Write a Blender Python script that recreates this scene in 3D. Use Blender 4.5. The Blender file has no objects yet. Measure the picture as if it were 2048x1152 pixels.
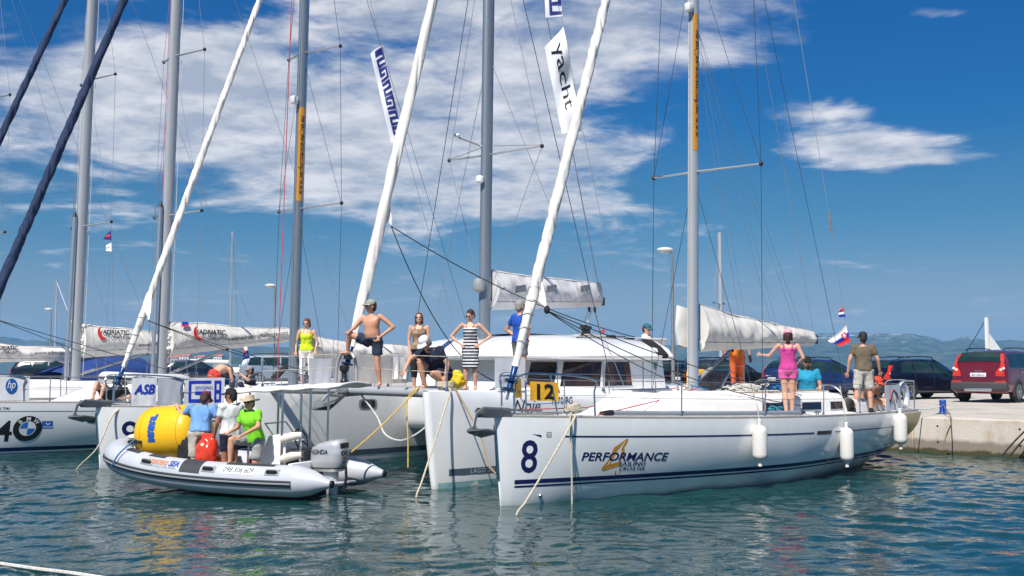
import bpy, bmesh, math, random
import numpy as np
from mathutils import Vector, Matrix, noise as mnoise

random.seed(7)
scene = bpy.context.scene
col = scene.collection
PI = math.pi

# ---------------------------------------------------------------- camera
FPX = 2237.0                     # focal length in pixels of the 2048 px wide photograph
CAMZ = 2.2
TILT = math.atan(148 / FPX)
cam_data = bpy.data.cameras.new('camera')
cam_data.sensor_width = 36.0
cam_data.lens = 36.0 * FPX / 2048
cam_data.clip_start = 0.1
cam_data.clip_end = 30000
cam = bpy.data.objects.new('camera', cam_data)
col.objects.link(cam)
cam.location = (0, 0, CAMZ)
cam.rotation_euler = (PI / 2 + TILT, 0, 0)
scene.camera = cam

# ---------------------------------------------------------------- sun, sky, exposure
SUN_DIR = Vector((-0.37, -0.93, 0)).normalized() * math.cos(math.radians(52)) + Vector((0, 0, math.sin(math.radians(52))))
sun_data = bpy.data.lights.new('sun', 'SUN')
sun_data.energy = 4.3
sun_data.angle = math.radians(0.55)
sun_data.color = (1.0, 0.945, 0.87)
sun = bpy.data.objects.new('sun', sun_data)
col.objects.link(sun)
sun.rotation_euler = SUN_DIR.to_track_quat('Z', 'Y').to_euler()

scene.view_settings.view_transform = 'Standard'
scene.view_settings.look = 'None'
scene.view_settings.exposure = 0.58
scene.view_settings.gamma = 1.0
scene.view_settings.use_curve_mapping = False
scene.cycles.use_denoising = True
scene.cycles.max_bounces = 7
scene.cycles.volume_bounces = 1
scene.cycles.transparent_max_bounces = 12
scene.cycles.caustics_reflective = True      # sunlight thrown up from the water on to the hulls
scene.cycles.blur_glossy = 1.0
scene.cycles.caustics_refractive = False
scene.cycles.sample_clamp_indirect = 6.0

world = bpy.data.worlds.new('World')
scene.world = world
world.use_nodes = True
SKY_STRENGTH = 0.085


def build_sky():
    nt = world.node_tree
    nt.nodes.clear()
    N = nt.nodes.new
    L = nt.links.new

    def math_(op, a, b=None, c=None, clamp=False):
        n = N('ShaderNodeMath'); n.operation = op; n.use_clamp = clamp
        for i, s in enumerate((a, b, c)):
            if s is None:
                continue
            if isinstance(s, (int, float)):
                n.inputs[i].default_value = s
            else:
                L(s, n.inputs[i])
        return n.outputs[0]

    def mixc(f, a, b, blend='MIX'):
        n = N('ShaderNodeMix'); n.data_type = 'RGBA'; n.blend_type = blend
        for i, s in ((0, f), (6, a), (7, b)):
            if isinstance(s, (int, float)):
                n.inputs[i].default_value = s
            elif isinstance(s, tuple):
                n.inputs[i].default_value = (*s, 1)
            else:
                L(s, n.inputs[i])
        return n.outputs[2]

    sky = N('ShaderNodeTexSky')
    sky.sky_type = 'NISHITA'
    sky.sun_disc = False
    sky.sun_elevation = math.radians(52)
    sky.sun_rotation = math.atan2(SUN_DIR.x, SUN_DIR.y)
    sky.altitude = 0
    sky.air_density = 1.0
    sky.dust_density = 0.35
    sky.ozone_density = 2.2
    hs = N('ShaderNodeHueSaturation')
    hs.inputs['Hue'].default_value = 0.497
    hs.inputs['Saturation'].default_value = 1.3
    hs.inputs['Value'].default_value = 0.95
    L(sky.outputs[0], hs.inputs['Color'])

    tc = N('ShaderNodeTexCoord')
    sep = N('ShaderNodeSeparateXYZ')
    L(tc.outputs['Generated'], sep.inputs[0])
    x, y, z = sep.outputs
    zz = math_('MAXIMUM', z, 0.0)
    den = math_('ADD', zz, 0.11)
    px = math_('DIVIDE', x, den)
    py = math_('DIVIDE', y, den)
    comb = N('ShaderNodeCombineXYZ')
    L(px, comb.inputs[0]); L(py, comb.inputs[1])
    n1 = N('ShaderNodeTexNoise')
    n1.inputs['Scale'].default_value = 1.6
    n1.inputs['Detail'].default_value = 9
    n1.inputs['Roughness'].default_value = 0.60
    n1.inputs['Distortion'].default_value = 0.7
    mp = N('ShaderNodeMapping')
    mp.inputs['Location'].default_value = (3.1, 7.7, 1.3)
    mp.inputs['Rotation'].default_value = (0, 0, 0.5)
    mp.inputs['Scale'].default_value = (1.0, 1.0, 1.0)
    L(comb.outputs[0], mp.inputs[0]); L(mp.outputs[0], n1.inputs['Vector'])
    n2 = N('ShaderNodeTexNoise')
    n2.inputs['Scale'].default_value = 4.6
    n2.inputs['Detail'].default_value = 7
    n2.inputs['Roughness'].default_value = 0.6
    L(mp.outputs[0], n2.inputs['Vector'])

    # where the cloud banks stand (azimuth and elevation tangents)
    front = math_('GREATER_THAN', y, 0.05)
    ysafe = math_('MAXIMUM', y, 0.05)
    u = math_('DIVIDE', x, ysafe)
    v = math_('DIVIDE', z, ysafe)
    # rotated coordinates: banks rise to the upper right
    total = None
    BLOBS = [  # px, py, half width, half height, weight
        (480, 190, 420, 170, 0.30), (950, 240, 330, 200, 0.30), (1330, 90, 380, 120, 0.34),
        (800, 330, 260, 70, 0.22), (130, 200, 260, 130, 0.20), (600, 330, 420, 70, 0.14), (1000, 400, 260, 40, 0.30),
        (1795, 303, 190, 46, 0.74), (1650, 215, 140, 44, 0.50), (1490, 270, 110, 90, -0.22), (1900, 15, 90, 20, 0.30), (620, 20, 300, 60, 0.10),
        (1780, 130, 300, 200, -0.30), (1900, 420, 300, 130, -0.30), (60, 60, 120, 110, -0.18), (330, 30, 90, 45, -0.15),
        (1380, 330, 130, 60, -0.16), (1520, 420, 200, 80, -0.2), (600, 540, 900, 60, -0.12), (1080, 520, 500, 60, -0.10), (250, 400, 260, 40, 0.10), (850, 470, 300, 26, 0.12),
    ]
    for bx, by, sx, sy, w in BLOBS:
        t = math.tan(TILT)
        uu = (bx - 1024) / FPX
        vv = (576 - by) / FPX + t
        a = math_('DIVIDE', math_('SUBTRACT', u, uu), sx / FPX)
        b = math_('DIVIDE', math_('SUBTRACT', v, vv), sy / FPX)
        r2 = math_('ADD', math_('MULTIPLY', a, a), math_('MULTIPLY', b, b))
        g = math_('MULTIPLY', math_('EXPONENT', math_('MULTIPLY', r2, -1.0)), w)
        total = g if total is None else math_('ADD', total, g)
    total = math_('MULTIPLY', total, front)
    n1w = math_('MULTIPLY_ADD', n1.outputs['Fac'], 1.5, -0.25)
    dens = math_('ADD', n1w, math_('MULTIPLY', math_('SUBTRACT', n2.outputs['Fac'], 0.5), 0.36))
    dens = math_('ADD', math_('ADD', dens, 0.035), math_('MULTIPLY', total, 0.85))
    mr = N('ShaderNodeMapRange'); mr.interpolation_type = 'SMOOTHSTEP'
    mr.inputs['From Min'].default_value = 0.53
    mr.inputs['From Max'].default_value = 0.88
    L(dens, mr.inputs['Value'])
    low = N('ShaderNodeMapRange'); low.interpolation_type = 'SMOOTHSTEP'
    low.inputs['From Min'].default_value = 0.0
    low.inputs['From Max'].default_value = 0.10
    L(z, low.inputs['Value'])
    fac = math_('MULTIPLY', math_('MULTIPLY', mr.outputs[0], 0.92), low.outputs[0], clamp=True)
    # thick middles are a little greyer than thin edges
    mr2 = N('ShaderNodeMapRange')
    mr2.inputs['From Min'].default_value = 0.4
    mr2.inputs['From Max'].default_value = 0.64
    L(n2.outputs['Fac'], mr2.inputs['Value'])
    cloud = mixc(mr2.outputs[0], (3.5, 3.9, 4.7), (6.9, 6.8, 7.0))
    # the clear sky: Nishita, deepened aloft
    ramp = N('ShaderNodeValToRGB')
    ramp.color_ramp.interpolation = 'EASE'
    stops = [(0.0, (0.43, 0.41, 0.52)), (0.0375, (0.375, 0.39, 0.505)), (0.143, (0.165, 0.37, 0.50)), (0.22, (0.020, 0.345, 0.585)), (0.30, (0.004, 0.36, 0.63)), (1.0, (0.02, 0.37, 0.65))]
    while len(ramp.color_ramp.elements) < len(stops):
        ramp.color_ramp.elements.new(0.5)
    for e, (pos, c) in zip(ramp.color_ramp.elements, stops):
        e.position = pos; e.color = (*c, 1)
    L(z, ramp.inputs[0])
    tint = ramp.outputs[0]
    clear = mixc(1.0, hs.outputs[0], tint, 'MULTIPLY')
    final = mixc(fac, clear, cloud)
    bg = N('ShaderNodeBackground')
    bg.inputs['Strength'].default_value = SKY_STRENGTH
    L(final, bg.inputs['Color'])
    out = N('ShaderNodeOutputWorld')
    L(bg.outputs[0], out.inputs['Surface'])


build_sky()


# ---------------------------------------------------------------- helpers: pixels of the photo to points
def P(px, py, Y):
    """point at depth Y (metres from the camera) seen at that pixel of the 2048 px photo"""
    xv = (px - 1024) / FPX
    yv = (576 - py) / FPX
    c, s = math.cos(TILT), math.sin(TILT)
    dy = c - yv * s
    dz = s + yv * c
    return Vector((xv * Y / dy, Y, CAMZ + dz * Y / dy))


def Wz(px, py, z):
    """point of the height z seen at that pixel"""
    xv = (px - 1024) / FPX
    yv = (576 - py) / FPX
    c, s = math.cos(TILT), math.sin(TILT)
    dy = c - yv * s
    dz = s + yv * c
    k = (z - CAMZ) / dz
    return Vector((xv * k, dy * k, z))


def lin(h):
    h = h.lstrip('#')
    r = []
    for i in (0, 2, 4):
        c = int(h[i:i + 2], 16) / 255
        r.append(c / 12.92 if c <= 0.04045 else ((c + 0.055) / 1.055) ** 2.4)
    return tuple(r)


# ---------------------------------------------------------------- materials
MATS = {}


def M(name, rgb=(0.8, 0.8, 0.8), rough=0.5, metal=0.0, var=0.07, vscale=3.0, bump=0.0, bscale=20.0,
      coat=0.0, spec=0.5, trans=0.0, alpha=1.0, sub=0.0, rvar=0.0, stretch=None, ior=1.45):
    if name in MATS:
        return MATS[name]
    if isinstance(rgb, str):
        rgb = lin(rgb)
    m = bpy.data.materials.new(name)
    m.use_nodes = True
    nt = m.node_tree
    b = nt.nodes['Principled BSDF']
    b.inputs['Roughness'].default_value = rough
    b.inputs['Metallic'].default_value = metal
    b.inputs['Specular IOR Level'].default_value = spec
    b.inputs['Coat Weight'].default_value = coat
    b.inputs['Coat Roughness'].default_value = 0.06
    b.inputs['Transmission Weight'].default_value = trans
    b.inputs['IOR'].default_value = ior
    b.inputs['Alpha'].default_value = alpha
    if sub:
        b.inputs['Subsurface Weight'].default_value = sub
        b.inputs['Subsurface Scale'].default_value = 0.02
        b.inputs['Subsurface Radius'].default_value = (1.0, 0.35, 0.2)
    tc = nt.nodes.new('ShaderNodeTexCoord')
    vec = tc.outputs['Object']
    if stretch:
        mp = nt.nodes.new('ShaderNodeMapping')
        mp.inputs['Scale'].default_value = stretch
        nt.links.new(vec, mp.inputs[0]); vec = mp.outputs[0]
    nz = nt.nodes.new('ShaderNodeTexNoise')
    nz.inputs['Scale'].default_value = vscale
    nz.inputs['Detail'].default_value = 6
    nz.inputs['Roughness'].default_value = 0.6
    nt.links.new(vec, nz.inputs['Vector'])
    mr = nt.nodes.new('ShaderNodeMapRange')
    mr.inputs['From Min'].default_value = 0.3
    mr.inputs['From Max'].default_value = 0.7
    mr.inputs['To Min'].default_value = 1 - var
    mr.inputs['To Max'].default_value = 1 + var
    nt.links.new(nz.outputs['Fac'], mr.inputs['Value'])
    mx = nt.nodes.new('ShaderNodeVectorMath'); mx.operation = 'SCALE'
    mx.inputs[0].default_value = rgb
    nt.links.new(mr.outputs[0], mx.inputs['Scale'])
    nt.links.new(mx.outputs[0], b.inputs['Base Color'])
    if rvar:
        mr3 = nt.nodes.new('ShaderNodeMapRange')
        mr3.inputs['From Min'].default_value = 0.3
        mr3.inputs['From Max'].default_value = 0.7
        mr3.inputs['To Min'].default_value = max(0.02, rough - rvar)
        mr3.inputs['To Max'].default_value = rough + rvar
        nt.links.new(nz.outputs['Fac'], mr3.inputs['Value'])
        nt.links.new(mr3.outputs[0], b.inputs['Roughness'])
    if bump:
        n2 = nt.nodes.new('ShaderNodeTexNoise')
        n2.inputs['Scale'].default_value = bscale
        n2.inputs['Detail'].default_value = 5
        nt.links.new(vec, n2.inputs['Vector'])
        bp = nt.nodes.new('ShaderNodeBump')
        bp.inputs['Strength'].default_value = bump
        bp.inputs['Distance'].default_value = 0.02
        nt.links.new(n2.outputs['Fac'], bp.inputs['Height'])
        nt.links.new(bp.outputs[0], b.inputs['Normal'])
    MATS[name] = m
    return m


GEL = M('gelcoat', (0.85, 0.855, 0.85), 0.12, var=0.045, vscale=1.6, coat=0.5, rvar=0.06, stretch=(1.6, 1.6, 0.35))


def scum(m):
    """a stained band just above the waterline, broken by noise"""
    nt = m.node_tree
    b = nt.nodes['Principled BSDF']
    src = b.inputs['Base Color'].links[0].from_socket
    tc = nt.nodes.new('ShaderNodeTexCoord')
    sp = nt.nodes.new('ShaderNodeSeparateXYZ'); nt.links.new(tc.outputs['Object'], sp.inputs[0])
    nz = nt.nodes.new('ShaderNodeTexNoise'); nz.inputs['Scale'].default_value = 3.0; nz.inputs['Detail'].default_value = 8
    nt.links.new(tc.outputs['Object'], nz.inputs['Vector'])
    ad = nt.nodes.new('ShaderNodeMath'); ad.operation = 'MULTIPLY_ADD'; ad.inputs[1].default_value = 0.22
    nt.links.new(nz.outputs['Fac'], ad.inputs[0]); nt.links.new(sp.outputs[2], ad.inputs[2])
    mr = nt.nodes.new('ShaderNodeMapRange'); mr.interpolation_type = 'SMOOTHSTEP'
    mr.inputs['From Min'].default_value = 0.24; mr.inputs['From Max'].default_value = 0.06
    mr.inputs['To Max'].default_value = 0.55
    nt.links.new(ad.outputs[0], mr.inputs['Value'])
    mx = nt.nodes.new('ShaderNodeMix'); mx.data_type = 'RGBA'
    nt.links.new(mr.outputs[0], mx.inputs[0]); nt.links.new(src, mx.inputs[6])
    mx.inputs[7].default_value = (0.42, 0.45, 0.36, 1)
    nt.links.new(mx.outputs[2], b.inputs['Base Color'])


scum(GEL)
GEL2 = M('gelcoat_grey', (0.76, 0.775, 0.78), 0.15, var=0.03, vscale=1.2, coat=0.4)
DECKM = M('deck_white', (0.74, 0.735, 0.71), 0.55, var=0.05, vscale=5, bump=0.12, bscale=120)
NAVY = M('navy_stripe', (0.012, 0.014, 0.09), 0.25, coat=0.3)
BLACKP = M('black_print', (0.015, 0.015, 0.017), 0.4)
STEEL = M('stainless', (0.62, 0.63, 0.64), 0.2, 1.0, var=0.1, vscale=9)
ALU = M('mast_alloy', (0.52, 0.53, 0.54), 0.36, 0.75, var=0.06, vscale=2, stretch=(1, 1, 0.2))
ALUD = M('mast_alloy_grey', (0.26, 0.30, 0.335), 0.4, 0.55, var=0.07, vscale=2, stretch=(1, 1, 0.2))
ALUW = M('mast_white', (0.43, 0.445, 0.46), 0.35, 0.25, var=0.05, vscale=2, stretch=(1, 1, 0.2))
WIRE = M('wire', (0.10, 0.11, 0.12), 0.4, 0.6)
WIREL = M('wire_pale', (0.33, 0.34, 0.36), 0.4, 0.5)
ROPEB = M('black_rope', (0.02, 0.022, 0.03), 0.8, bump=0.4, bscale=160)
ROPEW = M('cream_rope', (0.60, 0.53, 0.41), 0.85, var=0.22, vscale=22, bump=0.7, bscale=130)
ROPEG = M('grey_white_rope', (0.62, 0.60, 0.56), 0.85, var=0.22, vscale=22, bump=0.7, bscale=130)
ROPEY = M('yellow_rope', (0.66, 0.44, 0.10), 0.85, var=0.2, vscale=22, bump=0.6, bscale=130)
ROPER = M('red_rope', (0.48, 0.045, 0.05), 0.8, var=0.2, vscale=30)
ROPEBL = M('blue_rope', (0.03, 0.16, 0.38), 0.8, var=0.2, vscale=30)
SAILW = M('sail_cloth', (0.70, 0.68, 0.64), 0.75, var=0.07, vscale=2.5, bump=0.5, bscale=7)
SAILC = M('sail_cover', (0.66, 0.64, 0.60), 0.8, var=0.06, vscale=2.2, bump=0.5, bscale=5)
SAILN = M('navy_canvas', (0.010, 0.026, 0.075), 0.8, var=0.2, vscale=4, bump=0.5, bscale=8)
BLUECAN = M('blue_canvas', (0.012, 0.045, 0.19), 0.8, var=0.2, vscale=4, bump=0.4, bscale=8)
BLACKPL = M('black_plastic', (0.02, 0.02, 0.022), 0.4, var=0.1)
GREYPL = M('grey_plastic', (0.25, 0.27, 0.29), 0.5)
GLASSD = M('tinted_glass', (0.012, 0.014, 0.018), 0.05, spec=0.8, var=0.2)
GALV = M('galvanised', (0.30, 0.31, 0.31), 0.5, 0.7, var=0.25, vscale=14)
RUBRAIL = M('toe_rail', (0.40, 0.38, 0.35), 0.5, 0.3, var=0.12, vscale=6)
ORANGE = M('orange_band', (0.58, 0.27, 0.035), 0.5, var=0.05)
GOLD = M('gold_paint', (0.62, 0.37, 0.07), 0.3, coat=0.3, var=0.08)
WHITEP = M('white_vinyl', (0.74, 0.75, 0.76), 0.5, var=0.03)
BLUEP = M('blue_print', (0.012, 0.035, 0.42), 0.5)
REDP = M('red_print', (0.60, 0.035, 0.02), 0.5)
YELLOWC = M('yellow_cloth', (0.80, 0.42, 0.02), 0.75, var=0.08, bump=0.3, bscale=25)


# ---------------------------------------------------------------- mesh builder
class MB:
    def __init__(self):
        self.v = []
        self.f = []

    def add(self, vs, fs):
        o = len(self.v)
        self.v.extend([tuple(q) for q in vs])
        self.f.extend([tuple(i + o for i in q) for q in fs])
        return self

    def box(self, c, s, rot=None, taper=None):
        hx, hy, hz = s[0] / 2, s[1] / 2, s[2] / 2
        vs = []
        for k in (-1, 1):
            tx = ty = 1.0
            if taper and k > 0:
                tx, ty = taper
            for i, j in ((-1, -1), (1, -1), (1, 1), (-1, 1)):
                vs.append(Vector((i * hx * tx, j * hy * ty, k * hz)))
        if rot is not None:
            vs = [rot @ q for q in vs]
        c = Vector(c)
        self.add([q + c for q in vs], [(3, 2, 1, 0), (4, 5, 6, 7), (0, 1, 5, 4), (1, 2, 6, 5), (2, 3, 7, 6), (3, 0, 4, 7)])
        return self

    def rbox(self, c, s, r=0.02, rot=None, seg=2):
        bm = bmesh.new()
        bmesh.ops.create_cube(bm, size=1.0)
        for q in bm.verts:
            q.co = Vector((q.co.x * s[0], q.co.y * s[1], q.co.z * s[2]))
        bmesh.ops.bevel(bm, geom=list(bm.edges), offset=min(r, min(s) * 0.49), segments=seg, profile=0.5, affect='EDGES')
        c = Vector(c)
        bm.verts.index_update()
        vs = [(rot @ q.co if rot is not None else q.co) + c for q in bm.verts]
        fs = [[q.index for q in f.verts] for f in bm.faces]
        bm.free()
        return self.add(vs, fs)

    def tube(self, pts, r, n=8, caps=True, ell=None, up=None):
        """tube along points; r a radius or a list; ell=(a,b) scales the two cross axes; up fixes the first cross axis"""
        pts = [Vector(q) for q in pts]
        k = len(pts)
        rs = r if isinstance(r, (list, tuple)) else [r] * k
        ea, eb = ell if ell else (1, 1)
        tang = []
        for i in range(k):
            a = pts[max(0, i - 1)]
            b = pts[min(k - 1, i + 1)]
            d = b - a
            tang.append(d.normalized() if d.length > 1e-9 else Vector((0, 0, 1)))
        t0 = tang[0]
        ref = Vector(up) if up is not None else (Vector((0, 0, 1)) if abs(t0.z) < 0.9 else Vector((1, 0, 0)))
        nrm = (ref - t0 * ref.dot(t0)).normalized()
        vs, fs = [], []
        for i in range(k):
            t = tang[i]
            if up is not None:
                ref = Vector(up)
                q = ref - t * ref.dot(t)
                nrm = q.normalized() if q.length > 1e-6 else nrm
            else:
                nrm = (nrm - t * nrm.dot(t))
                nrm = nrm.normalized() if nrm.length > 1e-6 else t.orthogonal().normalized()
            bn = t.cross(nrm)
            for j in range(n):
                a = 2 * PI * j / n
                vs.append(pts[i] + (nrm * math.cos(a) * ea + bn * math.sin(a) * eb) * rs[i])
        for i in range(k - 1):
            for j in range(n):
                a = i * n + j
                b = i * n + (j + 1) % n
                fs.append((a, b, b + n, a + n))
        if caps:
            fs.append(tuple(reversed(range(n))))
            fs.append(tuple(range((k - 1) * n, k * n)))
        return self.add(vs, fs)

    def lathe(self, prof, n=16, mat=None):
        mat = mat or Matrix.Identity(4)
        vs, fs = [], []
        k = len(prof)
        for r, z in prof:
            for j in range(n):
                a = 2 * PI * j / n
                vs.append(mat @ Vector((r * math.cos(a), r * math.sin(a), z)))
        for i in range(k - 1):
            for j in range(n):
                a = i * n + j
                b = i * n + (j + 1) % n
                fs.append((a, b, b + n, a + n))
        fs.append(tuple(reversed(range(n))))
        fs.append(tuple(range((k - 1) * n, k * n)))
        return self.add(vs, fs)

    def ell(self, c, r, rot=None, nu=12, nv=8):
        vs, fs = [], []
        c = Vector(c)
        for i in range(nv + 1):
            th = PI * i / nv
            for j in range(nu):
                a = 2 * PI * j / nu
                q = Vector((r[0] * math.sin(th) * math.cos(a), r[1] * math.sin(th) * math.sin(a), r[2] * math.cos(th)))
                vs.append((rot @ q if rot is not None else q) + c)
        for i in range(nv):
            for j in range(nu):
                a = i * nu + j
                b = i * nu + (j + 1) % nu
                fs.append((a, a + nu, b + nu, b))
        return self.add(vs, fs)

    def grid(self, fn, nu, nv, flip=False):
        """fn(i/nu, j/nv) -> point"""
        vs, fs = [], []
        for i in range(nu + 1):
            for j in range(nv + 1):
                vs.append(fn(i / nu, j / nv))
        for i in range(nu):
            for j in range(nv):
                a = i * (nv + 1) + j
                q = (a, a + nv + 1, a + nv + 2, a + 1)
                fs.append(tuple(reversed(q)) if flip else q)
        return self.add(vs, fs)

    def poly(self, poly, fn, thick=0.0):
        """flat polygon(s) in (u, v), placed by fn(u, v, w)"""
        n = len(poly)
        a = [fn(u, v, thick) for u, v in poly]
        if thick:
            b = [fn(u, v, 0.0) for u, v in poly]
            fs = [tuple(range(n)), tuple(reversed(range(n, 2 * n)))]
            for i in range(n):
                j = (i + 1) % n
                fs.append((j, i, i + n, j + n))
            return self.add(a + b, fs)
        return self.add(a, [tuple(range(n))])

    def build(self, name, mat, parent=None, smooth=True, angle=40, fix=False):
        me = bpy.data.meshes.new(name)
        me.from_pydata([tuple(q) for q in self.v], [], self.f)
        if fix:
            bm = bmesh.new(); bm.from_mesh(me)
            bmesh.ops.remove_doubles(bm, verts=bm.verts, dist=1e-5)
            bmesh.ops.recalc_face_normals(bm, faces=bm.faces)
            bm.to_mesh(me); bm.free()
        me.update()
        if smooth:
            me.shade_smooth()
            me.set_sharp_from_angle(angle=math.radians(angle))
        me.materials.append(mat)
        o = bpy.data.objects.new(name, me)
        col.objects.link(o)
        if parent is not None:
            o.parent = parent
        return o


def tag(o, label=None, cat=None, group=None, kind=None):
    if label:
        o['label'] = label
    if cat:
        o['category'] = cat
    if group:
        o['group'] = group
    if kind:
        o['kind'] = kind
    return o


def thing(name, label, cat, loc=(0, 0, 0), rz=0.0, group=None):
    o = bpy.data.objects.new(name, None)
    o.empty_display_size = 0.2
    col.objects.link(o)
    o.location = loc
    o.rotation_euler = (0, 0, rz)
    return tag(o, label, cat, group)


def line(name, a, b, r, mat, parent=None, sag=0.0, n=None, k=5):
    a, b = Vector(a), Vector(b)
    n = n or (1 if not sag else 10)
    pts = []
    for i in range(n + 1):
        t = i / n
        q = a.lerp(b, t)
        q.z -= sag * 4 * t * (1 - t)
        pts.append(q)
    return MB().tube(pts, r, k).build(name, mat, parent)


def spline(pts, n=8):
    """Catmull-Rom through points"""
    pts = [Vector(q) for q in pts]
    out = []
    for i in range(len(pts) - 1):
        p0 = pts[max(0, i - 1)]; p1 = pts[i]; p2 = pts[i + 1]; p3 = pts[min(len(pts) - 1, i + 2)]
        for j in range(n):
            t = j / n
            out.append(0.5 * ((2 * p1) + (p2 - p0) * t + (2 * p0 - 5 * p1 + 4 * p2 - p3) * t * t + (3 * p1 - p0 - 3 * p2 + p3) * t ** 3))
    out.append(pts[-1])
    return out


def interp(xs, ys, x):
    return float(np.interp(x, xs, ys))


def smooth01(t):
    t = max(0.0, min(1.0, t))
    return t * t * (3 - 2 * t)


# lettering: outlines of the built-in font, as flat triangles (u right, v up)
TXT = {}


def text2d(s, size=1.0, shear=0.0, bold=0.0, xs=1.0, maxlen=0.25, align='CENTER', space=1.0):
    key = (s, size, shear, bold, xs, maxlen, align, space)
    if key in TXT:
        return TXT[key]
    cu = bpy.data.curves.new('text', 'FONT')
    cu.body = s
    cu.size = size
    cu.shear = shear
    cu.offset = bold
    cu.resolution_u = 3
    cu.align_x = align
    cu.space_character = space
    cu.fill_mode = 'FRONT'
    o = bpy.data.objects.new('text', cu)
    col.objects.link(o)
    dg = bpy.context.evaluated_depsgraph_get()
    me = o.evaluated_get(dg).to_mesh()
    bm = bmesh.new(); bm.from_mesh(me)
    o.evaluated_get(dg).to_mesh_clear()
    bmesh.ops.triangulate(bm, faces=bm.faces)
    for _ in range(3):
        es = [e for e in bm.edges if e.calc_length() > maxlen]
        if not es:
            break
        bmesh.ops.subdivide_edges(bm, edges=es, cuts=1)
        bmesh.ops.triangulate(bm, faces=bm.faces)
    bm.verts.index_update()
    vs = [(q.co.x * xs, q.co.y) for q in bm.verts]
    fs = [tuple(q.index for q in f.verts) for f in bm.faces]
    bm.free()
    bpy.data.objects.remove(o)
    bpy.data.curves.remove(cu)
    TXT[key] = (vs, fs)
    return vs, fs


def lettering(name, s, fn, mat, parent, **kw):
    """fn(u, v) -> point on the surface"""
    vs, fs = text2d(s, **kw)
    return MB().add([fn(u, v) for u, v in vs], fs).build(name, mat, parent, smooth=False)


# ================================================================ the setting
# ---------------------------------------------------------------- sea
def water_material():
    m = bpy.data.materials.new('sea_water')
    m.use_nodes = True
    nt = m.node_tree
    b = nt.nodes['Principled BSDF']
    b.inputs['Base Color'].default_value = (0.006, 0.036, 0.040, 1)
    b.inputs['Roughness'].default_value = 0.035
    b.inputs['IOR'].default_value = 1.33
    b.inputs['Specular IOR Level'].default_value = 0.5
    tc = nt.nodes.new('ShaderNodeTexCoord')
    hs = []
    for sc, st, ro in ((1.6, (0.7, 1.0, 1), 0.3), (5.0, (0.8, 1.0, 1), -0.4)):
        mp = nt.nodes.new('ShaderNodeMapping')
        mp.inputs['Scale'].default_value = st
        mp.inputs['Rotation'].default_value = (0, 0, ro)
        nt.links.new(tc.outputs['Object'], mp.inputs[0])
        nz = nt.nodes.new('ShaderNodeTexNoise')
        nz.inputs['Scale'].default_value = sc
        nz.inputs['Detail'].default_value = 3
        nz.inputs['Distortion'].default_value = 0.6
        nt.links.new(mp.outputs[0], nz.inputs['Vector'])
        hs.append(nz.outputs['Fac'])
    b1 = nt.nodes.new('ShaderNodeBump')
    b1.inputs['Strength'].default_value = 0.5
    # open water beyond the mole is choppier than the basin
    ln = nt.nodes.new('ShaderNodeVectorMath'); ln.operation = 'LENGTH'
    nt.links.new(tc.outputs['Object'], ln.inputs[0])
    chop = nt.nodes.new('ShaderNodeMapRange')
    chop.inputs['From Min'].default_value = 35; chop.inputs['From Max'].default_value = 90
    chop.inputs['To Min'].default_value = 0.035; chop.inputs['To Max'].default_value = 0.30
    nt.links.new(ln.outputs['Value'], chop.inputs['Value'])
    nt.links.new(chop.outputs[0], b1.inputs['Distance'])
    nt.links.new(hs[0], b1.inputs['Height'])
    b2 = nt.nodes.new('ShaderNodeBump')
    b2.inputs['Strength'].default_value = 0.75
    b2.inputs['Distance'].default_value = 0.012
    nt.links.new(hs[1], b2.inputs['Height'])
    nt.links.new(b1.outputs[0], b2.inputs['Normal'])
    nt.links.new(b2.outputs[0], b.inputs['Normal'])
    # a touch of green from suspended matter, in broad drifts
    nz = nt.nodes.new('ShaderNodeTexNoise'); nz.inputs['Scale'].default_value = 0.15
    nt.links.new(tc.outputs['Object'], nz.inputs['Vector'])
    mx = nt.nodes.new('ShaderNodeMix'); mx.data_type = 'RGBA'
    mx.inputs[6].default_value = (0.004, 0.033, 0.036, 1)
    mx.inputs[7].default_value = (0.008, 0.050, 0.045, 1)
    nt.links.new(nz.outputs['Fac'], mx.inputs[0])
    nt.links.new(mx.outputs[2], b.inputs['Base Color'])
    return m


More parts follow.
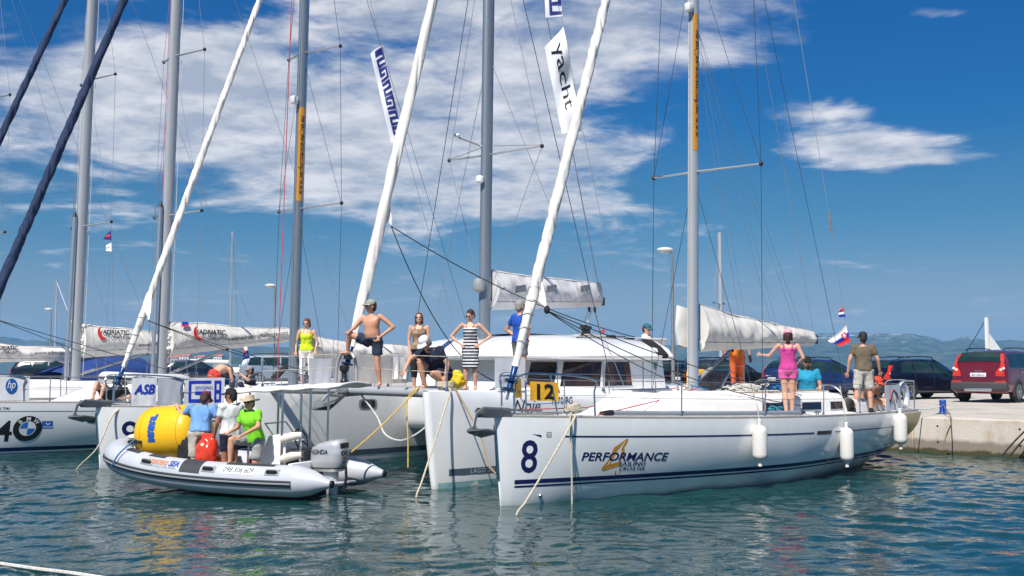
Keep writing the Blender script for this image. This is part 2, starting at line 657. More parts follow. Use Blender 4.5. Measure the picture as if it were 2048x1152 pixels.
def build_sea():
    x0, x1, y0, y1, st = -17.0, 17.0, 7.0, 33.0, 0.065
    nx = int((x1 - x0) / st); ny = int((y1 - y0) / st)
    xs = np.linspace(x0, x1, nx + 1); ys = np.linspace(y0, y1, ny + 1)
    X, Y = np.meshgrid(xs, ys)
    rng = np.random.default_rng(5)
    Z = np.zeros_like(X)
    # slow warp breaks up the regularity of summed waves
    Wx = X + 0.35 * np.sin(0.7 * Y + 1.3 * np.sin(0.31 * X)) + 0.12 * np.sin(2.3 * Y + 1.7 * X)
    Wy = Y + 0.35 * np.sin(0.6 * X + 1.1 * np.sin(0.37 * Y)) + 0.12 * np.sin(2.1 * X - 1.2 * Y)
    for i in range(46):
        lam = 0.22 * (7.0 ** (rng.random() ** 1.3))
        ang = rng.normal(1.25, 0.75)
        k = 2 * PI / lam
        a = 0.0035 * lam ** 0.82 * (0.6 + 0.8 * rng.random())
        ph = rng.random() * 2 * PI
        arg = k * (Wx * math.cos(ang) + Wy * math.sin(ang)) + ph
        Z += a * (np.sin(arg) + 0.22 * np.sin(2 * arg + 0.6))
    # gusty patches and calmer ones
    G = 0.75 + 0.35 * np.sin(0.45 * X + 0.9 * np.sin(0.3 * Y)) * np.sin(0.38 * Y + 1.0)
    Z *= G
    edge = np.minimum.reduce([(X - x0) / 2, (x1 - X) / 2, (Y - y0) / 1.0, (y1 - Y) / 3]).clip(0, 1)
    Z *= edge * edge * (3 - 2 * edge)
    V = np.stack([X.ravel(), Y.ravel(), Z.ravel()], 1)
    idx = np.arange((nx + 1) * (ny + 1)).reshape(ny + 1, nx + 1)
    F = np.stack([idx[:-1, :-1].ravel(), idx[:-1, 1:].ravel(), idx[1:, 1:].ravel(), idx[1:, :-1].ravel()], 1)
    n0 = len(V)
    R = 9000.0
    ring = np.array([(-R, -R, 0), (R, -R, 0), (R, R, 0), (-R, R, 0)])
    V = np.vstack([V, ring])
    c = [idx[0, 0], idx[0, -1], idx[-1, -1], idx[-1, 0]]
    sides = [list(idx[0, :]), list(idx[:, -1]), list(idx[-1, ::-1]), list(idx[::-1, 0])]
    faces = [tuple(int(q) for q in f) for f in F]
    for s in range(4):
        a = n0 + s; b = n0 + (s + 1) % 4
        # a fan from two outer corners to the border row
        row = [int(q) for q in sides[s]]
        mid = len(row) // 2
        for i in range(len(row) - 1):
            faces.append((a if i < mid else b, row[i + 1], row[i])[::-1] if False else ((a if i < mid else b), row[i + 1], row[i]))
        faces.append((a, b, row[mid]))
    me = bpy.data.meshes.new('sea')
    me.from_pydata([tuple(map(float, q)) for q in V], [], faces)
    me.update()
    me.shade_smooth()
    me.materials.append(water_material())
    o = bpy.data.objects.new('sea', me)
    col.objects.link(o)
    tag(o, kind='structure')
    return o


build_sea()

# ---------------------------------------------------------------- hills across the water
HILLM = None


def hill_material(name, dark, light, rock, rock_amt):
    m = bpy.data.materials.new(name)
    m.use_nodes = True
    nt = m.node_tree
    b = nt.nodes['Principled BSDF']
    b.inputs['Roughness'].default_value = 0.95
    b.inputs['Specular IOR Level'].default_value = 0.1
    tc = nt.nodes.new('ShaderNodeTexCoord')

    def nz(s, d=6):
        n = nt.nodes.new('ShaderNodeTexNoise')
        n.inputs['Scale'].default_value = s
        n.inputs['Detail'].default_value = d
        n.inputs['Roughness'].default_value = 0.65
        nt.links.new(tc.outputs['Object'], n.inputs['Vector'])
        return n.outputs['Fac']

    def ramp(f, a, b_):
        r = nt.nodes.new('ShaderNodeMapRange'); r.interpolation_type = 'SMOOTHSTEP'
        r.inputs['From Min'].default_value = a; r.inputs['From Max'].default_value = b_
        nt.links.new(f, r.inputs['Value'])
        return r.outputs[0]
    m1 = nt.nodes.new('ShaderNodeMix'); m1.data_type = 'RGBA'
    m1.inputs[6].default_value = (*dark, 1); m1.inputs[7].default_value = (*light, 1)
    nt.links.new(ramp(nz(0.022, 10), 0.42, 0.60), m1.inputs[0])
    geo = nt.nodes.new('ShaderNodeSeparateXYZ')
    nt.links.new(tc.outputs['Object'], geo.inputs[0])
    hz = nt.nodes.new('ShaderNodeMapRange')
    hz.inputs['From Min'].default_value = 30; hz.inputs['From Max'].default_value = 95
    hz.inputs['To Min'].default_value = -0.12; hz.inputs['To Max'].default_value = rock_amt
    nt.links.new(geo.outputs[2], hz.inputs['Value'])
    ad = nt.nodes.new('ShaderNodeMath'); ad.operation = 'ADD'
    nt.links.new(nz(0.02, 10), ad.inputs[0]); nt.links.new(hz.outputs[0], ad.inputs[1])
    m2 = nt.nodes.new('ShaderNodeMix'); m2.data_type = 'RGBA'
    nt.links.new(ramp(ad.outputs[0], 0.56, 0.68), m2.inputs[0])
    nt.links.new(m1.outputs[2], m2.inputs[6])
    m2.inputs[7].default_value = (*rock, 1)
    nt.links.new(m2.outputs[2], b.inputs['Base Color'])
    return m


def hills(name, sky_px, Yshore, depth, mat, seed, rough=1.0, shore=None):
    """terrain whose skyline passes the given photo heights"""
    xs = [q[0] for q in sky_px]; ys = [q[1] for q in sky_px]
    a0, a1 = xs[0], xs[-1]
    nu = int((a1 - a0) / 5); nv = 44
    off = Vector((seed * 17.3, seed * 3.1, 0))

    def fn(i, j):
        px = a0 + (a1 - a0) * i
        py = interp(xs, ys, px)
        u = (px - 1024) / FPX
        Yr = Yshore + depth
        H = P(px, py, Yr).z
        t = j
        Y = Yshore + depth * 1.5 * t
        tt = t * 1.5
        prof = smooth01(tt) if tt < 1 else 1 - 0.35 * (tt - 1)
        q = Vector((u * Y * 0.004, Y * 0.004, 0)) + off
        n = mnoise.fractal(q, 1.0, 2.1, 7)
        n2 = mnoise.fractal(q * 6, 1.0, 2.1, 4)
        z = H * prof * (1 + 0.34 * rough * n * (1 - 0.8 * smooth01((tt - 0.6) / 0.4))) + rough * n2 * 0.05 * H * min(1, tt * 3)
        edge = min(1.0, i * 14, (1 - i) * 14) if shore is None else 1.0
        z = max(z, 0) * 1.0 * smooth01(edge) - (1.5 if j == 0 else -0.4)
        return Vector((u * Y, Y, z))
    o = MB().grid(fn, nu, nv, flip=True).build(name, mat, smooth=True, angle=80)
    tag(o, kind='structure')
    return o


MAQ = hill_material('maquis', (0.014, 0.030, 0.012), (0.085, 0.092, 0.040), (0.50, 0.47, 0.42), 0.12)
MAQ2 = hill_material('woods', (0.016, 0.032, 0.012), (0.055, 0.075, 0.026), (0.30, 0.28, 0.22), -0.15)
hills('hills', [(-1500, 700), (-700, 668), (-200, 662), (0, 673), (60, 681), (100, 684), (150, 689), (230, 694), (320, 694), (420, 698), (520, 694),
                (640, 697), (760, 700), (900, 698), (1050, 700), (1250, 699), (1380, 690), (1480, 682), (1560, 678), (1620, 671), (1700, 668), (1760, 669),
                (1820, 670), (1860, 676), (1895, 684), (1915, 679), (1932, 673), (1950, 677), (1975, 682), (2048, 684), (2200, 688), (2600, 672), (3400, 700)],
      2300, 1100, MAQ, 3)
hills('headland', [(260, 728), (330, 716), (380, 712), (470, 716), (520, 712), (560, 705), (610, 702), (680, 704), (740, 708), (800, 714), (860, 722), (900, 729)],
      1500, 350, MAQ2, 9, 0.8)


# the air: even pale haze round everything
def build_haze():
    mb = MB().box((0, 1400, 75), (11000, 9000, 158))
    m = bpy.data.materials.new('haze_air')
    m.use_nodes = True
    nt = m.node_tree
    nt.nodes.remove(nt.nodes['Principled BSDF'])
    v = nt.nodes.new('ShaderNodeVolumePrincipled')
    v.inputs['Color'].default_value = (0.28, 0.60, 1.0, 1)
    v.inputs['Density'].default_value = HAZE_DENSITY
    v.inputs['Anisotropy'].default_value = 0.0
    nt.links.new(v.outputs[0], nt.nodes['Material Output'].inputs['Volume'])
    o = mb.build('haze', m, smooth=False)
    tag(o, kind='stuff')


HAZE_DENSITY = 0.00021
build_haze()

# ---------------------------------------------------------------- the stone quay
QZ = 0.85
QA = Vector((9.62, 27.75, 0))              # a point of its edge
QD = Vector((-0.735, 0.678, 0)).normalized()   # along the edge, to the far left
QN = Vector((0.678, 0.735, 0)).normalized()    # away from the water


def quay_pt(s, n, z=0.0):
    q = QA + QD * s + QN * n
    return Vector((q.x, q.y, z))


def concrete(name, base, dark, stain):
    m = bpy.data.materials.new(name)
    m.use_nodes = True
    nt = m.node_tree
    b = nt.nodes['Principled BSDF']
    b.inputs['Roughness'].default_value = 0.85
    tc = nt.nodes.new('ShaderNodeTexCoord')

    def nz(s, d=7, st=(1, 1, 1)):
        mp = nt.nodes.new('ShaderNodeMapping'); mp.inputs['Scale'].default_value = st
        nt.links.new(tc.outputs['Object'], mp.inputs[0])
        n = nt.nodes.new('ShaderNodeTexNoise')
        n.inputs['Scale'].default_value = s
        n.inputs['Detail'].default_value = d
        n.inputs['Roughness'].default_value = 0.65
        nt.links.new(mp.outputs[0], n.inputs['Vector'])
        return n.outputs['Fac']

    def mix(f, a, b_):
        x = nt.nodes.new('ShaderNodeMix'); x.data_type = 'RGBA'
        nt.links.new(f, x.inputs[0])
        for i, s in ((6, a), (7, b_)):
            if isinstance(s, tuple):
                x.inputs[i].default_value = (*s, 1)
            else:
                nt.links.new(s, x.inputs[i])
        return x.outputs[2]

    def ramp(f, a, b_):
        r = nt.nodes.new('ShaderNodeMapRange'); r.interpolation_type = 'SMOOTHSTEP'
        r.inputs['From Min'].default_value = a; r.inputs['From Max'].default_value = b_
        nt.links.new(f, r.inputs['Value'])
        return r.outputs[0]
    c = mix(ramp(nz(0.9, 9), 0.38, 0.62), base, dark)
    c = mix(ramp(nz(14, 4), 0.55, 0.75), c, tuple(q * 0.8 for q in base))
    if stain:
        # rust runs and the tidal band with weed: real stains, fixed to the wall
        c = mix(ramp(nz(2.2, 5, (1, 1, 0.12)), 0.50, 0.68), c, (0.42, 0.315, 0.20))
        sp = nt.nodes.new('ShaderNodeSeparateXYZ'); nt.links.new(tc.outputs['Object'], sp.inputs[0])
        ad = nt.nodes.new('ShaderNodeMath'); ad.operation = 'MULTIPLY_ADD'
        nt.links.new(nz(3.0, 8), ad.inputs[0]); ad.inputs[1].default_value = 0.26
        nt.links.new(sp.outputs[2], ad.inputs[2])
        c = mix(ramp(ad.outputs[0], 0.52, 0.40), c, (0.24, 0.20, 0.155))
        c = mix(ramp(ad.outputs[0], 0.27, 0.20), c, (0.055, 0.052, 0.018))
    bp = nt.nodes.new('ShaderNodeBump'); bp.inputs['Strength'].default_value = 0.5; bp.inputs['Distance'].default_value = 0.015
    nt.links.new(nz(18, 6), bp.inputs['Height'])
    nt.links.new(bp.outputs[0], b.inputs['Normal'])
    nt.links.new(c, b.inputs['Base Color'])
    return m


CONC_TOP = concrete('quay_paving', (0.52, 0.48, 0.425), (0.40, 0.37, 0.325), False)
CONC_WALL = concrete('quay_wall', (0.60, 0.545, 0.465), (0.46, 0.40, 0.32), True)


def build_quay():
    S0, S1, D = -30.0, 150.0, 24.0
    mb = MB()
    a = [quay_pt(S0, 0.06, 0), quay_pt(S1, 0.06, 0), quay_pt(S1, D, 0), quay_pt(S0, D, 0)]
    vs = [q + Vector((0, 0, -1.5)) for q in a] + [q + Vector((0, 0, QZ)) for q in a]
    mb.add(vs, [(3, 2, 1, 0), (4, 5, 6, 7), (0, 1, 5, 4), (1, 2, 6, 5), (2, 3, 7, 6), (3, 0, 4, 7)])
    q = mb.build('quay', CONC_TOP, smooth=False, fix=True)
    tag(q, kind='structure')
    # the edge is cast in panels, each with its own joint
    rot = Matrix.Rotation(math.atan2(QD.y, QD.x), 3, 'Z')
    s = -22.0
    i = 0
    rnd = random.Random(3)
    while s < 46:
        w = 3.1
        c = quay_pt(s + w / 2, 0.14 + rnd.uniform(-0.006, 0.006), (QZ - 1.3) / 2 + 0.004)
        MB().rbox(c, (w - 0.018, 0.36, QZ + 1.3), 0.018, rot, 1).build('coping_block', CONC_WALL, q)
        for hx in (-0.95, 0.95):
            for hz in (0.28, 0.66):
                p = quay_pt(s + w / 2 + hx, -0.046, hz)
                mt = Matrix.Translation(p) @ rot.to_4x4() @ Matrix.Rotation(PI / 2, 4, 'X')
                MB().lathe([(0.026, -0.004), (0.03, 0.012), (0.024, 0.016)], 8, mt).build('drain_hole', BLACKPL, q)
        s += w
        i += 1
    # low kerb band behind the copings
    MB().rbox(quay_pt(20, 0.62, QZ + 0.002), (110, 0.55, 0.012), 0.004, rot, 1).build('kerb_band', CONC_TOP, q)
    return q


quay = build_quay()


def bollard(px, n, name='mooring_bollard', label='', colm=None):
    # foot on the quay near its edge
    p = px
    o = thing(name, label, 'bollard', p)
    MB().lathe([(0.10, 0), (0.105, 0.02), (0.085, 0.05), (0.085, 0.30), (0.09, 0.33), (0.07, 0.36), (0.0, 0.365)], 16).build('post', M('bollard_blue', (0.015, 0.07, 0.33), 0.45, var=0.2, vscale=12), o)
    MB().tube([(-0.19, 0.05, 0.24), (0.19, -0.05, 0.24)], 0.014, 8).build('cross_bar', GALV, o)
    MB().box((0, 0, 0.006), (0.3, 0.3, 0.012)).build('base_plate', GALV, o)
    return o


# ================================================================ sailing yachts
class Yacht:
    """local frame: x aft from the stem, y to the far side (port), z up from the waterline; -y faces the camera"""

    def __init__(self, name, label, bow, ang, L=12.2, B=3.9, zb=1.35, zs=1.10, sag=0.05, mx=5.5, cat='yacht'):
        self.root = thing(name, label, cat, (bow[0], bow[1], 0), math.radians(ang))
        self.L, self.B, self.zb, self.zs, self.sag, self.mx = L, B, zb, zs, sag, mx
        self.mz = 1.6

    # hull surface
    def zd(self, t):
        return self.zb + (self.zs - self.zb) * t - self.sag * 4 * t * (1 - t)

    def zk(self, t):
        return interp([0, 0.04, 0.2, 0.5, 0.8, 0.93, 1.0], [-0.25, -0.32, -0.48, -0.55, -0.30, -0.02, 0.16], t)

    def fb(self, t):
        if t < 0.6:
            return math.sin(PI / 2 * t / 0.6) ** 0.88
        return 1 - 0.17 * ((t - 0.6) / 0.4) ** 1.8

    def hb(self, t, z):
        zk, zd = self.zk(t), self.zd(t)
        u = max(0.0, min(1.0, (z - zk) / (zd - zk)))
        p = interp([0, 0.15, 0.5, 1], [1.35, 1.6, 2.3, 2.1], t)
        g = (1 - (1 - u) ** p) ** (1 / p)
        return self.B / 2 * self.fb(t) * g + 0.022 * min(1, u * 3)

    def surf(self, x, z, side=-1, off=0.0):
        """point on the topsides at x aft, height z, pushed out by off"""
        t = max(0.0, min(1.0, x / self.L))
        y = self.hb(t, z)
        e = 0.01
        ny = 1.0
        dyx = (self.hb(min(1, t + e), z) - self.hb(max(0, t - e), z)) / (self.L * 2 * e)
        dyz = (self.hb(t, z + 0.02) - self.hb(t, z - 0.02)) / 0.04
        n = Vector((-dyx, 1.0, -dyz)).normalized()
        q = Vector((x, y, z)) + n * off
        return Vector((q.x + self.rake(t, z), side * q.y, q.z))

    def rake(self, t, z):
        u = (self.zd(t) - z) / 1.4
        return 0.13 * (1 - t) ** 14 * u - 0.30 * t ** 16 * max(0, u)

    def hull(self, mat=GEL, gold=False):
        nt, nu = 64, 18
        mb = MB()
        for side in (-1, 1):
            def fn(i, j):
                t = i ** 1.15
                zk, zd = self.zk(t), self.zd(t)
                z = zk + (zd - zk) * (j ** 1.25)
                return Vector((t * self.L + self.rake(t, z), side * self.hb(t, z), z))
            mb.grid(fn, nt, nu, flip=(side > 0))
        # transom and stem are closed with strips
        vs = []
        for j in range(nu + 1):
            t = 1.0
            zk, zd = self.zk(t), self.zd(t)
            z = zk + (zd - zk) * ((j / nu) ** 1.25)
            vs += [Vector((self.L + self.rake(1, z), -self.hb(1, z), z)), Vector((self.L + self.rake(1, z), self.hb(1, z), z))]
        mb.add(vs, [(2 * j, 2 * j + 1, 2 * j + 3, 2 * j + 2) for j in range(nu)])
        vs = []
        for j in range(nu + 1):
            zk, zd = self.zk(0), self.zd(0)
            z = zk + (zd - zk) * ((j / nu) ** 1.25)
            r = self.rake(0, z)
            vs += [Vector((r, -self.hb(0, z), z)), Vector((r - 0.012, 0, z)), Vector((r, self.hb(0, z), z))]
        fs = []
        for j in range(nu):
            a = 3 * j
            fs += [(a, a + 3, a + 4, a + 1), (a + 1, a + 4, a + 5, a + 2)]
        mb.add(vs, fs)
        self.hull_o = mb.build('hull', mat, self.root, angle=50)
        # deck
        def fd(i, j):
            t = i ** 1.15
            zd = self.zd(t) - 0.012
            y = (j * 2 - 1)
            return Vector((t * self.L + self.rake(t, zd), y * (self.hb(t, zd)) * 0.995, zd + 0.07 * (1 - y * y) * min(1, t * 4)))
        self.deck_o = MB().grid(fd, 48, 8, flip=True).build('deck', DECKM, self.root, angle=60)
        for side in (-1, 1):
            pts = [self.surf(self.L * t, self.zd(t) + 0.016, side, -0.03) for t in np.linspace(0.02, 0.985, 40)]
            MB().tube(pts, 0.03, 6, ell=(0.9, 1.0), up=(0, 0, 1)).build('toe_rail', RUBRAIL, self.root)
        if gold:
            for side in (-1,):
                def fg(i, j):
                    x = self.L * (0.905 + 0.093 * i)
                    t = x / self.L
                    lo = max(self.zk(t) + 0.12, 0.22 + 0.55 * (1 - i) ** 0.8)
                    z = lo + (self.zd(t) - 0.03 - lo) * j
                    return self.surf(x, z, side, 0.004)
                MB().grid(fg, 10, 8, flip=False).build('gold_quarter', GOLD, self.hull_o)

    def stripe(self, x0, x1, za, zb_, mat=NAVY, sides=(-1, 1), name='stripe', n=70):
        """za, zb_: functions or numbers giving the lower and upper edge"""
        fa = za if callable(za) else (lambda x: za)
        fb_ = zb_ if callable(zb_) else (lambda x: zb_)
        for side in sides:
            def fn(i, j):
                x = x0 + (x1 - x0) * i
                return self.surf(x, fa(x) + (fb_(x) - fa(x)) * j, side, 0.003)
            MB().grid(fn, n, 1, flip=(side > 0)).build(name, mat, self.hull_o)

    def text(self, s, x, z, mat, size, name='lettering', parent=None, slope=0.0, off=0.004, **kw):
        def fn(u, v):
            return self.surf(x + u, z + v + slope * u, -1, off)
        return lettering(name, s, fn, mat, parent or self.hull_o, size=size, **kw)

    def shape(self, polys, x, z, mat, name, off=0.004):
        mb = MB()
        for pl in polys:
            mb.add([self.surf(x + u, z + v, -1, off) for u, v in pl], [tuple(range(len(pl)))])
        return mb.build(name, mat, self.hull_o, smooth=False)

    # ---- coachroof
    def coachroof(self, x0, x1, w, h, windows=(), front=1.3, mat=DECKM):
        self.cr = (x0, x1, w, h, front)

        def base(x):
            return self.zd(x / self.L) + 0.02

        def prof(x):
            t = (x - x0) / (x1 - x0)
            f = smooth01((x - x0) / front)
            ww = min(w * (0.42 + 0.58 * math.sin(PI / 2 * min(1, t / 0.6))), self.hb(x / self.L, self.zd(x / self.L)) - 0.32)
            return ww, max(0.015, h * f)
        SEC = [(1.0, 0.0), (0.955, 0.55), (0.915, 0.82), (0.84, 0.95), (0.62, 1.03), (0.3, 1.08), (0.0, 1.1)]
        self.SEC = SEC

        def pt(x, k, side):
            ww, hh = prof(x)
            a, b = SEC[k]
            return Vector((x, side * ww * a, base(x) + hh * b))
        self.cpt = pt
        n = 30
        mb = MB()
        rows = []
        for i in range(n + 1):
            x = x0 + (x1 - x0) * (i / n)
            rows.append([pt(x, k, -1) for k in range(7)] + [pt(x, k, 1) for k in range(5, -1, -1)])
        vs = [q for r in rows for q in r]
        fs = []
        for i in range(n):
            for j in range(12):
                a = i * 13 + j
                fs.append((a, a + 13, a + 14, a + 1))
        fs.append(tuple(range(n * 13, n * 13 + 13)))
        fs.append(tuple(reversed(range(13))))
        mb.add(vs, fs)
        c = mb.build('coachroof', mat, self.root, angle=50, fix=True)
        self.roof_o = c
        for (a, b) in windows:
            for side in (-1, 1):
                def fw(i, j, o=0.006, m=0.0):
                    sl = 0.09 * j
                    x = a + m + sl + (b - a - 2 * m) * i
                    v = 0.26 + m * 1.2 + (0.44 - m * 2.4) * j
                    q0 = pt(x, 0, side); q1 = pt(x, 2, side)
                    q = q0.lerp(q1, v)
                    q.y += side * o
                    return q
                MB().grid(lambda i, j: fw(i, j, 0.020, -0.028), 6, 1, flip=(side < 0)).build('window_frame', GREYPL if False else GEL2, c)
                MB().grid(lambda i, j: fw(i, j, 0.027), 6, 1, flip=(side < 0)).build('window', GLASSD, c)
        return c

    def hatch(self, x, y, s, ang, parent=None):
        """opened deck hatch with a dark pane, hinged at its aft edge"""
        z = self.top(x, y) + 0.02
        rot = Matrix.Rotation(ang, 3, 'Y')
        o = Vector((x, y, z))
        mb = MB()
        pts = [Vector((0, -s / 2, 0)), Vector((0, s / 2, 0)), Vector((s, s / 2, 0)), Vector((s, -s / 2, 0)), Vector((0, -s / 2, 0))]
        mb.tube([o + rot @ q for q in pts], 0.022, 6)
        h = mb.build('hatch', STEEL, parent or self.root)
        MB().box(o + rot @ Vector((s / 2, 0, 0)), (s - 0.02, s - 0.02, 0.014), rot).build('hatch_pane', GLASSD, h)
        return h

    def top(self, x, y=0.0):
        """height of the deck or coachroof at a spot"""
        z = self.zd(x / self.L) + 0.07
        if hasattr(self, 'cr') and self.cr[0] < x < self.cr[1]:
            pts = [self.cpt(x, k, 1) for k in range(7)]
            ys = [q.y for q in pts][::-1]; zs = [q.z for q in pts][::-1]
            if abs(y) <= ys[-1]:
                z = interp(ys, zs, abs(y))
        return z

    def W(self, x, y, z):
        return self.root.matrix_basis @ Vector((x, y, z)) if False else self.world(x, y, z)

    def world(self, x, y, z):
        a = self.root.rotation_euler.z
        c, s = math.cos(a), math.sin(a)
        l = self.root.location
        return Vector((l.x + c * x - s * y, l.y + s * x + c * y, z))

    # ---- rig
    def mast(self, h, sec=(0.115, 0.075), mat=ALU, spreaders=((5.8, 1.2), (10.2, 1.0)), sweep=0.42, rake=0.02, z0=None, wires=True, wmat=WIRE, base_y=None):
        mx = self.mx
        z0 = self.top(mx) - 0.03 if z0 is None else z0
        self.mz = z0
        self.mh = h

        def mp(z):
            return Vector((mx + rake * (z - z0), 0, z))
        self.mp = mp
        pts = [mp(z0 + (h - z0) * i / 10) for i in range(11)]
        m = MB().tube(pts, 1.0, 20, ell=sec, up=(1, 0, 0)).build('mast', mat, self.root, angle=60)
        self.mast_o = m
        # luff groove on the after face
        MB().tube([q + Vector((sec[0] + 0.006, 0, 0)) for q in pts], 0.016, 5).build('luff_track', GREYPL, m)
        MB().lathe([(0.19, 0), (0.19, 0.03), (0.15, 0.06)], 16, Matrix.Translation(mp(z0 + 0.02))).build('mast_collar', GREYPL, m)
        tips = []
        for z, sp in spreaders:
            q = mp(z)
            for s in (-1, 1):
                tip = q + Vector((sweep, s * sp, 0.07))
                MB().tube([q + Vector((0.02, s * 0.06, 0)), tip], [0.052, 0.036], 10, ell=(0.42, 1.0), up=(0, 0, 1)).build('spreader', ALUW if mat is ALUW else ALU, m)
                MB().ell(tip, (0.05, 0.04, 0.05)).build('spreader_tip', BLACKPL, m)
                tips.append((z, s, tip))
        self.tips = tips
        if wires:
            by = base_y or spreaders[0][1] * 1.02
            for s in (-1, 1):
                cp = Vector((mx + sweep * 0.95, s * by, self.zd((mx + sweep) / self.L) + 0.04))
                self.chain = cp
                prev = cp
                for z, ss, tip in tips:
                    if ss == s:
                        MB().tube([prev, tip], 0.0062, 5).build('shroud', wmat, self.root)
                        prev = tip
                MB().tube([prev, mp(h - 0.25)], 0.0062, 5).build('shroud', wmat, self.root)
                MB().tube([cp + Vector((-0.12, 0, 0)), mp(spreaders[0][0] - 0.12)], 0.0058, 5).build('shroud', wmat, self.root)
                for z, ss, tip in tips[2:]:
                    pass
                # upper diagonals
                z1, z2 = spreaders[0][0], spreaders[-1][0]
                t0 = [t for z, ss, t in tips if ss == s and z == z1][0]
                MB().tube([t0, mp(z2 - 0.1)], 0.0052, 5).build('shroud', wmat, self.root)
                MB().tube([cp, cp + (tips[0 if s < 0 else 1][2] - cp).normalized() * 0.42], 0.012, 6).build('turnbuckle', STEEL, self.root)
            MB().tube([mp(h - 0.05), Vector((self.L - 0.15, 0, self.zs + 0.1))], 0.0062, 5).build('backstay', wmat, self.root)
        return m

    def halyards(self, cols=((ROPER, -0.10, -0.03), (ROPEG, -0.13, 0.04), (ROPEBL, 0.03, -0.09)), top=15):
        for mat, dx, dy in cols:
            a = self.mp(self.mz + 0.15) + Vector((dx, dy, 0))
            b = self.mp(min(top, self.mh - 0.3)) + Vector((dx * 0.8, dy * 0.9, 0))
            MB().tube([a, b], 0.0075, 5).build('halyard', mat, self.root)

    def boom(self, z0, z1, length, h0, h1, mat=ALU, cover=SAILC, wid=0.17, seed=1, mast_gap=0.14, topz=None, wave=0.02, bunch=True):
        """boom with the mainsail flaked on it under a cover"""
        mx = self.mx
        a = Vector((mx + mast_gap, 0, z0)); b = Vector((mx + mast_gap + length, 0, z1))
        bo = MB().tube([a, b], [0.095, 0.085], 12, ell=(1.15, 0.75), up=(0, 0, 1)).build('boom', mat, self.root)
        MB().rbox(b + Vector((0.03, 0, 0)), (0.08, 0.14, 0.2), 0.02).build('boom_end', BLACKPL, bo)
        MB().rbox(a + Vector((-0.02, 0, 0)), (0.14, 0.1, 0.2), 0.02).build('gooseneck', BLACKPL, bo)
        rnd = random.Random(seed)
        n, m = 110, 36
        off = Vector((seed * 5.1, seed * 2.7, 0))

        def sec(t):
            h = h0 + (h1 - h0) * t ** 0.8
            if bunch:
                h += 0.05 * math.sin(t * 9 + seed) * (1 - t)
            return h

        def fn(i, j):
            t = i
            q = a.lerp(b, 0.015 + 0.97 * t)
            h = sec(t)
            ang = 2 * PI * j
            # egg section: wide low, narrow at the zip on top
            cy, cz = math.sin(ang), -math.cos(ang)
            v = (cz + 1) / 2
            w = wid * (1 - 0.55 * t) * (0.35 + 0.9 * math.sin(PI * min(1, v * 0.82 + 0.16)))
            y = cy * w
            z = -0.13 + (h + 0.10) * v
            nn = mnoise.noise(Vector((t * length * 2.2, v * 3.0, cy * 1.3)) + off)
            n2 = mnoise.noise(Vector((t * length * 6.0 + v * 3, v * 4.0, cy * 1.3)) + off)
            rg = 1 - abs(mnoise.noise(Vector((t * length * 3.2 + v * 2.4, v * 1.2, cy * 0.6)) + off))
            y += (nn * 0.045 + n2 * wave + (rg ** 5 - 0.3) * 0.060 * (1 - 0.5 * t)) * (1 if cy > 0 else -1) * abs(cy)
            z += nn * 0.02 * v
            return Vector((q.x, y, q.z + z))
        cm_ = MB().grid(fn, n, m)
        for i_ in (0.0, 1.0):
            ring_ = [fn(i_, j_ / m) for j_ in range(m)]
            cm_.add(ring_, [tuple(range(m)) if i_ else tuple(reversed(range(m)))])
        c = cm_.build('sail_cover', cover, bo, angle=70)
        self.cover_o = c
        for vv in (0.20, 0.97):
            jj = 0.5 - math.acos(max(-1, min(1, 2 * vv - 1))) / (2 * PI)
            jj = 1 - jj
            MB().tube([fn(i_ / 60, jj) + Vector((0, -0.004, 0)) for i_ in range(61)], 0.007, 4).build('cover_seam', M('seam_grey', (0.34, 0.33, 0.31), 0.9), c)
        self.cover_fn = lambda x, z, o=0.012: Vector((x, -(wid * (1 - 0.55 * (x - a.x) / length) * (0.35 + 0.9 * math.sin(PI * min(1, ((z - a.lerp(b, (x - a.x) / length).z + 0.13) / (sec((x - a.x) / length) + 0.10)) * 0.82 + 0.16)))) - 0.035 - o, z))
        self.boom_a, self.boom_b, self.boom_sec = a, b, sec
        # raw folds of the luff between cover and mast
        if bunch:
            mb = MB()
            for k in range(9):
                zz = z0 - 0.02 + k * h0 / 9.5
                mb.ell((mx + 0.17 + rnd.uniform(-0.02, 0.05), rnd.uniform(-0.04, 0.04), zz), (0.08, 0.10, h0 / 13), Matrix.Rotation(rnd.uniform(-0.5, 0.5), 3, 'X'), 10, 6)
            mb.build('luff_folds', SAILW, bo)
        return bo

    def vang(self, xr=1.5, mat=ALU, z=None, dark=False):
        q0 = self.mp(self.mz + 0.22) + Vector((0.14, 0, 0))
        t = xr / (self.boom_b.x - self.boom_a.x)
        q1 = self.boom_a.lerp(self.boom_b, t) + Vector((0, 0, -0.12))
        v = MB().tube([q0, q0.lerp(q1, 0.62)], 0.042, 10).build('vang_strut', GREYPL if dark else mat, self.root)
        MB().tube([q0.lerp(q1, 0.6), q1], 0.030, 10).build('vang_rod', ALUD if dark else STEEL, v)
        MB().tube([q0 + Vector((0, -0.05, -0.08)), q1 + Vector((0, -0.05, -0.02))], 0.008, 5).build('vang_line', ROPEB, v)
        MB().rbox(q1, (0.1, 0.08, 0.1), 0.02).build('vang_fitting', BLACKPL, v)
        return v

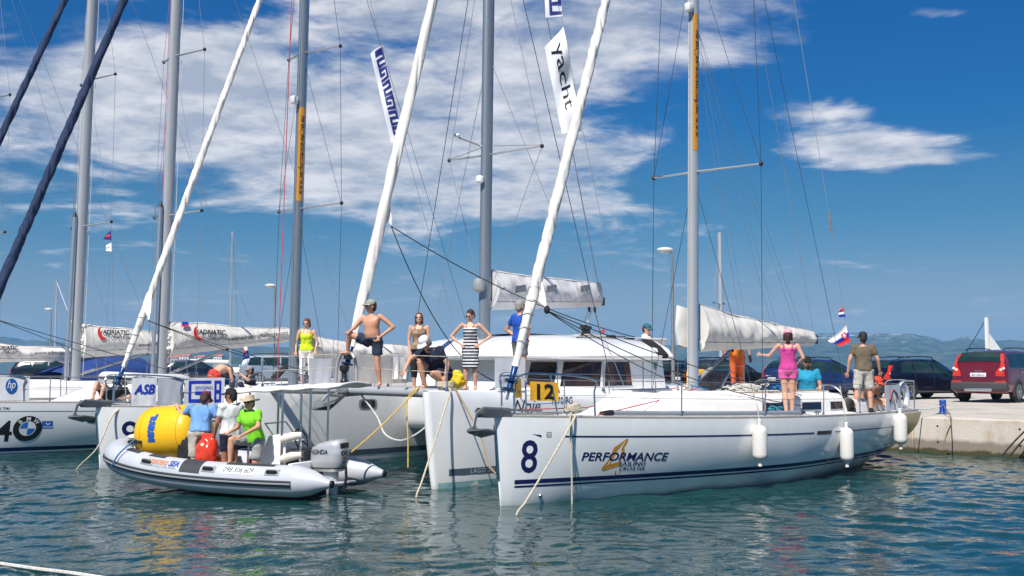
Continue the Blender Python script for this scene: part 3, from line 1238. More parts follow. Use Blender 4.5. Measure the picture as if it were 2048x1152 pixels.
    def genoa(self, foot, top, r0=0.105, r1=0.075, mat=SAILW, drum=M('furler_blue', (0.01, 0.05, 0.16), 0.3, 0.3), clew=None, turns=26, seed=0, lash=True):
        """headsail rolled round its stay"""
        a, b = Vector(foot), Vector(top)
        n, m = 340, 36
        d = (b - a).normalized()
        e1 = d.orthogonal().normalized(); e2 = d.cross(e1)
        Lg = (b - a).length

        def fn(i, j):
            t = i
            q = a + (b - a) * (0.035 + 0.955 * t)
            r = r0 + (r1 - r0) * t
            r *= 0.62 + 0.38 * smooth01(t / 0.10)
            ang = 2 * PI * j
            w = turns * t * 2 * PI
            mod = 0.55 + 0.9 * mnoise.noise(Vector((t * Lg * 1.1, seed * 3.0, 0.5)))
            wr_ = w * 0.5 + 1.8 * mnoise.noise(Vector((t * Lg * 0.5, seed, 2.0)))
            gr = (0.5 + 0.5 * math.sin(3 * ang + 3 * wr_)) ** 7 * 0.28 * mod + (0.5 + 0.5 * math.sin(2 * ang + 2 * wr_ * 1.25 + 1.0)) ** 9 * 0.15 * (0.4 + mod)
            rr = r * (1.05 - gr + 0.03 * math.sin(ang * 2 + w) + 0.055 * math.sin(ang * 3 - w * 0.6 + seed) + 0.05 * mnoise.noise(Vector((t * Lg * 2.5, math.cos(ang), seed))))
            return q + e1 * (math.cos(ang) * rr) + e2 * (math.sin(ang) * rr)
        g = MB().grid(fn, n, m).build('furled_genoa', mat, self.root, angle=80)
        MB().tube([a + d * 0.0, a + d * (0.05 * Lg)], 0.025, 8).build('stay_foil', STEEL, g)
        rotm = d.to_track_quat('Z', 'Y').to_matrix().to_4x4()
        k = Lg * 0.022
        dr = MB().lathe([(0.02, -0.1), (0.11, -0.09), (0.115, -0.07), (0.055, -0.06), (0.05, 0.04), (0.105, 0.05), (0.11, 0.075), (0.045, 0.09), (0.05, 0.30), (0.03, 0.33)], 18,
                        Matrix.Translation(a + d * k * 0.7) @ rotm).build('furler_drum', drum, g)
        if clew is not None:
            # corner of the sail left out of the roll
            t0, t1, out = clew
            q0 = a + (b - a) * t0; q1 = a + (b - a) * t1
            o = Vector(out)
            pts = [q0, q1, o]

            def fc(i, j):
                base = q0.lerp(q1, i)
                p = base.lerp(o, j ** 0.9)
                p += e2 * 0.02 * math.sin(7 * i + 5 * j)
                return p
            MB().grid(fc, 8, 8).build('clew', mat, g)
        if lash:
            mb = MB()
            for t in (0.06, 0.075, 0.09, 0.105, 0.12):
                q = a + (b - a) * t
                pts = [q + (e1 * math.cos(x) + e2 * math.sin(x)) * (r0 * 1.06 * (0.62 + 0.38 * smooth01(t / 0.10))) + d * (x * 0.012) for x in np.linspace(0, 2 * PI, 14)]
                mb.tube(pts, 0.007, 4)
            mb.build('lashing', ROPEG, g)
        return g

    # ---- deck gear
    def pulpit(self, open_front=True):
        L = self.L
        z = self.zb
        for s in (-1, 1):
            a = Vector((1.55, s * self.hb(1.55 / L, z) * 0.97, self.zd(1.55 / L)))
            b = a + Vector((-0.05, 0, 0.62))
            c = Vector((0.75, s * 0.36, z + 0.66))
            d = Vector((0.35, s * 0.20, z + 0.62))
            e = Vector((0.30, s * 0.14, z + 0.02))
            pts = spline([a, a + Vector((-0.02, 0, 0.4)), b, c, d + Vector((-.02, 0, 0)), e + Vector((0, 0, 0.35)), e], 6)
            MB().tube(pts, 0.0155, 8).build('pulpit', STEEL, self.root)
            MB().tube([Vector((0.85, s * 0.38, z + 0.65)), Vector((0.95, s * self.hb(0.95 / L, z) * 0.93, self.zd(0.95 / L)))], 0.0135, 8).build('pulpit_leg', STEEL, self.root)
        MB().tube([Vector((0.36, -0.20, z + 0.62)), Vector((0.30, 0, z + 0.63)), Vector((0.36, 0.20, z + 0.62))], 0.0145, 8).build('pulpit_bar', STEEL, self.root)

    def stanchions(self, xs, h=0.62, lines=(0.33, 0.61), sides=(-1, 1), lx=None):
        for s in sides:
            tops = []
            for x in xs:
                t = x / self.L
                q = Vector((x, s * (self.hb(t, self.zd(t)) - 0.07), self.zd(t)))
                MB().tube([q, q + Vector((0, s * 0.015, h))], 0.0125, 7).build('stanchion', STEEL, self.root)
                MB().lathe([(0.03, 0), (0.03, 0.03), (0.017, 0.08)], 8, Matrix.Translation(q)).build('stanchion_base', STEEL, self.root)
                tops.append(q)
            x0, x1 = lx or (1.5, self.L - 0.25)
            ends = [Vector((x0, s * (self.hb(x0 / self.L, self.zb) * 0.97), self.zd(x0 / self.L))),
                    *tops,
                    Vector((x1, s * (self.hb(x1 / self.L, self.zs) - 0.1), self.zd(x1 / self.L)))]
            for hh in lines:
                MB().tube([q + Vector((0, s * 0.012, hh)) for q in ends], 0.0045, 5).build('lifeline', WIREL, self.root)

    def pushpit(self):
        L = self.L
        for s in (-1, 1):
            z = self.zs
            y = self.hb(0.985, z) - 0.1
            y1 = self.hb(0.88, z) - 0.08
            pts = spline([(L * 0.88, s * y1, z), (L * 0.88, s * y1, z + 0.5), (L * 0.90, s * (y1), z + 0.66), (L * 0.985, s * y, z + 0.66), (L * 0.99, s * y * 0.6, z + 0.66), (L * 0.992, s * y * 0.55, z + 0.35), (L * 0.992, s * y * 0.55, z)], 5)
            MB().tube(pts, 0.0145, 7).build('pushpit', STEEL, self.root)
            MB().tube([(L * 0.985, s * y, z + 0.66), (L * 0.985, s * y, z)], 0.0135, 7).build('pushpit_leg', STEEL, self.root)

    def anchor(self, s=1.0, style='delta'):
        z = self.zb
        r = MB()
        for y in (-0.075, 0.075):
            r.poly([(-0.36, 0.10), (-0.30, 0.15), (0.25, 0.07), (0.55, 0.03), (0.55, -0.01), (0.0, -0.01), (-0.30, 0.0)],
                   lambda u, v, w, y=y: Vector((u, y + w, z + v)), 0.012)
        r.tube([(-0.28, -0.08, z + 0.07), (-0.28, 0.08, z + 0.07)], 0.05, 10)
        r.box((0.2, 0, z + 0.004), (0.6, 0.14, 0.016))
        ro = r.build('bow_roller', M('roller_steel', (0.22, 0.225, 0.23), 0.45, 0.8, var=0.2, vscale=10), self.root)
        a = MB()
        a.tube([(0.35, 0, z + 0.09), (-0.25, 0, z + 0.13), (-0.42, 0, z + 0.05), (-0.47, 0, z - 0.12), (-0.40, 0, z - 0.24)], 0.030, 8, ell=(1.3, 0.7))
        # fluke: two swept plates meeting in a point under the stem
        for sgn in (-1, 1):
            v = [Vector((-0.62, 0, z - 0.17)), Vector((-0.38, sgn * 0.17, z - 0.15)), Vector((-0.05, sgn * 0.04, z - 0.19)), Vector((0.02, 0, z - 0.24)), Vector((-0.30, 0, z - 0.28)), Vector((-0.58, 0, z - 0.20))]
            w = [q + Vector((0, 0, -0.022)) for q in v]
            n = 6
            a.add(v + w, [(0, 1, 2, 3, 4, 5), tuple(reversed(range(6, 12)))] + [(i, i + 6, (i + 1) % 6 + 6, (i + 1) % 6) for i in range(6)])
        a.build('anchor', GALV, ro, angle=30)
        MB().tube([(0.35, 0, z + 0.10), (0.8, 0, z + 0.07), (1.1, 0, z + 0.06)], 0.018, 6).build('anchor_chain', GALV, ro)
        return ro

    def stem_guard(self):
        pts = []
        for z in np.linspace(self.zb - 0.12, self.zb - 0.95, 8):
            pts.append(Vector((self.rake(0, z) - 0.016, 0, z)))
        MB().tube(pts, 0.028, 8, ell=(0.6, 1.1), up=(1, 0, 0)).build('stem_guard', STEEL, self.hull_o)

    def cleat(self, x, side=-1):
        t = x / self.L
        z = self.zd(t) + 0.03
        y = side * (self.hb(t, z) - 0.14)
        c = MB()
        c.tube([(x - 0.13, y, z + 0.05), (x - 0.06, y, z + 0.06), (x + 0.06, y, z + 0.06), (x + 0.13, y, z + 0.05)], 0.014, 8)
        c.tube([(x - 0.04, y, z - 0.03), (x - 0.04, y, z + 0.06)], 0.014, 8)
        c.tube([(x + 0.04, y, z - 0.03), (x + 0.04, y, z + 0.06)], 0.014, 8)
        return c.build('cleat', STEEL, self.root)

    def cockpit(self, x0, x1, hood=None):
        """coamings, wheel, companionway hood"""
        for s in (-1, 1):
            def fn(i, j):
                x = x0 + (x1 - x0) * i
                t = x / self.L
                w = 0.36 * (1 - 0.3 * i)
                yc = s * (self.hb(t, self.zs) - 0.62)
                ang = PI * j
                return Vector((x, yc + math.cos(ang) * w * 0.5, self.zd(t) + 0.03 + math.sin(ang) ** 0.6 * (0.30 - 0.12 * i)))
            MB().grid(fn, 12, 8, flip=True).build('coaming', DECKM, self.root, angle=50)
        # steering wheel on a pedestal
        xw = x0 + (x1 - x0) * 0.62
        zc = self.zs + 0.10
        MB().tube([(xw, 0, self.zs - 0.3), (xw, 0, zc)], [0.1, 0.07], 8).build('pedestal', GEL, self.root)
        mb = MB()
        R = 0.42
        c = Vector((xw + 0.1, 0, zc + 0.05))
        mb.tube([c + Vector((0, R * math.cos(a), R * math.sin(a))) for a in np.linspace(0, 2 * PI, 28)], 0.016, 6, caps=False)
        for k in range(5):
            a = 2 * PI * k / 5
            mb.tube([c, c + Vector((0, R * math.cos(a), R * math.sin(a)))], 0.009, 5)
        mb.build('steering_wheel', STEEL, self.root)
        if hood:
            mat, hx, hw, hh, hl = hood

            def fh(i, j):
                ang = PI * j
                f = math.sin(PI / 2 * min(1, 0.18 + i * 1.0)) ** 0.7
                return Vector((hx + hl * i, math.cos(ang) * hw, self.top(hx) - 0.1 + math.sin(ang) ** 0.55 * hh * f))
            MB().grid(fh, 10, 14).build('sprayhood', mat, self.root, angle=60)

    def winch(self, x, y, z=None):
        z = self.top(x, y) if z is None else z
        w = MB().lathe([(0.085, 0), (0.09, 0.03), (0.06, 0.05), (0.055, 0.11), (0.08, 0.13), (0.085, 0.16), (0.05, 0.175)], 14, Matrix.Translation((x, y, z)))
        return w.build('winch', BLACKPL, self.root)


def project(q):
    c, s = math.cos(TILT), math.sin(TILT)
    y, z = q.y, q.z - CAMZ
    d = y * c + z * s
    v = -y * s + z * c
    return 1024 + q.x / d * FPX, 576 - v / d * FPX


def hull_at(Y_, px, py, side=-1):
    """x aft and height of the spot of the near topside seen at that pixel"""
    x, z = 3.0, 0.8
    for _ in range(40):
        q = project(Y_.world(*Y_.surf(x, z, side)))
        qx = project(Y_.world(*Y_.surf(x + 0.05, z, side)))
        gx = (qx[0] - q[0]) / 0.05
        qz = project(Y_.world(*Y_.surf(x, z + 0.05, side)))
        gz = (qz[1] - q[1]) / 0.05
        x += max(-0.8, min(0.8, (px - q[0]) / gx * 0.8))
        x = max(0.02, min(Y_.L - 0.02, x))
        z += max(-0.3, min(0.3, (py - q[1]) / gz * 0.8))
    return x, z


def hull_text(Y_, s, px0, px1, pyc, ph, mat, name='lettering', vfix=0.36, **kw):
    """lettering spanning two photo columns, centred on a row, ph pixels tall"""
    x0, z0 = hull_at(Y_, px0, pyc); x1, z1 = hull_at(Y_, px1, pyc)
    xc = (x0 + x1) / 2
    pa = project(Y_.world(*Y_.surf(xc, (z0 + z1) / 2)))[1]
    pb = project(Y_.world(*Y_.surf(xc, (z0 + z1) / 2 + 0.1)))[1]
    hgt = ph / (pa - pb) * 0.1
    size = hgt / 0.72
    vs, fs = text2d(s, size=size, **kw)
    us = [q[0] for q in vs]; vv = [q[1] for q in vs]
    w = max(us) - min(us)
    k = (x1 - x0) / w
    cu, cv = (max(us) + min(us)) / 2, (max(vv) + min(vv)) / 2
    slope = (z1 - z0) / (x1 - x0)
    mb = MB().add([Y_.surf(xc + (u - cu) * k, (z0 + z1) / 2 + (v - cv) + slope * (u - cu) * k, -1, 0.0032) for u, v in vs], fs)
    return mb.build(name, mat, Y_.hull_o, smooth=False)


def hull_poly(Y_, polys, mat, name, off=0.002):
    """outlines given in photo pixels, laid on the near topside"""
    mb = MB()
    for pl in polys:
        pts = [Y_.surf(*hull_at(Y_, a, b), -1, off) for a, b in pl]
        mb.add(pts, [tuple(range(len(pts)))])
    return mb.build(name, mat, Y_.hull_o, smooth=False)


ANG = 47.8


def BLACKC_():
    return M('black_canvas', (0.018, 0.019, 0.022), 0.9, bump=0.5, bscale=10)


# ================================================================ the white yacht with the blue 8, in front
y8 = Yacht('racing_yacht', 'white sailing yacht with blue number 8 on the bow, nearest the camera', (-0.26, 17.2), ANG, zb=1.36, zs=1.12, mx=5.5)
y8.hull(GEL, gold=True)
y8.stripe(0.25, 11.6, lambda x: 0.30 + 0.006 * (x - 6) ** 2 * 0.12, lambda x: 0.365 + 0.006 * (x - 6) ** 2 * 0.12)
y8.stripe(0.25, 11.6, lambda x: 0.245 + 0.006 * (x - 6) ** 2 * 0.12, lambda x: 0.275 + 0.006 * (x - 6) ** 2 * 0.12)
y8.stripe(1.05, 6.55, lambda x: y8.zd(x / 12.2) - 0.30, lambda x: y8.zd(x / 12.2) - 0.275, name='cove_line')
y8.stripe(7.35, 10.9, lambda x: y8.zd(x / 12.2) - 0.30, lambda x: y8.zd(x / 12.2) - 0.275, name='cove_line')
y8.stripe(6.65, 7.2, lambda x: y8.zd(x / 12.2) - 0.32, lambda x: y8.zd(x / 12.2) - 0.255, mat=BLACKP, name='hull_window')
hull_text(y8, '8', 1042, 1075, 913, 66, NAVY, 'number', bold=0.008)
hull_poly(y8, [[(1254, 877), (1228, 895), (1219, 917), (1202, 938), (1206, 942), (1222, 926), (1232, 906), (1243, 891)], [(1206, 942), (1241, 931), (1241, 922), (1216, 930)],
               [(1254, 877), (1257, 878), (1247, 912), (1241, 942), (1232, 956), (1229, 947), (1236, 920), (1244, 895)]], ORANGE, 'swoosh_four')
hull_text(y8, 'PERFORMANCE', 1164, 1336, 913, 16.5, NAVY, bold=0.0035, shear=0.12)
hull_text(y8, 'SAILING', 1238, 1291, 927, 9, NAVY, bold=0.0012)
hull_text(y8, 'CROATIA', 1238, 1290, 937, 8, NAVY, bold=0.0012)
hull_poly(y8, [[(1064, 868), (1083, 870), (1083, 875)]], NAVY, 'bow_arrow')
hull_poly(y8, [[(1094, 864), (1102, 864), (1102, 866), (1094, 866)], [(1093, 869), (1103, 869), (1103, 871), (1093, 871)], [(1093, 864), (1095, 864), (1095, 874), (1093, 874)], [(1101, 864), (1103, 864), (1103, 874), (1101, 874)], [(1093, 873), (1103, 873), (1103, 875), (1093, 875)]], GREYPL, 'badge')
MB().ell(y8.surf(0.75, 0.12, -1, 0.01), (0.035, 0.035, 0.035)).build('through_hull', STEEL, y8.hull_o)
y8.stem_guard()
y8.coachroof(2.5, 9.3, 1.28, 0.40, windows=((5.9, 6.75), (7.35, 8.15), (8.55, 9.1)), front=1.7)
y8.mast(16.2, (0.125, 0.085), ALUW, ((5.85, 1.22), (10.3, 1.02)), 0.42, 0.022)
y8.halyards()
# orange name band on the mast's starboard side
def mast_band(Y_, z0, z1, sec, text, tz0, tz1):
    def fn(i, j):
        z = z0 + (z1 - z0) * i
        a = -2.60 + 2.40 * j        # wraps the side that faces the camera's right
        q = Y_.mp(z)
        return q + Vector((math.cos(a) * (sec[0] + 0.004), math.sin(a) * (sec[1] + 0.004), 0))
    b = MB().grid(fn, 14, 10).build('name_band', ORANGE, Y_.mast_o)
    vs, fs = text2d(text, size=0.30, bold=0.004, align='LEFT')
    us = [q[0] for q in vs]
    k = (tz1 - tz0) / (max(us) - min(us))

    def ft(u, v):
        z = tz0 + (u - min(us)) * k
        a = -0.55 - (v - 0.10) / 0.105 * 1.0 + 0.0
        a = -1.82 - (v - 0.09) * 4.2
        q = Y_.mp(z)
        return q + Vector((math.cos(a) * (sec[0] + 0.007), math.sin(a) * (sec[1] + 0.007), 0))
    MB().add([ft(u, v) for u, v in vs], fs).build('band_lettering', BLACKP, b, smooth=False)


mast_band(y8, 6.26, 8.95, (0.125, 0.085), 'www.performance-sailing.eu', 6.50, 8.62)
MB().rbox(y8.mp(9.05) + Vector((-0.2, -0.02, 0)), (0.16, 0.13, 0.16), 0.03).build('mast_light', WHITEP, y8.mast_o)
y8.boom(2.52, 2.70, 4.75, 0.84, 0.22, seed=4, wid=0.20, bunch=False, wave=0.03)
# the cover wraps the mast: a flap on its forward side
def flap(Y_, z0, z1, depth):
    def fn(i, j):
        a = PI * (0.05 + 0.9 * j)
        z = z0 + (z1 - z0) * i
        w = depth * (0.55 + 0.45 * math.sin(PI * (0.1 + 0.8 * i)))
        n = mnoise.noise(Vector((i * 3, j * 4, 3.3))) * 0.04
        return Vector((Y_.mx + 0.28 - math.sin(a) * (w + 0.34) + n, 0.20 + math.cos(a) * 0.12, z + 0.08 * (1 - abs(2 * j - 1))))
    MB().grid(fn, 12, 14).build('mast_flap', SAILC, Y_.cover_o)


flap(y8, 2.45, 3.2, 0.2)
y8.vang(1.25, dark=True)
y8.genoa((0.27, 0, 1.62), (5.62, 0, 16.0), 0.090, 0.070, clew=(0.115, 0.15, (0.95, -0.22, 3.05)), turns=24, seed=2)
for tgt, sag in (((7.6, -1.15, 1.55), 0.12), ((7.2, -1.45, 1.35), 0.25), ((7.6, 1.15, 1.55), 0.12)):
    MB().tube([Vector((0.95, -0.22, 3.02)).lerp(Vector(tgt), t) - Vector((0, 0, sag * 4 * t * (1 - t))) for t in np.linspace(0, 1, 14)], 0.0085, 5).build('jib_sheet', ROPEB, y8.root)
MB().ell((0.97, -0.22, 3.03), (0.05, 0.05, 0.07)).build('sheet_knot', ROPEB, y8.root)
y8.pulpit()
y8.stanchions([3.2, 5.15, 7.0, 8.6], 0.62)
y8.pushpit()
y8.anchor()
for x in (1.2, 6.9, 11.4):
    for s in (-1, 1):
        y8.cleat(x, s)
y8.cockpit(9.3, 11.8)
y8.hatch(3.9, 0.0, 0.5, -0.02)
y8.hatch(6.4, 0.25, 0.55, -0.75)
y8.hatch(9.45, -0.75, 0.34, -1.2)
for x, y in ((9.45, -1.15), (9.45, 1.15), (8.9, 0.5)):
    y8.winch(x, y, y8.zd(0.77) + 0.3)
# spinnaker pole lashed along the side deck
q = [Vector((x, -(y8.hb(x / 12.2, 1.2) - 0.15), y8.zd(x / 12.2) + 0.085)) for x in np.linspace(1.95, 6.3, 8)]
po = MB().tube([q[0], q[3], q[-1]] if False else q, 0.042, 10).build('spinnaker_pole', M('pole_grey', (0.36, 0.39, 0.43), 0.35, 0.4), y8.root)
MB().tube([q[0] + Vector((-0.22, 0.06, 0)), q[0] + Vector((-0.05, 0.01, 0)), q[0] + Vector((0.02, 0, 0))], [0.028, 0.05, 0.05], 10).build('pole_end', BLACKPL, po)
MB().tube([q[-1], q[-1] + Vector((0.16, 0, 0))], [0.048, 0.03], 10).build('pole_end', BLACKPL, po)
MB().tube([Vector((4.9, -0.7, y8.top(4.9, -0.7) + 0.05)), Vector((5.25, -0.1, y8.top(5.2) + 0.1)), Vector((6.4, 0.3, y8.top(6.4, 0.3) + 0.05))], 0.012, 6).build('deck_line', ROPEBL, y8.root)
MB().tube([Vector((1.6, -0.75, 1.36)), Vector((3.4, -0.6, y8.top(3.4, 0.6) + 0.04)), Vector((5.4, -0.2, y8.top(5.4, .2) + 0.06))], 0.009, 5).build('deck_line', ROPER, y8.root)
MB().tube([Vector((1.1, 0.55, 1.42)), Vector((3.0, 0.6, y8.top(3.0, .6) + 0.04)), Vector((5.3, 0.2, y8.top(5.3, .2) + 0.06))], 0.009, 5).build('deck_line', ROPER, y8.root)
for s in (-1, 1):
    MB().box((7.4, s * 0.82, y8.top(7.4, 0.82) + 0.025), (3.2, 0.04, 0.035)).build('handrail', M('teak', (0.42, 0.30, 0.19), 0.7, var=0.2, vscale=10), y8.root)
for k in range(3):
    MB().rbox((y8.mx + 0.30 + 0.1 * k, -0.10, y8.top(5.8) + 0.05), (0.08, 0.16, 0.09), 0.02).build('turning_block', BLACKPL, y8.root)
MB().tube([Vector((10.1, 0.3, 1.15)), Vector((10.1, 0.3, 2.72))], 0.022, 8).build('antenna_post', ALUD, y8.root)
MB().lathe([(0.10, 0), (0.10, 0.04), (0.06, 0.10), (0.03, 0.12)], 12, Matrix.Translation((10.1, 0.3, 2.70))).build('antenna_dome', BLACKPL, y8.root)
# topping lift, boom end
MB().tube([y8.boom_b + Vector((0, 0, 0.1)), y8.mp(16.0)], 0.006, 5).build('topping_lift', WIREL, y8.root)
for t in (0.35, 0.62, 0.85):
    q = y8.boom_a.lerp(y8.boom_b, t)
    for s in (-1, 1):
        MB().tube([q + Vector((0, s * 0.06, y8.boom_sec(t) * 0.93)), y8.mp(8.6) + Vector((0.1, s * 0.05, 0))], 0.0042, 4).build('lazy_jack', WIREL, y8.root)

# ================================================================ the moored yacht whose bow shows left of the inflatable
y9 = Yacht('moored_yacht', 'white sailing yacht with banners on its rail, behind the grey inflatable boat', (-8.62, 23.3), 49.5, zb=1.27, zs=1.12, mx=5.1, L=12.4)
y9.hull(GEL)
y9.stripe(0.25, 11.6, 0.30, 0.365)
y9.stripe(0.25, 11.6, 0.245, 0.275)
y9.stripe(1.05, 11.0, lambda x: y9.zd(x / 12.4) - 0.30, lambda x: y9.zd(x / 12.4) - 0.275, name='cove_line')
hull_text(y9, '9', 243, 276, 868, 52, NAVY, 'number', bold=0.008)
y9.stem_guard()
y9.coachroof(2.4, 9.2, 1.28, 0.38, windows=((5.7, 6.6), (7.1, 8.0)), front=1.5)
y9.mast(16.0, (0.135, 0.095), ALUD, ((5.95, 1.2), (9.85, 1.0)), 0.35, 0.022)
y9.halyards(((ROPER, -0.55, -0.1), (ROPER, -0.62, -0.2), (ROPEBL, 0.05, -0.11)))
mast_band(y9, 6.13, 8.47, (0.135, 0.095), 'www.performance-sailing.eu', 6.28, 8.25)
MB().rbox(y9.mp(8.62) + Vector((-0.24, -0.02, 0)), (0.18, 0.15, 0.2), 0.04).build('mast_light', WHITEP, y9.mast_o)
y9.boom(2.28, 2.36, 5.6, 0.62, 0.22, seed=8, wid=0.2)
y9.vang(1.4)
y9.genoa((0.42, 0, 1.62), (5.15, 0, 14.0), 0.078, 0.064, clew=(0.14, 0.185, (0.95, -0.35, 3.1)), turns=20, seed=5)
for tgt in ((7.2, -1.2, 1.5), (6.7, -1.4, 1.4)):
    MB().tube([Vector((0.95, -0.33, 3.08)).lerp(Vector(tgt), t) - Vector((0, 0, 0.5 * t * (1 - t))) for t in np.linspace(0, 1, 12)], 0.0085, 5).build('jib_sheet', ROPEB, y9.root)
y9.pulpit(); y9.stanchions([2.7, 4.4, 6.2, 8.0, 9.6]); y9.pushpit(); y9.anchor()
y9.cockpit(9.2, 11.9)
y9.cleat(1.3, -1)
y9.hatch(7.2, -0.2, 0.5, -0.9)
MB().rbox((5.6, -0.5, y9.top(5.6, .5) + 0.13), (0.5, 0.4, 0.2), 0.05).build('deck_locker', GEL2, y9.root)

# ================================================================ three more yachts of the row, ever farther to the left
ADR = M('letter_black', (0.02, 0.02, 0.022), 0.6)


def adriatic(Y_, x, z, k=1.0, url=True, name=True):
    """red crescent, name and address on the side of a sail cover"""
    f = Y_.cover_fn
    if name:
        out, inn = [], []
        for i in range(13):
            a = math.radians(105 + 175 * i / 12)
            out.append((0.155 * math.cos(a), 0.175 * math.sin(a)))
            inn.append((0.075 + 0.155 * math.cos(a) * 0.92, 0.045 + 0.175 * math.sin(a) * 0.92))
        mb = MB()
        n = 13
        mb.add([f(x + u * k, z + v * k) for u, v in out] + [f(x + u * k, z + v * k) for u, v in inn], [(i, i + 1, i + 1 + n, i + n) for i in range(n - 1)])
        mb.build('crescent', REDP, Y_.cover_o, smooth=False)
        sl = 0.0
        for s, dx, dz, sz, bo in (('ADRIATIC', 0.0, -0.02, 0.16, 0.006), ('CHALLENGE', 0.22, -0.15, 0.105, 0.002)):
            vs, fs = text2d(s, size=sz * k, shear=0.3, bold=bo, align='LEFT', xs=1.05)
            MB().add([f(x - 0.02 * k + dx * k + u, z + dz * k + v, 0.014) for u, v in vs], fs).build('lettering', ADR, Y_.cover_o, smooth=False)
    if url:
        L0 = Y_.boom_a.x + 1.75
        vs, fs = text2d('www.adriatic-challenge.com', size=0.17, shear=0.25, bold=0.002, align='LEFT', xs=1.12)
        g = (Y_.boom_b.z - Y_.boom_a.z) / (Y_.boom_b.x - Y_.boom_a.x)
        MB().add([f(L0 + u, Y_.boom_a.lerp(Y_.boom_b, (L0 + u - Y_.boom_a.x) / (Y_.boom_b.x - Y_.boom_a.x)).z + 0.10 + v, 0.014) for u, v in vs], fs).build('lettering', ADR, Y_.cover_o, smooth=False)


def stowed_pole(Y_, z1):
    q0 = Y_.mp(Y_.mz + 0.05) + Vector((-0.30, -0.05, 0)); q1 = Y_.mp(z1) + Vector((-0.24, -0.02, 0))
    p = MB().tube([q0, q1], 0.055, 12).build('stowed_pole', ALU, Y_.mast_o)
    MB().tube([q1, q1 + Vector((0.02, 0, 0.16))], [0.06, 0.02], 10).build('pole_end', BLACKPL, p)


y4 = Yacht('charter_yacht', 'large white yacht with black number 4 on its hull at the left edge', (-13.05, 25.75), 49.0, L=13.2, B=4.1, zb=1.27, zs=1.15, mx=5.6)
y4.hull(GEL2)
y4.stripe(0.2, 12.7, 0.10, 0.19, n=50)
y4.stripe(0.2, 12.7, 0.03, 0.05, mat=M('antifoul', (0.06, 0.065, 0.08), 0.6))
y4.stripe(0.4, 12.5, lambda x: y4.zd(x / 13.2) - 0.20, lambda x: y4.zd(x / 13.2) - 0.185, mat=M('thin_grey', (0.12, 0.12, 0.14), 0.4), name='cove_line')
hull_text(y4, '4', -10, 24, 862, 42, BLACKP, 'number', bold=0.008)
hull_text(y4, 'MAI TAI', -14, 20, 817, 5, BLACKP, 'lettering', shear=0.3, bold=0.002)
# roundel: black ring, white rim, blue and white quarters
def roundel(Y_, px, py, r):
    x, z = hull_at(Y_, px, py)
    n = 40

    def ring(r0, r1, mat, off, name):
        vs = []
        for i in range(n):
            a = 2 * PI * i / n
            vs += [Y_.surf(x + r0 * math.cos(a), z + r0 * math.sin(a), -1, off), Y_.surf(x + r1 * math.cos(a), z + r1 * math.sin(a), -1, off)]
        MB().add(vs, [(2 * i, 2 * i + 1, (2 * i + 3) % (2 * n), (2 * i + 2) % (2 * n)) for i in range(n)]).build(name, mat, Y_.hull_o, smooth=False)
    ring(r * 0.55, r, BLACKP, 0.005, 'roundel_ring')
    ring(r * 0.53, r * 0.58, WHITEP, 0.007, 'roundel_rim')
    for k in range(4):
        vs = [Y_.surf(x, z, -1, 0.006)]
        for i in range(9):
            a = PI / 2 * (k + i / 8)
            vs.append(Y_.surf(x + r * 0.55 * math.cos(a), z + r * 0.55 * math.sin(a), -1, 0.006))
        MB().add(vs, [tuple(range(10))]).build('roundel_quarter', WHITEP if k % 2 == 0 else M('roundel_blue', (0.02, 0.16, 0.52), 0.4), Y_.hull_o, smooth=False)
    for ch, a in (('B', 135), ('M', 90), ('W', 45)):
        vs, fs = text2d(ch, size=r * 0.42, bold=0.002)
        aa = math.radians(a - 90)
        cx, cz = x + r * 0.77 * math.cos(math.radians(a)), z + r * 0.77 * math.sin(math.radians(a))
        mb = MB().add([Y_.surf(cx + u * math.cos(aa) - (v - r * 0.14) * math.sin(aa), cz + u * math.sin(aa) + (v - r * 0.14) * math.cos(aa), -1, 0.008) for u, v in vs], fs)
        mb.build('lettering', WHITEP, Y_.hull_o, smooth=False)


roundel(y4, 55, 857, 0.30)
hull_poly(y4, [[(84, 842), (106, 842), (106, 857), (84, 857)]], M('plate_blue', (0.02, 0.13, 0.50), 0.4), 'blue_plate')
hull_text(y4, 'UNIQA', 85, 105, 854, 4, WHITEP, bold=0.0005)
hull_poly(y4, [[(91, 845), (93, 845), (96, 849), (94, 850)], [(96, 849), (99, 845), (101, 847), (97, 850)]], WHITEP, 'plate_mark')
hull_poly(y4, [[(171, 841), (176, 838), (186, 837), (196, 838), (200, 841), (196, 845), (184, 846), (175, 845)]], STEEL, 'port_rim', 0.005)
hull_poly(y4, [[(174, 841), (178, 839), (186, 838), (195, 839), (197, 841), (194, 844), (184, 845), (177, 844)]], GLASSD, 'port_light', 0.008)
y4.coachroof(2.6, 9.8, 1.35, 0.42, windows=((5.4, 6.5), (7.0, 8.2)), front=1.6)
y4.mast(16.5, (0.15, 0.10), ALUW, ((6.15, 1.15), (10.55, 1.0)), 0.30, 0.022, wmat=WIREL)
y4.halyards(((ROPER, -0.15, 0.1), (ROPEG, 0.2, -0.1)))
stowed_pole(y4, 6.35)
y4.boom(2.48, 3.02, 4.9, 0.86, 0.22, seed=12, wid=0.19)
adriatic(y4, y4.mx + 1.0, 2.98, 1.15)
y4.vang(1.9)
y4.genoa((0.30, 0, 1.62), (5.55, 0, 15.0), 0.12, 0.09, mat=SAILN, clew=(0.145, 0.185, (0.98, -0.36, 3.2)), turns=18, seed=7)
for s in (-1, 1):
    MB().tube([Vector((0.98, -0.36, 3.2)), Vector((6.5, s * 1.3, 1.6))], 0.010, 5).build('jib_sheet', WIRE, y4.root)
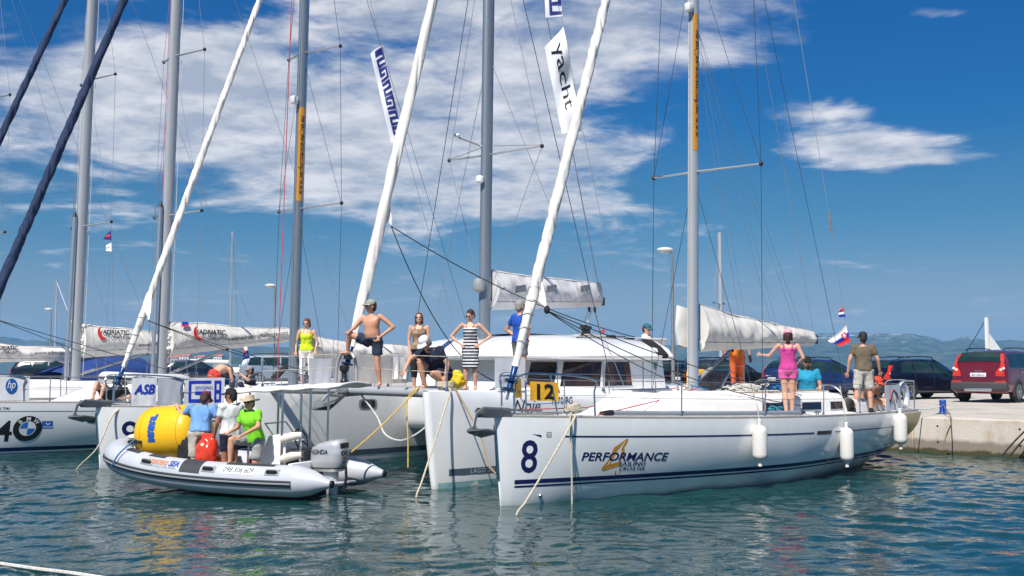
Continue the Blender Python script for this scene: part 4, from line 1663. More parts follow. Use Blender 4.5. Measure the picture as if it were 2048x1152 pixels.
y4.pulpit(); y4.stanchions([2.1, 3.5, 4.9, 6.6, 8.3, 10.0]); y4.pushpit()
y4.cockpit(9.8, 12.8)
MB().tube(spline([(8.4, -1.2, 1.75), (8.9, -1.1, 2.05), (9.7, -1.0, 2.18), (11.2, -0.95, 2.2)], 6), 0.10, 9, ell=(0.8, 1.2)).build('folded_bimini', BLACKC_(), y4.root)
# tender lashed on the foredeck
td = MB()
td.tube(spline([(5.9, -0.72, 1.72), (4.9, -0.74, 1.74), (4.3, -0.5, 1.78), (4.05, 0, 1.8), (4.3, 0.5, 1.78), (4.9, 0.74, 1.74), (5.9, 0.72, 1.72)], 6), 0.16, 12)
td_o = thing('stowed_tender', 'small grey inflatable tender stowed on the deck in front of the left masts', 'inflatable boat', y4.root.location, y4.root.rotation_euler.z)
td.build('tube', M('tender_grey', (0.55, 0.56, 0.57), 0.5), td_o)
MB().tube(spline([(5.9, -0.88, 1.72), (4.9, -0.90, 1.74), (4.2, -0.6, 1.78), (3.88, 0, 1.8), (4.2, 0.6, 1.78), (4.9, 0.90, 1.74)], 6), 0.03, 6).build('rub_strake', BLACKPL, td_o)
MB().box((5.0, 0, 1.68), (1.9, 1.2, 0.05)).build('floor', GREYPL, td_o)

y5 = Yacht('second_charter_yacht', 'white yacht with tall silver mast and printed sail cover, second mast from the left', (-16.35, 28.65), 49.0, L=12.8, B=4.0, zb=1.27, zs=1.15, mx=5.45)
y5.hull(GEL2)
y5.coachroof(2.6, 9.6, 1.3, 0.42, windows=((5.4, 6.5), (7.0, 8.2)), front=1.6)
y5.mast(16.0, (0.15, 0.10), ALUW, ((6.2, 1.15), (10.6, 1.0)), 0.30, 0.022, wmat=WIREL)
y5.halyards(((ROPEG, -0.15, 0.1), (ROPEG, 0.2, -0.1)))
stowed_pole(y5, 6.45)
y5.boom(2.45, 2.75, 4.9, 0.98, 0.22, seed=17, wid=0.19)
adriatic(y5, y5.mx + 0.75, 3.05, 1.15)
y5.vang(2.2)
y5.genoa((0.30, 0, 1.62), (5.4, 0, 14.2), 0.11, 0.085, mat=SAILN, turns=16, seed=3)
y5.pulpit(); y5.stanchions([2.6, 4.4, 6.2, 8.0, 9.8]); y5.pushpit()
y5.cockpit(9.6, 12.4)

y6 = Yacht('farthest_charter_yacht', 'white yacht with blue sprayhood and low printed sail cover at the far left edge', (-20.6, 31.2), 49.0, L=12.8, B=4.0, zb=1.27, zs=1.15, mx=5.45)
y6.hull(GEL2)
y6.coachroof(2.6, 9.6, 1.3, 0.42, windows=((5.4, 6.5), (7.0, 8.2)), front=1.6)
y6.mast(16.0, (0.15, 0.10), ALUW, ((6.2, 1.15), (10.6, 1.0)), 0.30, 0.022, wmat=WIREL)
y6.boom(2.30, 2.42, 5.2, 0.62, 0.2, seed=21, wid=0.2)
adriatic(y6, y6.mx + 0.62, 2.62, 1.0)
y6.pulpit(); y6.stanchions([2.6, 4.4, 6.2, 8.0, 9.8]); y6.pushpit()
y6.cockpit(9.6, 12.4, (BLUECAN, 8.0, 1.35, 0.85, 3.0))
MB().tube([(y6.mx + 5.0, 0, 2.5), y6.mp(15.8)], 0.006, 5).build('topping_lift', WIREL, y6.root)


# ================================================================ the catamaran
CAT_ANG = 50.5
cat_root = thing('catamaran', 'big white sailing catamaran between the yacht marked 8 and the inflatable', 'catamaran', (-3.34, 21.02, 0), math.radians(CAT_ANG))
CL, CSP, CHB, CZ = 11.6, 2.42, 0.78, 1.69


class CatHull(Yacht):
    def __init__(self, yc):
        self.yc = yc
        self.L, self.B, self.zb, self.zs, self.sag, self.mx = CL, 2 * CHB, CZ, 1.45, -0.02, 0
        self.root = cat_root

    def zk(self, t):
        return interp([0, 0.1, 0.5, 0.9, 1], [-0.35, -0.42, -0.5, -0.3, -0.1], t)

    def fb(self, t):
        return interp([0, 0.03, 0.08, 0.16, 0.28, 0.45, 0.8, 1], [0.12, 0.26, 0.42, 0.62, 0.84, 0.97, 1.0, 0.9], t)

    def hb(self, t, z):
        zk, zd = self.zk(t), self.zd(t)
        u = max(0.0, min(1.0, (z - zk) / (zd - zk)))
        g = (1 - (1 - u) ** 2.6) ** (1 / 2.6)
        # rounded gunwale
        r = 1 - 0.10 * max(0, (u - 0.93) / 0.07) ** 2
        return self.B / 2 * self.fb(t) * g * r

    def rake(self, t, z):
        return 0.20 * (1 - t) ** 14 * (self.zd(t) - z) / 1.7

    def surf(self, x, z, side=-1, off=0.0):
        t = max(0.0, min(1.0, x / self.L))
        y = self.hb(t, z) + off
        return Vector((x + self.rake(t, z), self.yc + side * y, z))


cathulls = []
for yc in (-CSP, CSP):
    h = CatHull(yc)
    nt, nu = 48, 20
    mb = MB()
    for side in (-1, 1):
        def fn(i, j):
            t = i ** 1.3
            zk, zd = h.zk(t), h.zd(t)
            z = zk + (zd - zk) * j
            return Vector((t * h.L + h.rake(t, z), h.yc + side * h.hb(t, z), z))
        mb.grid(fn, nt, nu, flip=(side > 0))
    vs = []
    for j in range(nu + 1):      # rounded stem
        z = h.zk(0) + (h.zd(0) - h.zk(0)) * j / nu
        w = h.hb(0, z)
        for k in range(7):
            a = PI * k / 6
            vs.append(Vector((h.rake(0, z) - math.sin(a) * w * 0.9, h.yc - math.cos(a) * w, z)))
    fs = [(j * 7 + k, (j + 1) * 7 + k, (j + 1) * 7 + k + 1, j * 7 + k + 1) for j in range(nu) for k in range(6)]
    mb.add(vs, fs)
    vs = []
    for j in range(nu + 1):
        z = h.zk(1) + (h.zd(1) - h.zk(1)) * j / nu
        vs += [Vector((h.L, h.yc - h.hb(1, z), z)), Vector((h.L, h.yc + h.hb(1, z), z))]
    mb.add(vs, [(2 * j, 2 * j + 1, 2 * j + 3, 2 * j + 2) for j in range(nu)])
    h.hull_o = mb.build('hull', GEL, cat_root, angle=55, fix=True)

    def fd(i, j):
        t = i ** 1.3
        y = j * 2 - 1
        z = h.zd(t) - 0.004
        return Vector((t * h.L - (0.08 * (1 - y * y) if i == 0 else 0), h.yc + y * h.hb(t, h.zd(t)) * 1.0, z + 0.02 * (1 - y * y)))
    MB().grid(fd, 30, 6, flip=True).build('side_deck', DECKM, cat_root)
    cathulls.append(h)
near, far = cathulls
near.root = cat_root
# grey waterline band with the maker's name, weed-green below
def cband(h, x0, x1, z0, z1, mat, name, side=-1, off=0.004):
    MB().grid(lambda i, j: h.surf(x0 + (x1 - x0) * i, z0 + (z1 - z0) * j, side, off), 30, 1, flip=(side > 0)).build(name, mat, h.hull_o)


BAND = M('band_grey', (0.085, 0.12, 0.16), 0.35)
FOUL = M('antifoul_pale', (0.30, 0.52, 0.53), 0.6, var=0.2, vscale=6)
for h in (near, far):
    for side in (-1, 1):
        cband(h, 0.28, 11.3, 0.21, 0.33, BAND, 'waterline_band', side)
        cband(h, 0.02, 11.3, -0.14, 0.10, FOUL, 'antifouling', side, 0.003)
vs, fs = text2d('LAGOON', size=0.12, bold=0.0, space=1.25)
MB().add([near.surf(1.08 + u, 0.232 + v, -1, 0.008) for u, v in vs], fs).build('lettering', M('pale_letter', (0.55, 0.58, 0.60), 0.5), near.hull_o, smooth=False)
vs, fs = text2d('Noje', size=0.34, shear=0.35, bold=-0.002)
MB().add([near.surf(2.1 + u, 1.28 + v, -1, 0.006) for u, v in vs], fs).build('lettering', BLACKP, near.hull_o, smooth=False)
vs, fs = text2d('Luce', size=0.26, shear=0.35, bold=-0.002)
MB().add([near.surf(2.15 + u, 1.06 + v, -1, 0.006) for u, v in vs], fs).build('lettering', BLACKP, near.hull_o, smooth=False)
vs, fs = text2d('1270 BG', size=0.20, xs=0.85)
MB().add([near.surf(3.05 + u, 1.40 + v, -1, 0.006) for u, v in vs], fs).build('lettering', BLACKP, near.hull_o, smooth=False)
# port light in the inner side of the far hull
def portlight(h, x, z, side=-1):
    def fn(i, j, k=1.0, o=0.01):
        a = 2 * PI * i
        r = 1.0 * j
        cx = math.copysign(abs(math.cos(a)) ** 0.45, math.cos(a)) * 0.20 * k * r
        cz = math.copysign(abs(math.sin(a)) ** 0.45, math.sin(a)) * 0.09 * k * r
        return h.surf(x + cx, z + cz, side, o)
    MB().grid(lambda i, j: fn(i, j, 1.18, 0.012), 28, 1).build('port_rim', GREYPL, h.hull_o)
    MB().grid(lambda i, j: fn(i, j, 0.92, 0.018), 28, 1).build('port_light', GLASSD, h.hull_o)


portlight(far, 2.6, 1.30)
portlight(far, 5.6, 1.30)
# bridge deck, cross beam, trampoline
def net_material():
    """open-mesh netting: square holes between cords"""
    if 'net' in MATS:
        return MATS['net']
    m = M('net', (0.46, 0.47, 0.48), 0.9)
    nt = m.node_tree
    tc = nt.nodes.new('ShaderNodeTexCoord')
    sp = nt.nodes.new('ShaderNodeSeparateXYZ'); nt.links.new(tc.outputs['Object'], sp.inputs[0])
    outs = []
    for k in (0, 1):
        a = nt.nodes.new('ShaderNodeMath'); a.operation = 'MULTIPLY'; a.inputs[1].default_value = 70.0
        nt.links.new(sp.outputs[k], a.inputs[0])
        f = nt.nodes.new('ShaderNodeMath'); f.operation = 'FRACT'; nt.links.new(a.outputs[0], f.inputs[0])
        g = nt.nodes.new('ShaderNodeMath'); g.operation = 'LESS_THAN'; g.inputs[1].default_value = 0.16
        nt.links.new(f.outputs[0], g.inputs[0]); outs.append(g.outputs[0])
    mx = nt.nodes.new('ShaderNodeMath'); mx.operation = 'MAXIMUM'
    nt.links.new(outs[0], mx.inputs[0]); nt.links.new(outs[1], mx.inputs[1])
    nt.links.new(mx.outputs[0], nt.nodes['Principled BSDF'].inputs['Alpha'])
    return m


def fbd(i, j):
    x = 3.7 + 7.4 * i
    y = -CSP + 0.3 + (2 * CSP - 0.6) * j
    return Vector((x, y, 0.0))
mb = MB()
mb.rbox((7.45, 0, 1.18), (7.5, 2 * CSP - 0.5, 0.96), 0.25, seg=3)
mb.build('bridge_deck', GEL, cat_root)
MB().tube([(0.35, -CSP, CZ - 0.04), (0.30, 0, CZ - 0.02), (0.35, CSP, CZ - 0.04)], 0.085, 14).build('cross_beam', ALUW, cat_root)
MB().tube([(0.30, 0, CZ - 0.02), (3.75, 0, CZ - 0.05)], 0.06, 10).build('centre_beam', ALUW, cat_root)
for s in (-1, 1):
    def ft(i, j):
        return Vector((0.45 + 3.3 * i, s * (0.08 + (CSP - 0.45) * j), CZ - 0.06 - 0.05 * math.sin(PI * i) * math.sin(PI * j)))
    MB().grid(ft, 10, 8).build('trampoline', net_material(), cat_root)
# arched frame at the middle of the beam
pts = spline([(0.30, -0.30, CZ + 0.02), (0.30, -0.28, CZ + 0.45), (0.30, -0.16, CZ + 0.66), (0.30, 0.10, CZ + 0.67), (0.30, 0.24, CZ + 0.45), (0.30, 0.28, CZ + 0.02)], 6)
MB().tube(pts, 0.032, 10).build('bow_arch', ALUW, cat_root)
MB().box((0.30, -0.06, CZ + 0.60), (0.1, 0.14, 0.08)).build('arch_fitting', BLACKPL, cat_root)
MB().lathe([(0.07, 0), (0.08, 0.03), (0.05, 0.07), (0.05, 0.2), (0.09, 0.23), (0.10, 0.30), (0.06, 0.34)], 12, Matrix.Translation((0.28, 0.02, CZ + 0.12))).build('furler_drum', BLACKPL, cat_root)
# anchor under the beam
mb = MB()
mb.tube([(0.75, 0, CZ - 0.10), (0.15, 0, CZ - 0.12), (-0.15, 0.0, CZ - 0.10), (-0.28, 0, CZ - 0.22)], 0.03, 8)
for sgn in (-1, 1):
    v = [Vector((-0.52, 0, CZ - 0.34)), Vector((-0.22, sgn * 0.28, CZ - 0.22)), Vector((0.22, sgn * 0.16, CZ - 0.06)), Vector((0.28, 0, CZ - 0.12)), Vector((-0.1, 0, CZ - 0.36))]
    w = [q + Vector((0, 0, -0.03)) for q in v]
    mb.add(v + w, [(0, 1, 2, 3, 4), (9, 8, 7, 6, 5)] + [(i, i + 5, (i + 1) % 5 + 5, (i + 1) % 5) for i in range(5)])
mb.build('anchor', GALV, cat_root, angle=30)
MB().rbox((0.62, -0.02, CZ - 0.02), (0.9, 0.3, 0.1), 0.03).build('anchor_roller', GALV, cat_root)

# cabin: rounded front, window band, overhanging roof
def outline(t, grow=0.0, x0=3.9, x1=7.6, w=2.55):
    """closed plan outline, t 0..1 from aft starboard round the front to aft port"""
    n = t * 4 - 2
    hw = w + grow
    if t < 0.33:
        return Vector((x1 + (x0 + 1.5 - x1) * (t / 0.33), -hw, 0))
    if t > 0.67:
        return Vector((x0 + 1.5 + (x1 - x0 - 1.5) * ((t - 0.67) / 0.33), hw, 0))
    a = PI * ((t - 0.33) / 0.34)
    k = abs(math.cos(a)) ** 0.62
    return Vector((x0 + 1.5 - (1.5 + grow) * abs(math.sin(a)) ** 0.85, -hw * math.copysign(k, math.cos(a)), 0))


ZC0, ZC1 = 1.62, 2.30


def wallp(t, j, off=0.0):
    q = outline(t, off - 0.10 * j)
    return Vector((q.x + 0.22 * j * (1 if 0.33 < t < 0.67 else 0), q.y, ZC0 + (ZC1 - ZC0) * j))


cab = MB().grid(lambda i, j: wallp(i, j), 90, 6).build('cabin', GEL, cat_root, angle=60)
MB().add([(7.6, -2.5, ZC0), (7.6, 2.5, ZC0), (7.6, 2.4, ZC1), (7.6, -2.4, ZC1)], [(0, 1, 2, 3)]).build('aft_bulkhead', GEL, cab)
# big side windows (three on the straight of each side, two round the front)
CURT = M('brown_curtain', (0.10, 0.045, 0.035), 0.9, var=0.3, vscale=10, bump=0.6, bscale=12)
def t_at(px):
    lo_, hi_ = 0.0, 0.46
    for _ in range(40):
        m_ = (lo_ + hi_) / 2
        q_ = outline(m_)
        ca, sa = math.cos(math.radians(CAT_ANG)), math.sin(math.radians(CAT_ANG))
        w_ = Vector((cat_root.location.x + ca * q_.x - sa * q_.y, cat_root.location.y + sa * q_.x + ca * q_.y, 1.95))
        if project(w_)[0] > px:
            lo_ = m_
        else:
            hi_ = m_
    return lo_


wins = [(t_at(1264), t_at(1207)), (t_at(1198), t_at(1118)), (t_at(1106), t_at(1050)), (t_at(985), t_at(955))]
wins += [(1 - b, 1 - a) for a, b in wins]
for a, b in wins:
    def fw(i, j, m=0.0, o=0.012):
        sl = 0.0
        t = a - m * 0.006 + (b - a + m * 0.012) * i
        return wallp(t, 0.12 - m * 0.03 + (0.74 + m * 0.06) * j, o)
    MB().grid(lambda i, j: fw(i, j, 1.0, 0.010), 8, 1).build('window_frame', WHITEP, cab)
    MB().grid(lambda i, j: fw(i, j, 0.0, 0.017), 8, 1).build('window', M('cabin_glass', (0.035, 0.022, 0.020), 0.06, spec=0.7, var=0.5, vscale=1.2), cab)
    if a < 0.32:
        for e in (0.02, 0.70):
            MB().grid(lambda i, j: fw(e + 0.22 * i, 0.06 + 0.88 * j, 0, 0.019), 8, 1).build('curtain', CURT, cab)


def roofp(i, j):
    # j 0 bottom lip .. 1 middle of the roof; the outline shrinks towards the middle
    prof = [(0.0, -0.06), (0.13, -0.04), (0.16, 0.03), (0.02, 0.20), (-0.28, 0.36), (-0.75, 0.45), (-1.35, 0.50), (-1.95, 0.53), (-2.5, 0.54)]
    k = j * (len(prof) - 1)
    a = int(min(len(prof) - 2, k)); f = k - a
    g = prof[a][0] * (1 - f) + prof[a + 1][0] * f
    z = prof[a][1] * (1 - f) + prof[a + 1][1] * f
    q = outline(i, g, 3.75, 7.8, 2.48)
    if 0.33 < i < 0.67 and j > 0.35:
        q.x += 0.55 * (j - 0.35)
    if i < 0.02 or i > 0.98:
        q.x -= 0.0
    return Vector((q.x, q.y, ZC1 + z))


roof = MB().grid(roofp, 90, 16).build('cabin_roof', GEL, cat_root, angle=60)
vs = [roofp(0, j / 16) for j in range(17)] + [roofp(1, j / 16) for j in range(17)]
MB().add(vs, [(j, j + 1, j + 18, j + 17) for j in range(16)]).build('roof_end', GEL, roof, smooth=False)
# rear hardtop over the cockpit on posts
MB().rbox((8.75, 0.3, 2.74), (1.7, 3.4, 0.08), 0.035, seg=2).build('cockpit_awning', SAILC, cat_root)
for x, y in ((9.5, -1.2), (9.5, 1.8), (8.1, -1.2)):
    MB().tube([(x, y, 1.4), (x, y, 2.7)], 0.03, 8).build('awning_post', STEEL, cat_root)
MB().tube([(7.4, -1.0, 2.92), (9.3, 0.4, 2.96)], 0.04, 8).build('red_roll', M('red_canvas', (0.42, 0.03, 0.03), 0.8), cat_root)
MB().rbox((9.6, -2.2, 1.75), (0.7, 0.25, 0.55), 0.08).build('yellow_bag', YELLOWC, cat_root)
# gear on the roof
for x, y in ((6.2, -1.3), (6.9, -0.9)):
    MB().lathe([(0.10, 0), (0.10, 0.06), (0.065, 0.08), (0.06, 0.2), (0.095, 0.22), (0.1, 0.27), (0.05, 0.29)], 14, Matrix.Translation((x, y, 2.74))).build('winch', BLACKPL, cat_root)
mb = MB()
rr = random.Random(2)
for k in range(14):
    x, y = 5.7 + rr.random() * 1.5, -1.6 + rr.random() * 0.7
    mb.tube([(x + 0.2 * math.cos(a) * (1 + 0.2 * rr.random()), y + 0.12 * math.sin(a), 2.76 + 0.02 * k % 0.05) for a in np.linspace(0, 2 * PI, 12)], 0.012, 4)
mb.build('halyard_tails', ROPEW, cat_root)
MB().rbox((6.6, -1.75, 2.74), (0.22, 0.16, 0.12), 0.03).build('turning_block', BLACKPL, cat_root)
MB().rbox((5.6, -1.6, 2.72), (0.16, 0.12, 0.08), 0.03).build('turning_block', BLACKPL, cat_root)
MB().rbox((7.1, -1.9, 2.70), (0.3, 0.16, 0.1), 0.04).build('turning_block', BLACKPL, cat_root)
MB().tube([(4.9, -2.15, 2.64), (7.2, -2.2, 2.64)], 0.012, 6).build('grab_rail', STEEL, cat_root)
MB().tube([(5.1, -1.9, 2.72), (7.4, -1.6, 2.78)], 0.012, 6).build('roof_line', ROPEB, cat_root)
ow = MB().grid(lambda i, j: roofp(0.03 + 0.055 * i, 0.12 + 0.44 * j) + Vector((0, -0.02 - 0.03 * math.sin(6 * i), 0.02 + 0.02 * math.sin(9 * j))), 6, 8).build('wetsuit', M('neoprene', (0.015, 0.015, 0.018), 0.9, bump=0.4, bscale=20))
ow.location = cat_root.location; ow.rotation_euler = cat_root.rotation_euler
tag(ow, 'black garment drying over the aft corner of the catamaran roof', 'garment')
vs, fs = text2d('LAGOON', size=0.13, space=1.5)
MB().add([Vector((7.15 + u, -2.53 - 0.012, 1.80 + v)) for u, v in vs], fs).build('lettering', M('pale_letter2', (0.45, 0.46, 0.47), 0.5), cab, smooth=False)
MB().lathe([(0.07, 0), (0.07, 0.012), (0.0, 0.013)], 14, Matrix.Translation((7.25, -2.50, 2.12)) @ Matrix.Rotation(PI / 2, 4, 'X') @ Matrix.Diagonal((0.7, 1.3, 1, 1))).build('green_badge', M('badge_green', (0.01, 0.24, 0.18), 0.4), cab)

# rig
class CatRig(Yacht):
    def __init__(self):
        self.root = cat_root
        self.L, self.B, self.zb, self.zs, self.sag, self.mx = CL, 6.4, CZ, 1.45, 0, 4.3
        self.mz = 2.6

    def hb(self, t, z):
        return 3.1

    def zd(self, t):
        return 1.65


cr = CatRig()
cr.mast(17.0, (0.15, 0.11), ALUD, ((6.75, 1.35),), 0.25, 0.018, z0=2.62, wires=False)
for s in (-1, 1):
    tip = [t for z, ss, t in cr.tips if ss == s][0]
    MB().tube([Vector((4.9, s * 2.95, 1.7)), cr.mp(13.5)], 0.0085, 5).build('shroud', WIRE, cat_root)
    MB().tube([tip, cr.mp(12.5)], 0.006, 5).build('shroud', WIREL, cat_root)
    MB().tube([tip, cr.mp(3.4)], 0.006, 5).build('shroud', WIREL, cat_root)
    MB().tube([Vector((5.4, s * 2.9, 1.7)), cr.mp(9.0)], 0.0062, 5).build('shroud', WIREL, cat_root)
    MB().tube([cr.mp(6.95), tip + Vector((0.02, 0, 0.03))], 0.008, 5).build('spreader_brace', WIREL, cat_root)
# jumper strut with lamp on the fore side
MB().tube([cr.mp(6.9), cr.mp(7.0) + Vector((-0.55, 0.35, 0.1))], 0.025, 8).build('jumper_strut', ALU, cr.mast_o)
MB().ell(cr.mp(7.0) + Vector((-0.58, 0.36, 0.14)), (0.07, 0.07, 0.05)).build('strut_lamp', WHITEP, cr.mast_o)
MB().lathe([(0.05, 0), (0.09, 0.03), (0.09, 0.12), (0.05, 0.16)], 12, Matrix.Translation(cr.mp(6.1) + Vector((-0.22, 0, 0)))).build('steaming_light', WHITEP, cr.mast_o)
MB().lathe([(0.03, 0), (0.14, 0.06), (0.15, 0.2), (0.10, 0.3)], 12, Matrix.Translation(cr.mp(3.7) + Vector((-0.20, 0, 0)))).build('radar_dome', GREYPL, cr.mast_o)
cr.boom(3.46, 3.70, 4.3, 0.80, 0.50, mat=ALUW, seed=31, wid=0.2, cover=M('cat_sail_cover', (0.58, 0.58, 0.59), 0.75, var=0.07, vscale=2.2, bump=0.4, bscale=5), bunch=False)
for k, x in enumerate((0.7, 1.9, 3.3)):
    f = cr.cover_fn
    xx = cr.mx + x
    zz = cr.boom_a.lerp(cr.boom_b, x / 4.3).z
    MB().add([f(xx, zz + 0.22, 0.02), f(xx + 0.42, zz + 0.28, 0.02), f(xx + 0.46, zz + 0.44, 0.02), f(xx + 0.06, zz + 0.38, 0.02)], [(0, 1, 2, 3)]).build('cover_patch', M('patch_grey', (0.13, 0.15, 0.18), 0.7), cr.cover_o, smooth=False)
MB().tube([cr.boom_b + Vector((-0.1, 0, 0.3)), cr.mp(16.5)], 0.012, 5).build('topping_lift', WIREL, cat_root)
for dx in (-0.06, 0.06):
    MB().tube([cr.boom_b + Vector((-0.4 + dx, 0, -0.1)), Vector((7.9 + dx, 0.0, 2.85))], 0.011, 5).build('mainsheet', ROPEG, cat_root)
    MB().rbox(cr.boom_b + Vector((-0.4 + dx * 2, 0, -0.22)), (0.06, 0.06, 0.14), 0.02).build('sheet_block', BLACKPL, cat_root)
cr.genoa((0.30, 0, CZ + 0.35), (4.15, 0, 14.8), 0.11, 0.095, clew=(0.235, 0.285, (1.35, -0.12, 4.9)), turns=5, seed=9, lash=False)
for tgt, sg in (((6.9, -2.2, 2.75), 0.25), ((3.7, -1.2, 1.75), 0.75)):
    MB().tube([Vector((1.35, -0.12, 4.88)).lerp(Vector(tgt), t) - Vector((0, 0, sg * 4 * t * (1 - t))) for t in np.linspace(0, 1, 16)], 0.011, 5).build('jib_sheet', ROPEB, cat_root)
# stanchions and lifelines both sides
for h, s in ((near, -1), (far, 1)):
    tops = []
    for x in (0.35, 1.6, 3.0, 4.4, 5.8, 7.2, 8.6, 10.4):
        q = Vector((x, h.yc + s * (h.hb(x / CL, 1.5) - 0.06), h.zd(x / CL)))
        MB().tube([q, q + Vector((0, 0, 0.62))], 0.0135, 7).build('stanchion', STEEL, cat_root)
        MB().lathe([(0.04, 0), (0.035, 0.04), (0.018, 0.08)], 8, Matrix.Translation(q)).build('stanchion_base', STEEL, cat_root)
        tops.append(q)
    for hh in (0.33, 0.61):
        MB().tube([q + Vector((0, 0, hh)) for q in tops], 0.0048, 5).build('lifeline', WIREL, cat_root)
    # bow rail back to the middle frame
    MB().tube([tops[0] + Vector((0, 0, 0.61)), Vector((0.35, s * 0.3, CZ + 0.66))], 0.006, 5).build('lifeline', ROPEW, cat_root)
    MB().tube([tops[0] + Vector((0, 0, 0.33)), Vector((0.35, s * 0.3, CZ + 0.40))], 0.006, 5).build('lifeline', ROPEW, cat_root)
for x, y in ((0.42, -CSP), (0.42, CSP), (3.1, -CSP - 0.3), (7.6, -CSP - 0.45)):
    mb = MB()
    mb.tube([(x - 0.14, y, CZ + 0.07), (x + 0.14, y, CZ + 0.07)], 0.016, 8)
    for dx in (-0.05, 0.05):
        mb.tube([(x + dx, y, CZ - 0.02), (x + dx, y, CZ + 0.07)], 0.016, 8)
    mb.build('cleat', STEEL, cat_root)
# foredeck boxes seen against the far rail
MB().rbox((4.15, 0.9, 1.75), (0.8, 1.4, 0.5), 0.12).build('foredeck_locker', GEL, cat_root)


# ---- towels, banners and panels on the rails: things hung on the boats
def sheet(fn, n, cols, rows, thick):
    """a cloth with two faces and a closed edge"""
    mb = MB()
    mb.grid(fn, cols, rows)
    mb.grid(lambda i, j: fn(i, j) - n * thick, cols, rows, flip=True)
    rim = [(i / cols, 0.0) for i in range(cols)] + [(1.0, j / rows) for j in range(rows)] + [(1 - i / cols, 1.0) for i in range(cols)] + [(0.0, 1 - j / rows) for j in range(rows)]
    k = len(rim)
    mb.add([fn(*q) for q in rim] + [fn(*q) - n * thick for q in rim], [(i, i + k, (i + 1) % k + k, (i + 1) % k) for i in range(k)])
    return mb


def panel(name, label, cat_, pts, mat, rows=6, cols=10, ripple=0.012, seed=0, thick=0.006):
    """cloth between four corners: lower-left, lower-right, upper-right, upper-left"""
    a, b, c, d = [Vector(q) for q in pts]
    n = (b - a).cross(d - a).normalized()

    def fn(i, j):
        lo = a.lerp(b, i); up = d.lerp(c, i)
        q = lo.lerp(up, j)
        w = ripple * (math.sin(9 * i + 2.2 * j + seed) + 0.6 * math.sin(17 * i - 3 * j + seed)) * (1.1 - j)
        return q + n * w
    o = sheet(fn, n, cols, rows, thick).build(name, mat)
    if label:
        tag(o, label, cat_)
    return o, fn, n


def rail_panel(name, label, Y_, x0, x1, z0, z1, mat, side=-1, off=0.03, seed=0, cat_='banner', yfn=None, ripple=0.01):
    def pt(x, z):
        t = x / Y_.L
        y = yfn(x) if yfn else side * (Y_.hb(t, Y_.zd(t)) - 0.055 + off)
        return Y_.world(x, y, z)
    return panel(name, label, cat_, [pt(x0, z0), pt(x1, z0), pt(x1, z1), pt(x0, z1)], mat, seed=seed, ripple=ripple)


def on_panel(fn, n, s, u0, u1, v0, h, mat, parent, name='lettering', off=0.010, flipn=1, **kw):
    vs, fs = text2d(s, size=1.0, maxlen=9, **kw)
    us = [q[0] for q in vs]; vv = [q[1] for q in vs]
    k = (u1 - u0) / (max(us) - min(us)); kv = h / (max(vv) - min(vv))
    o = MB().add([fn(u0 + (u - min(us)) * k, v0 + (v - min(vv)) * kv) + n * off * flipn for u, v in vs], fs).build(name, mat, parent, smooth=False)
    return o


def poly_panel(fn, n, polys, mat, parent, name, off=0.009, flipn=1):
    mb = MB()
    for x0, x1, y0, y1 in polys:
        k = max(1, int((x1 - x0) * 12))
        mb.grid(lambda i, j: fn(x0 + (x1 - x0) * i, y0 + (y1 - y0) * j) + n * off * flipn, k, 2)
    return mb.build(name, mat, parent, smooth=False)


PANELW = M('banner_white', (0.66, 0.67, 0.70), 0.7, var=0.05, vscale=3, bump=0.2, bscale=9)
PANELG = M('banner_grey', (0.42, 0.44, 0.49), 0.8, var=0.06, vscale=3, bump=0.2, bscale=9)
TARP = M('tarp_grey', (0.46, 0.44, 0.43), 0.8, var=0.1, vscale=3, bump=0.4, bscale=7)
ylo = lambda Y_, x: Y_.zd(x / Y_.L)


def x_at(Y_, px, z, y=None):
    """x along the near rail that shows at a photo column"""
    lo, hi = 0.2, Y_.L - 0.1
    for _ in range(40):
        m = (lo + hi) / 2
        yy = y(m) if callable(y) else (-(Y_.hb(m / Y_.L, Y_.zd(m / Y_.L)) - 0.025) if y is None else y)
        if project(Y_.world(m, yy, z))[0] < px:
            lo = m
        else:
            hi = m
    return lo


o, f, n = rail_panel('banner', 'white ASB banner on the rail behind the yellow buoy', y9, x_at(y9, 263, 1.5), x_at(y9, 313, 1.5), 1.28, 1.86, PANELW, seed=1)
on_panel(f, n, 'ASB', 0.08, 0.94, 0.42, 0.36, BLUEP, o, shear=0.3, bold=0.03)
o, f, n = rail_panel('banner', 'plain grey banner on the rail between the ASB and GENTLEMAN banners', y9, x_at(y9, 315, 1.5), x_at(y9, 366, 1.5), 1.30, 1.85, PANELG, seed=2)
o, f, n = rail_panel('banner', 'white GENTLEMAN banner with blue meander hung on the yacht rail', y9, x_at(y9, 368, 1.5), x_at(y9, 449, 1.5), 1.26, 1.86, PANELW, seed=3)
poly_panel(f, n, [(0.11, 0.17, 0.12, 0.90), (0.17, 0.66, 0.80, 0.90), (0.17, 0.66, 0.12, 0.24), (0.60, 0.66, 0.24, 0.46), (0.26, 0.66, 0.40, 0.52),
                  (0.74, 0.79, 0.12, 0.90), (0.86, 0.91, 0.12, 0.90), (0.79, 0.86, 0.80, 0.90), (0.79, 0.86, 0.44, 0.56), (0.79, 0.86, 0.12, 0.22)], BLUEP, o, 'meander')
on_panel(f, n, 'GENTLEMAN', 0.26, 0.69, 0.58, 0.13, BLUEP, o)
o, f, n = rail_panel('banner', 'white banner with round blue hp mark on the left yacht rail', y4, x_at(y4, -60, 1.5), x_at(y4, 59, 1.5), 1.30, 1.86, PANELW, seed=4)
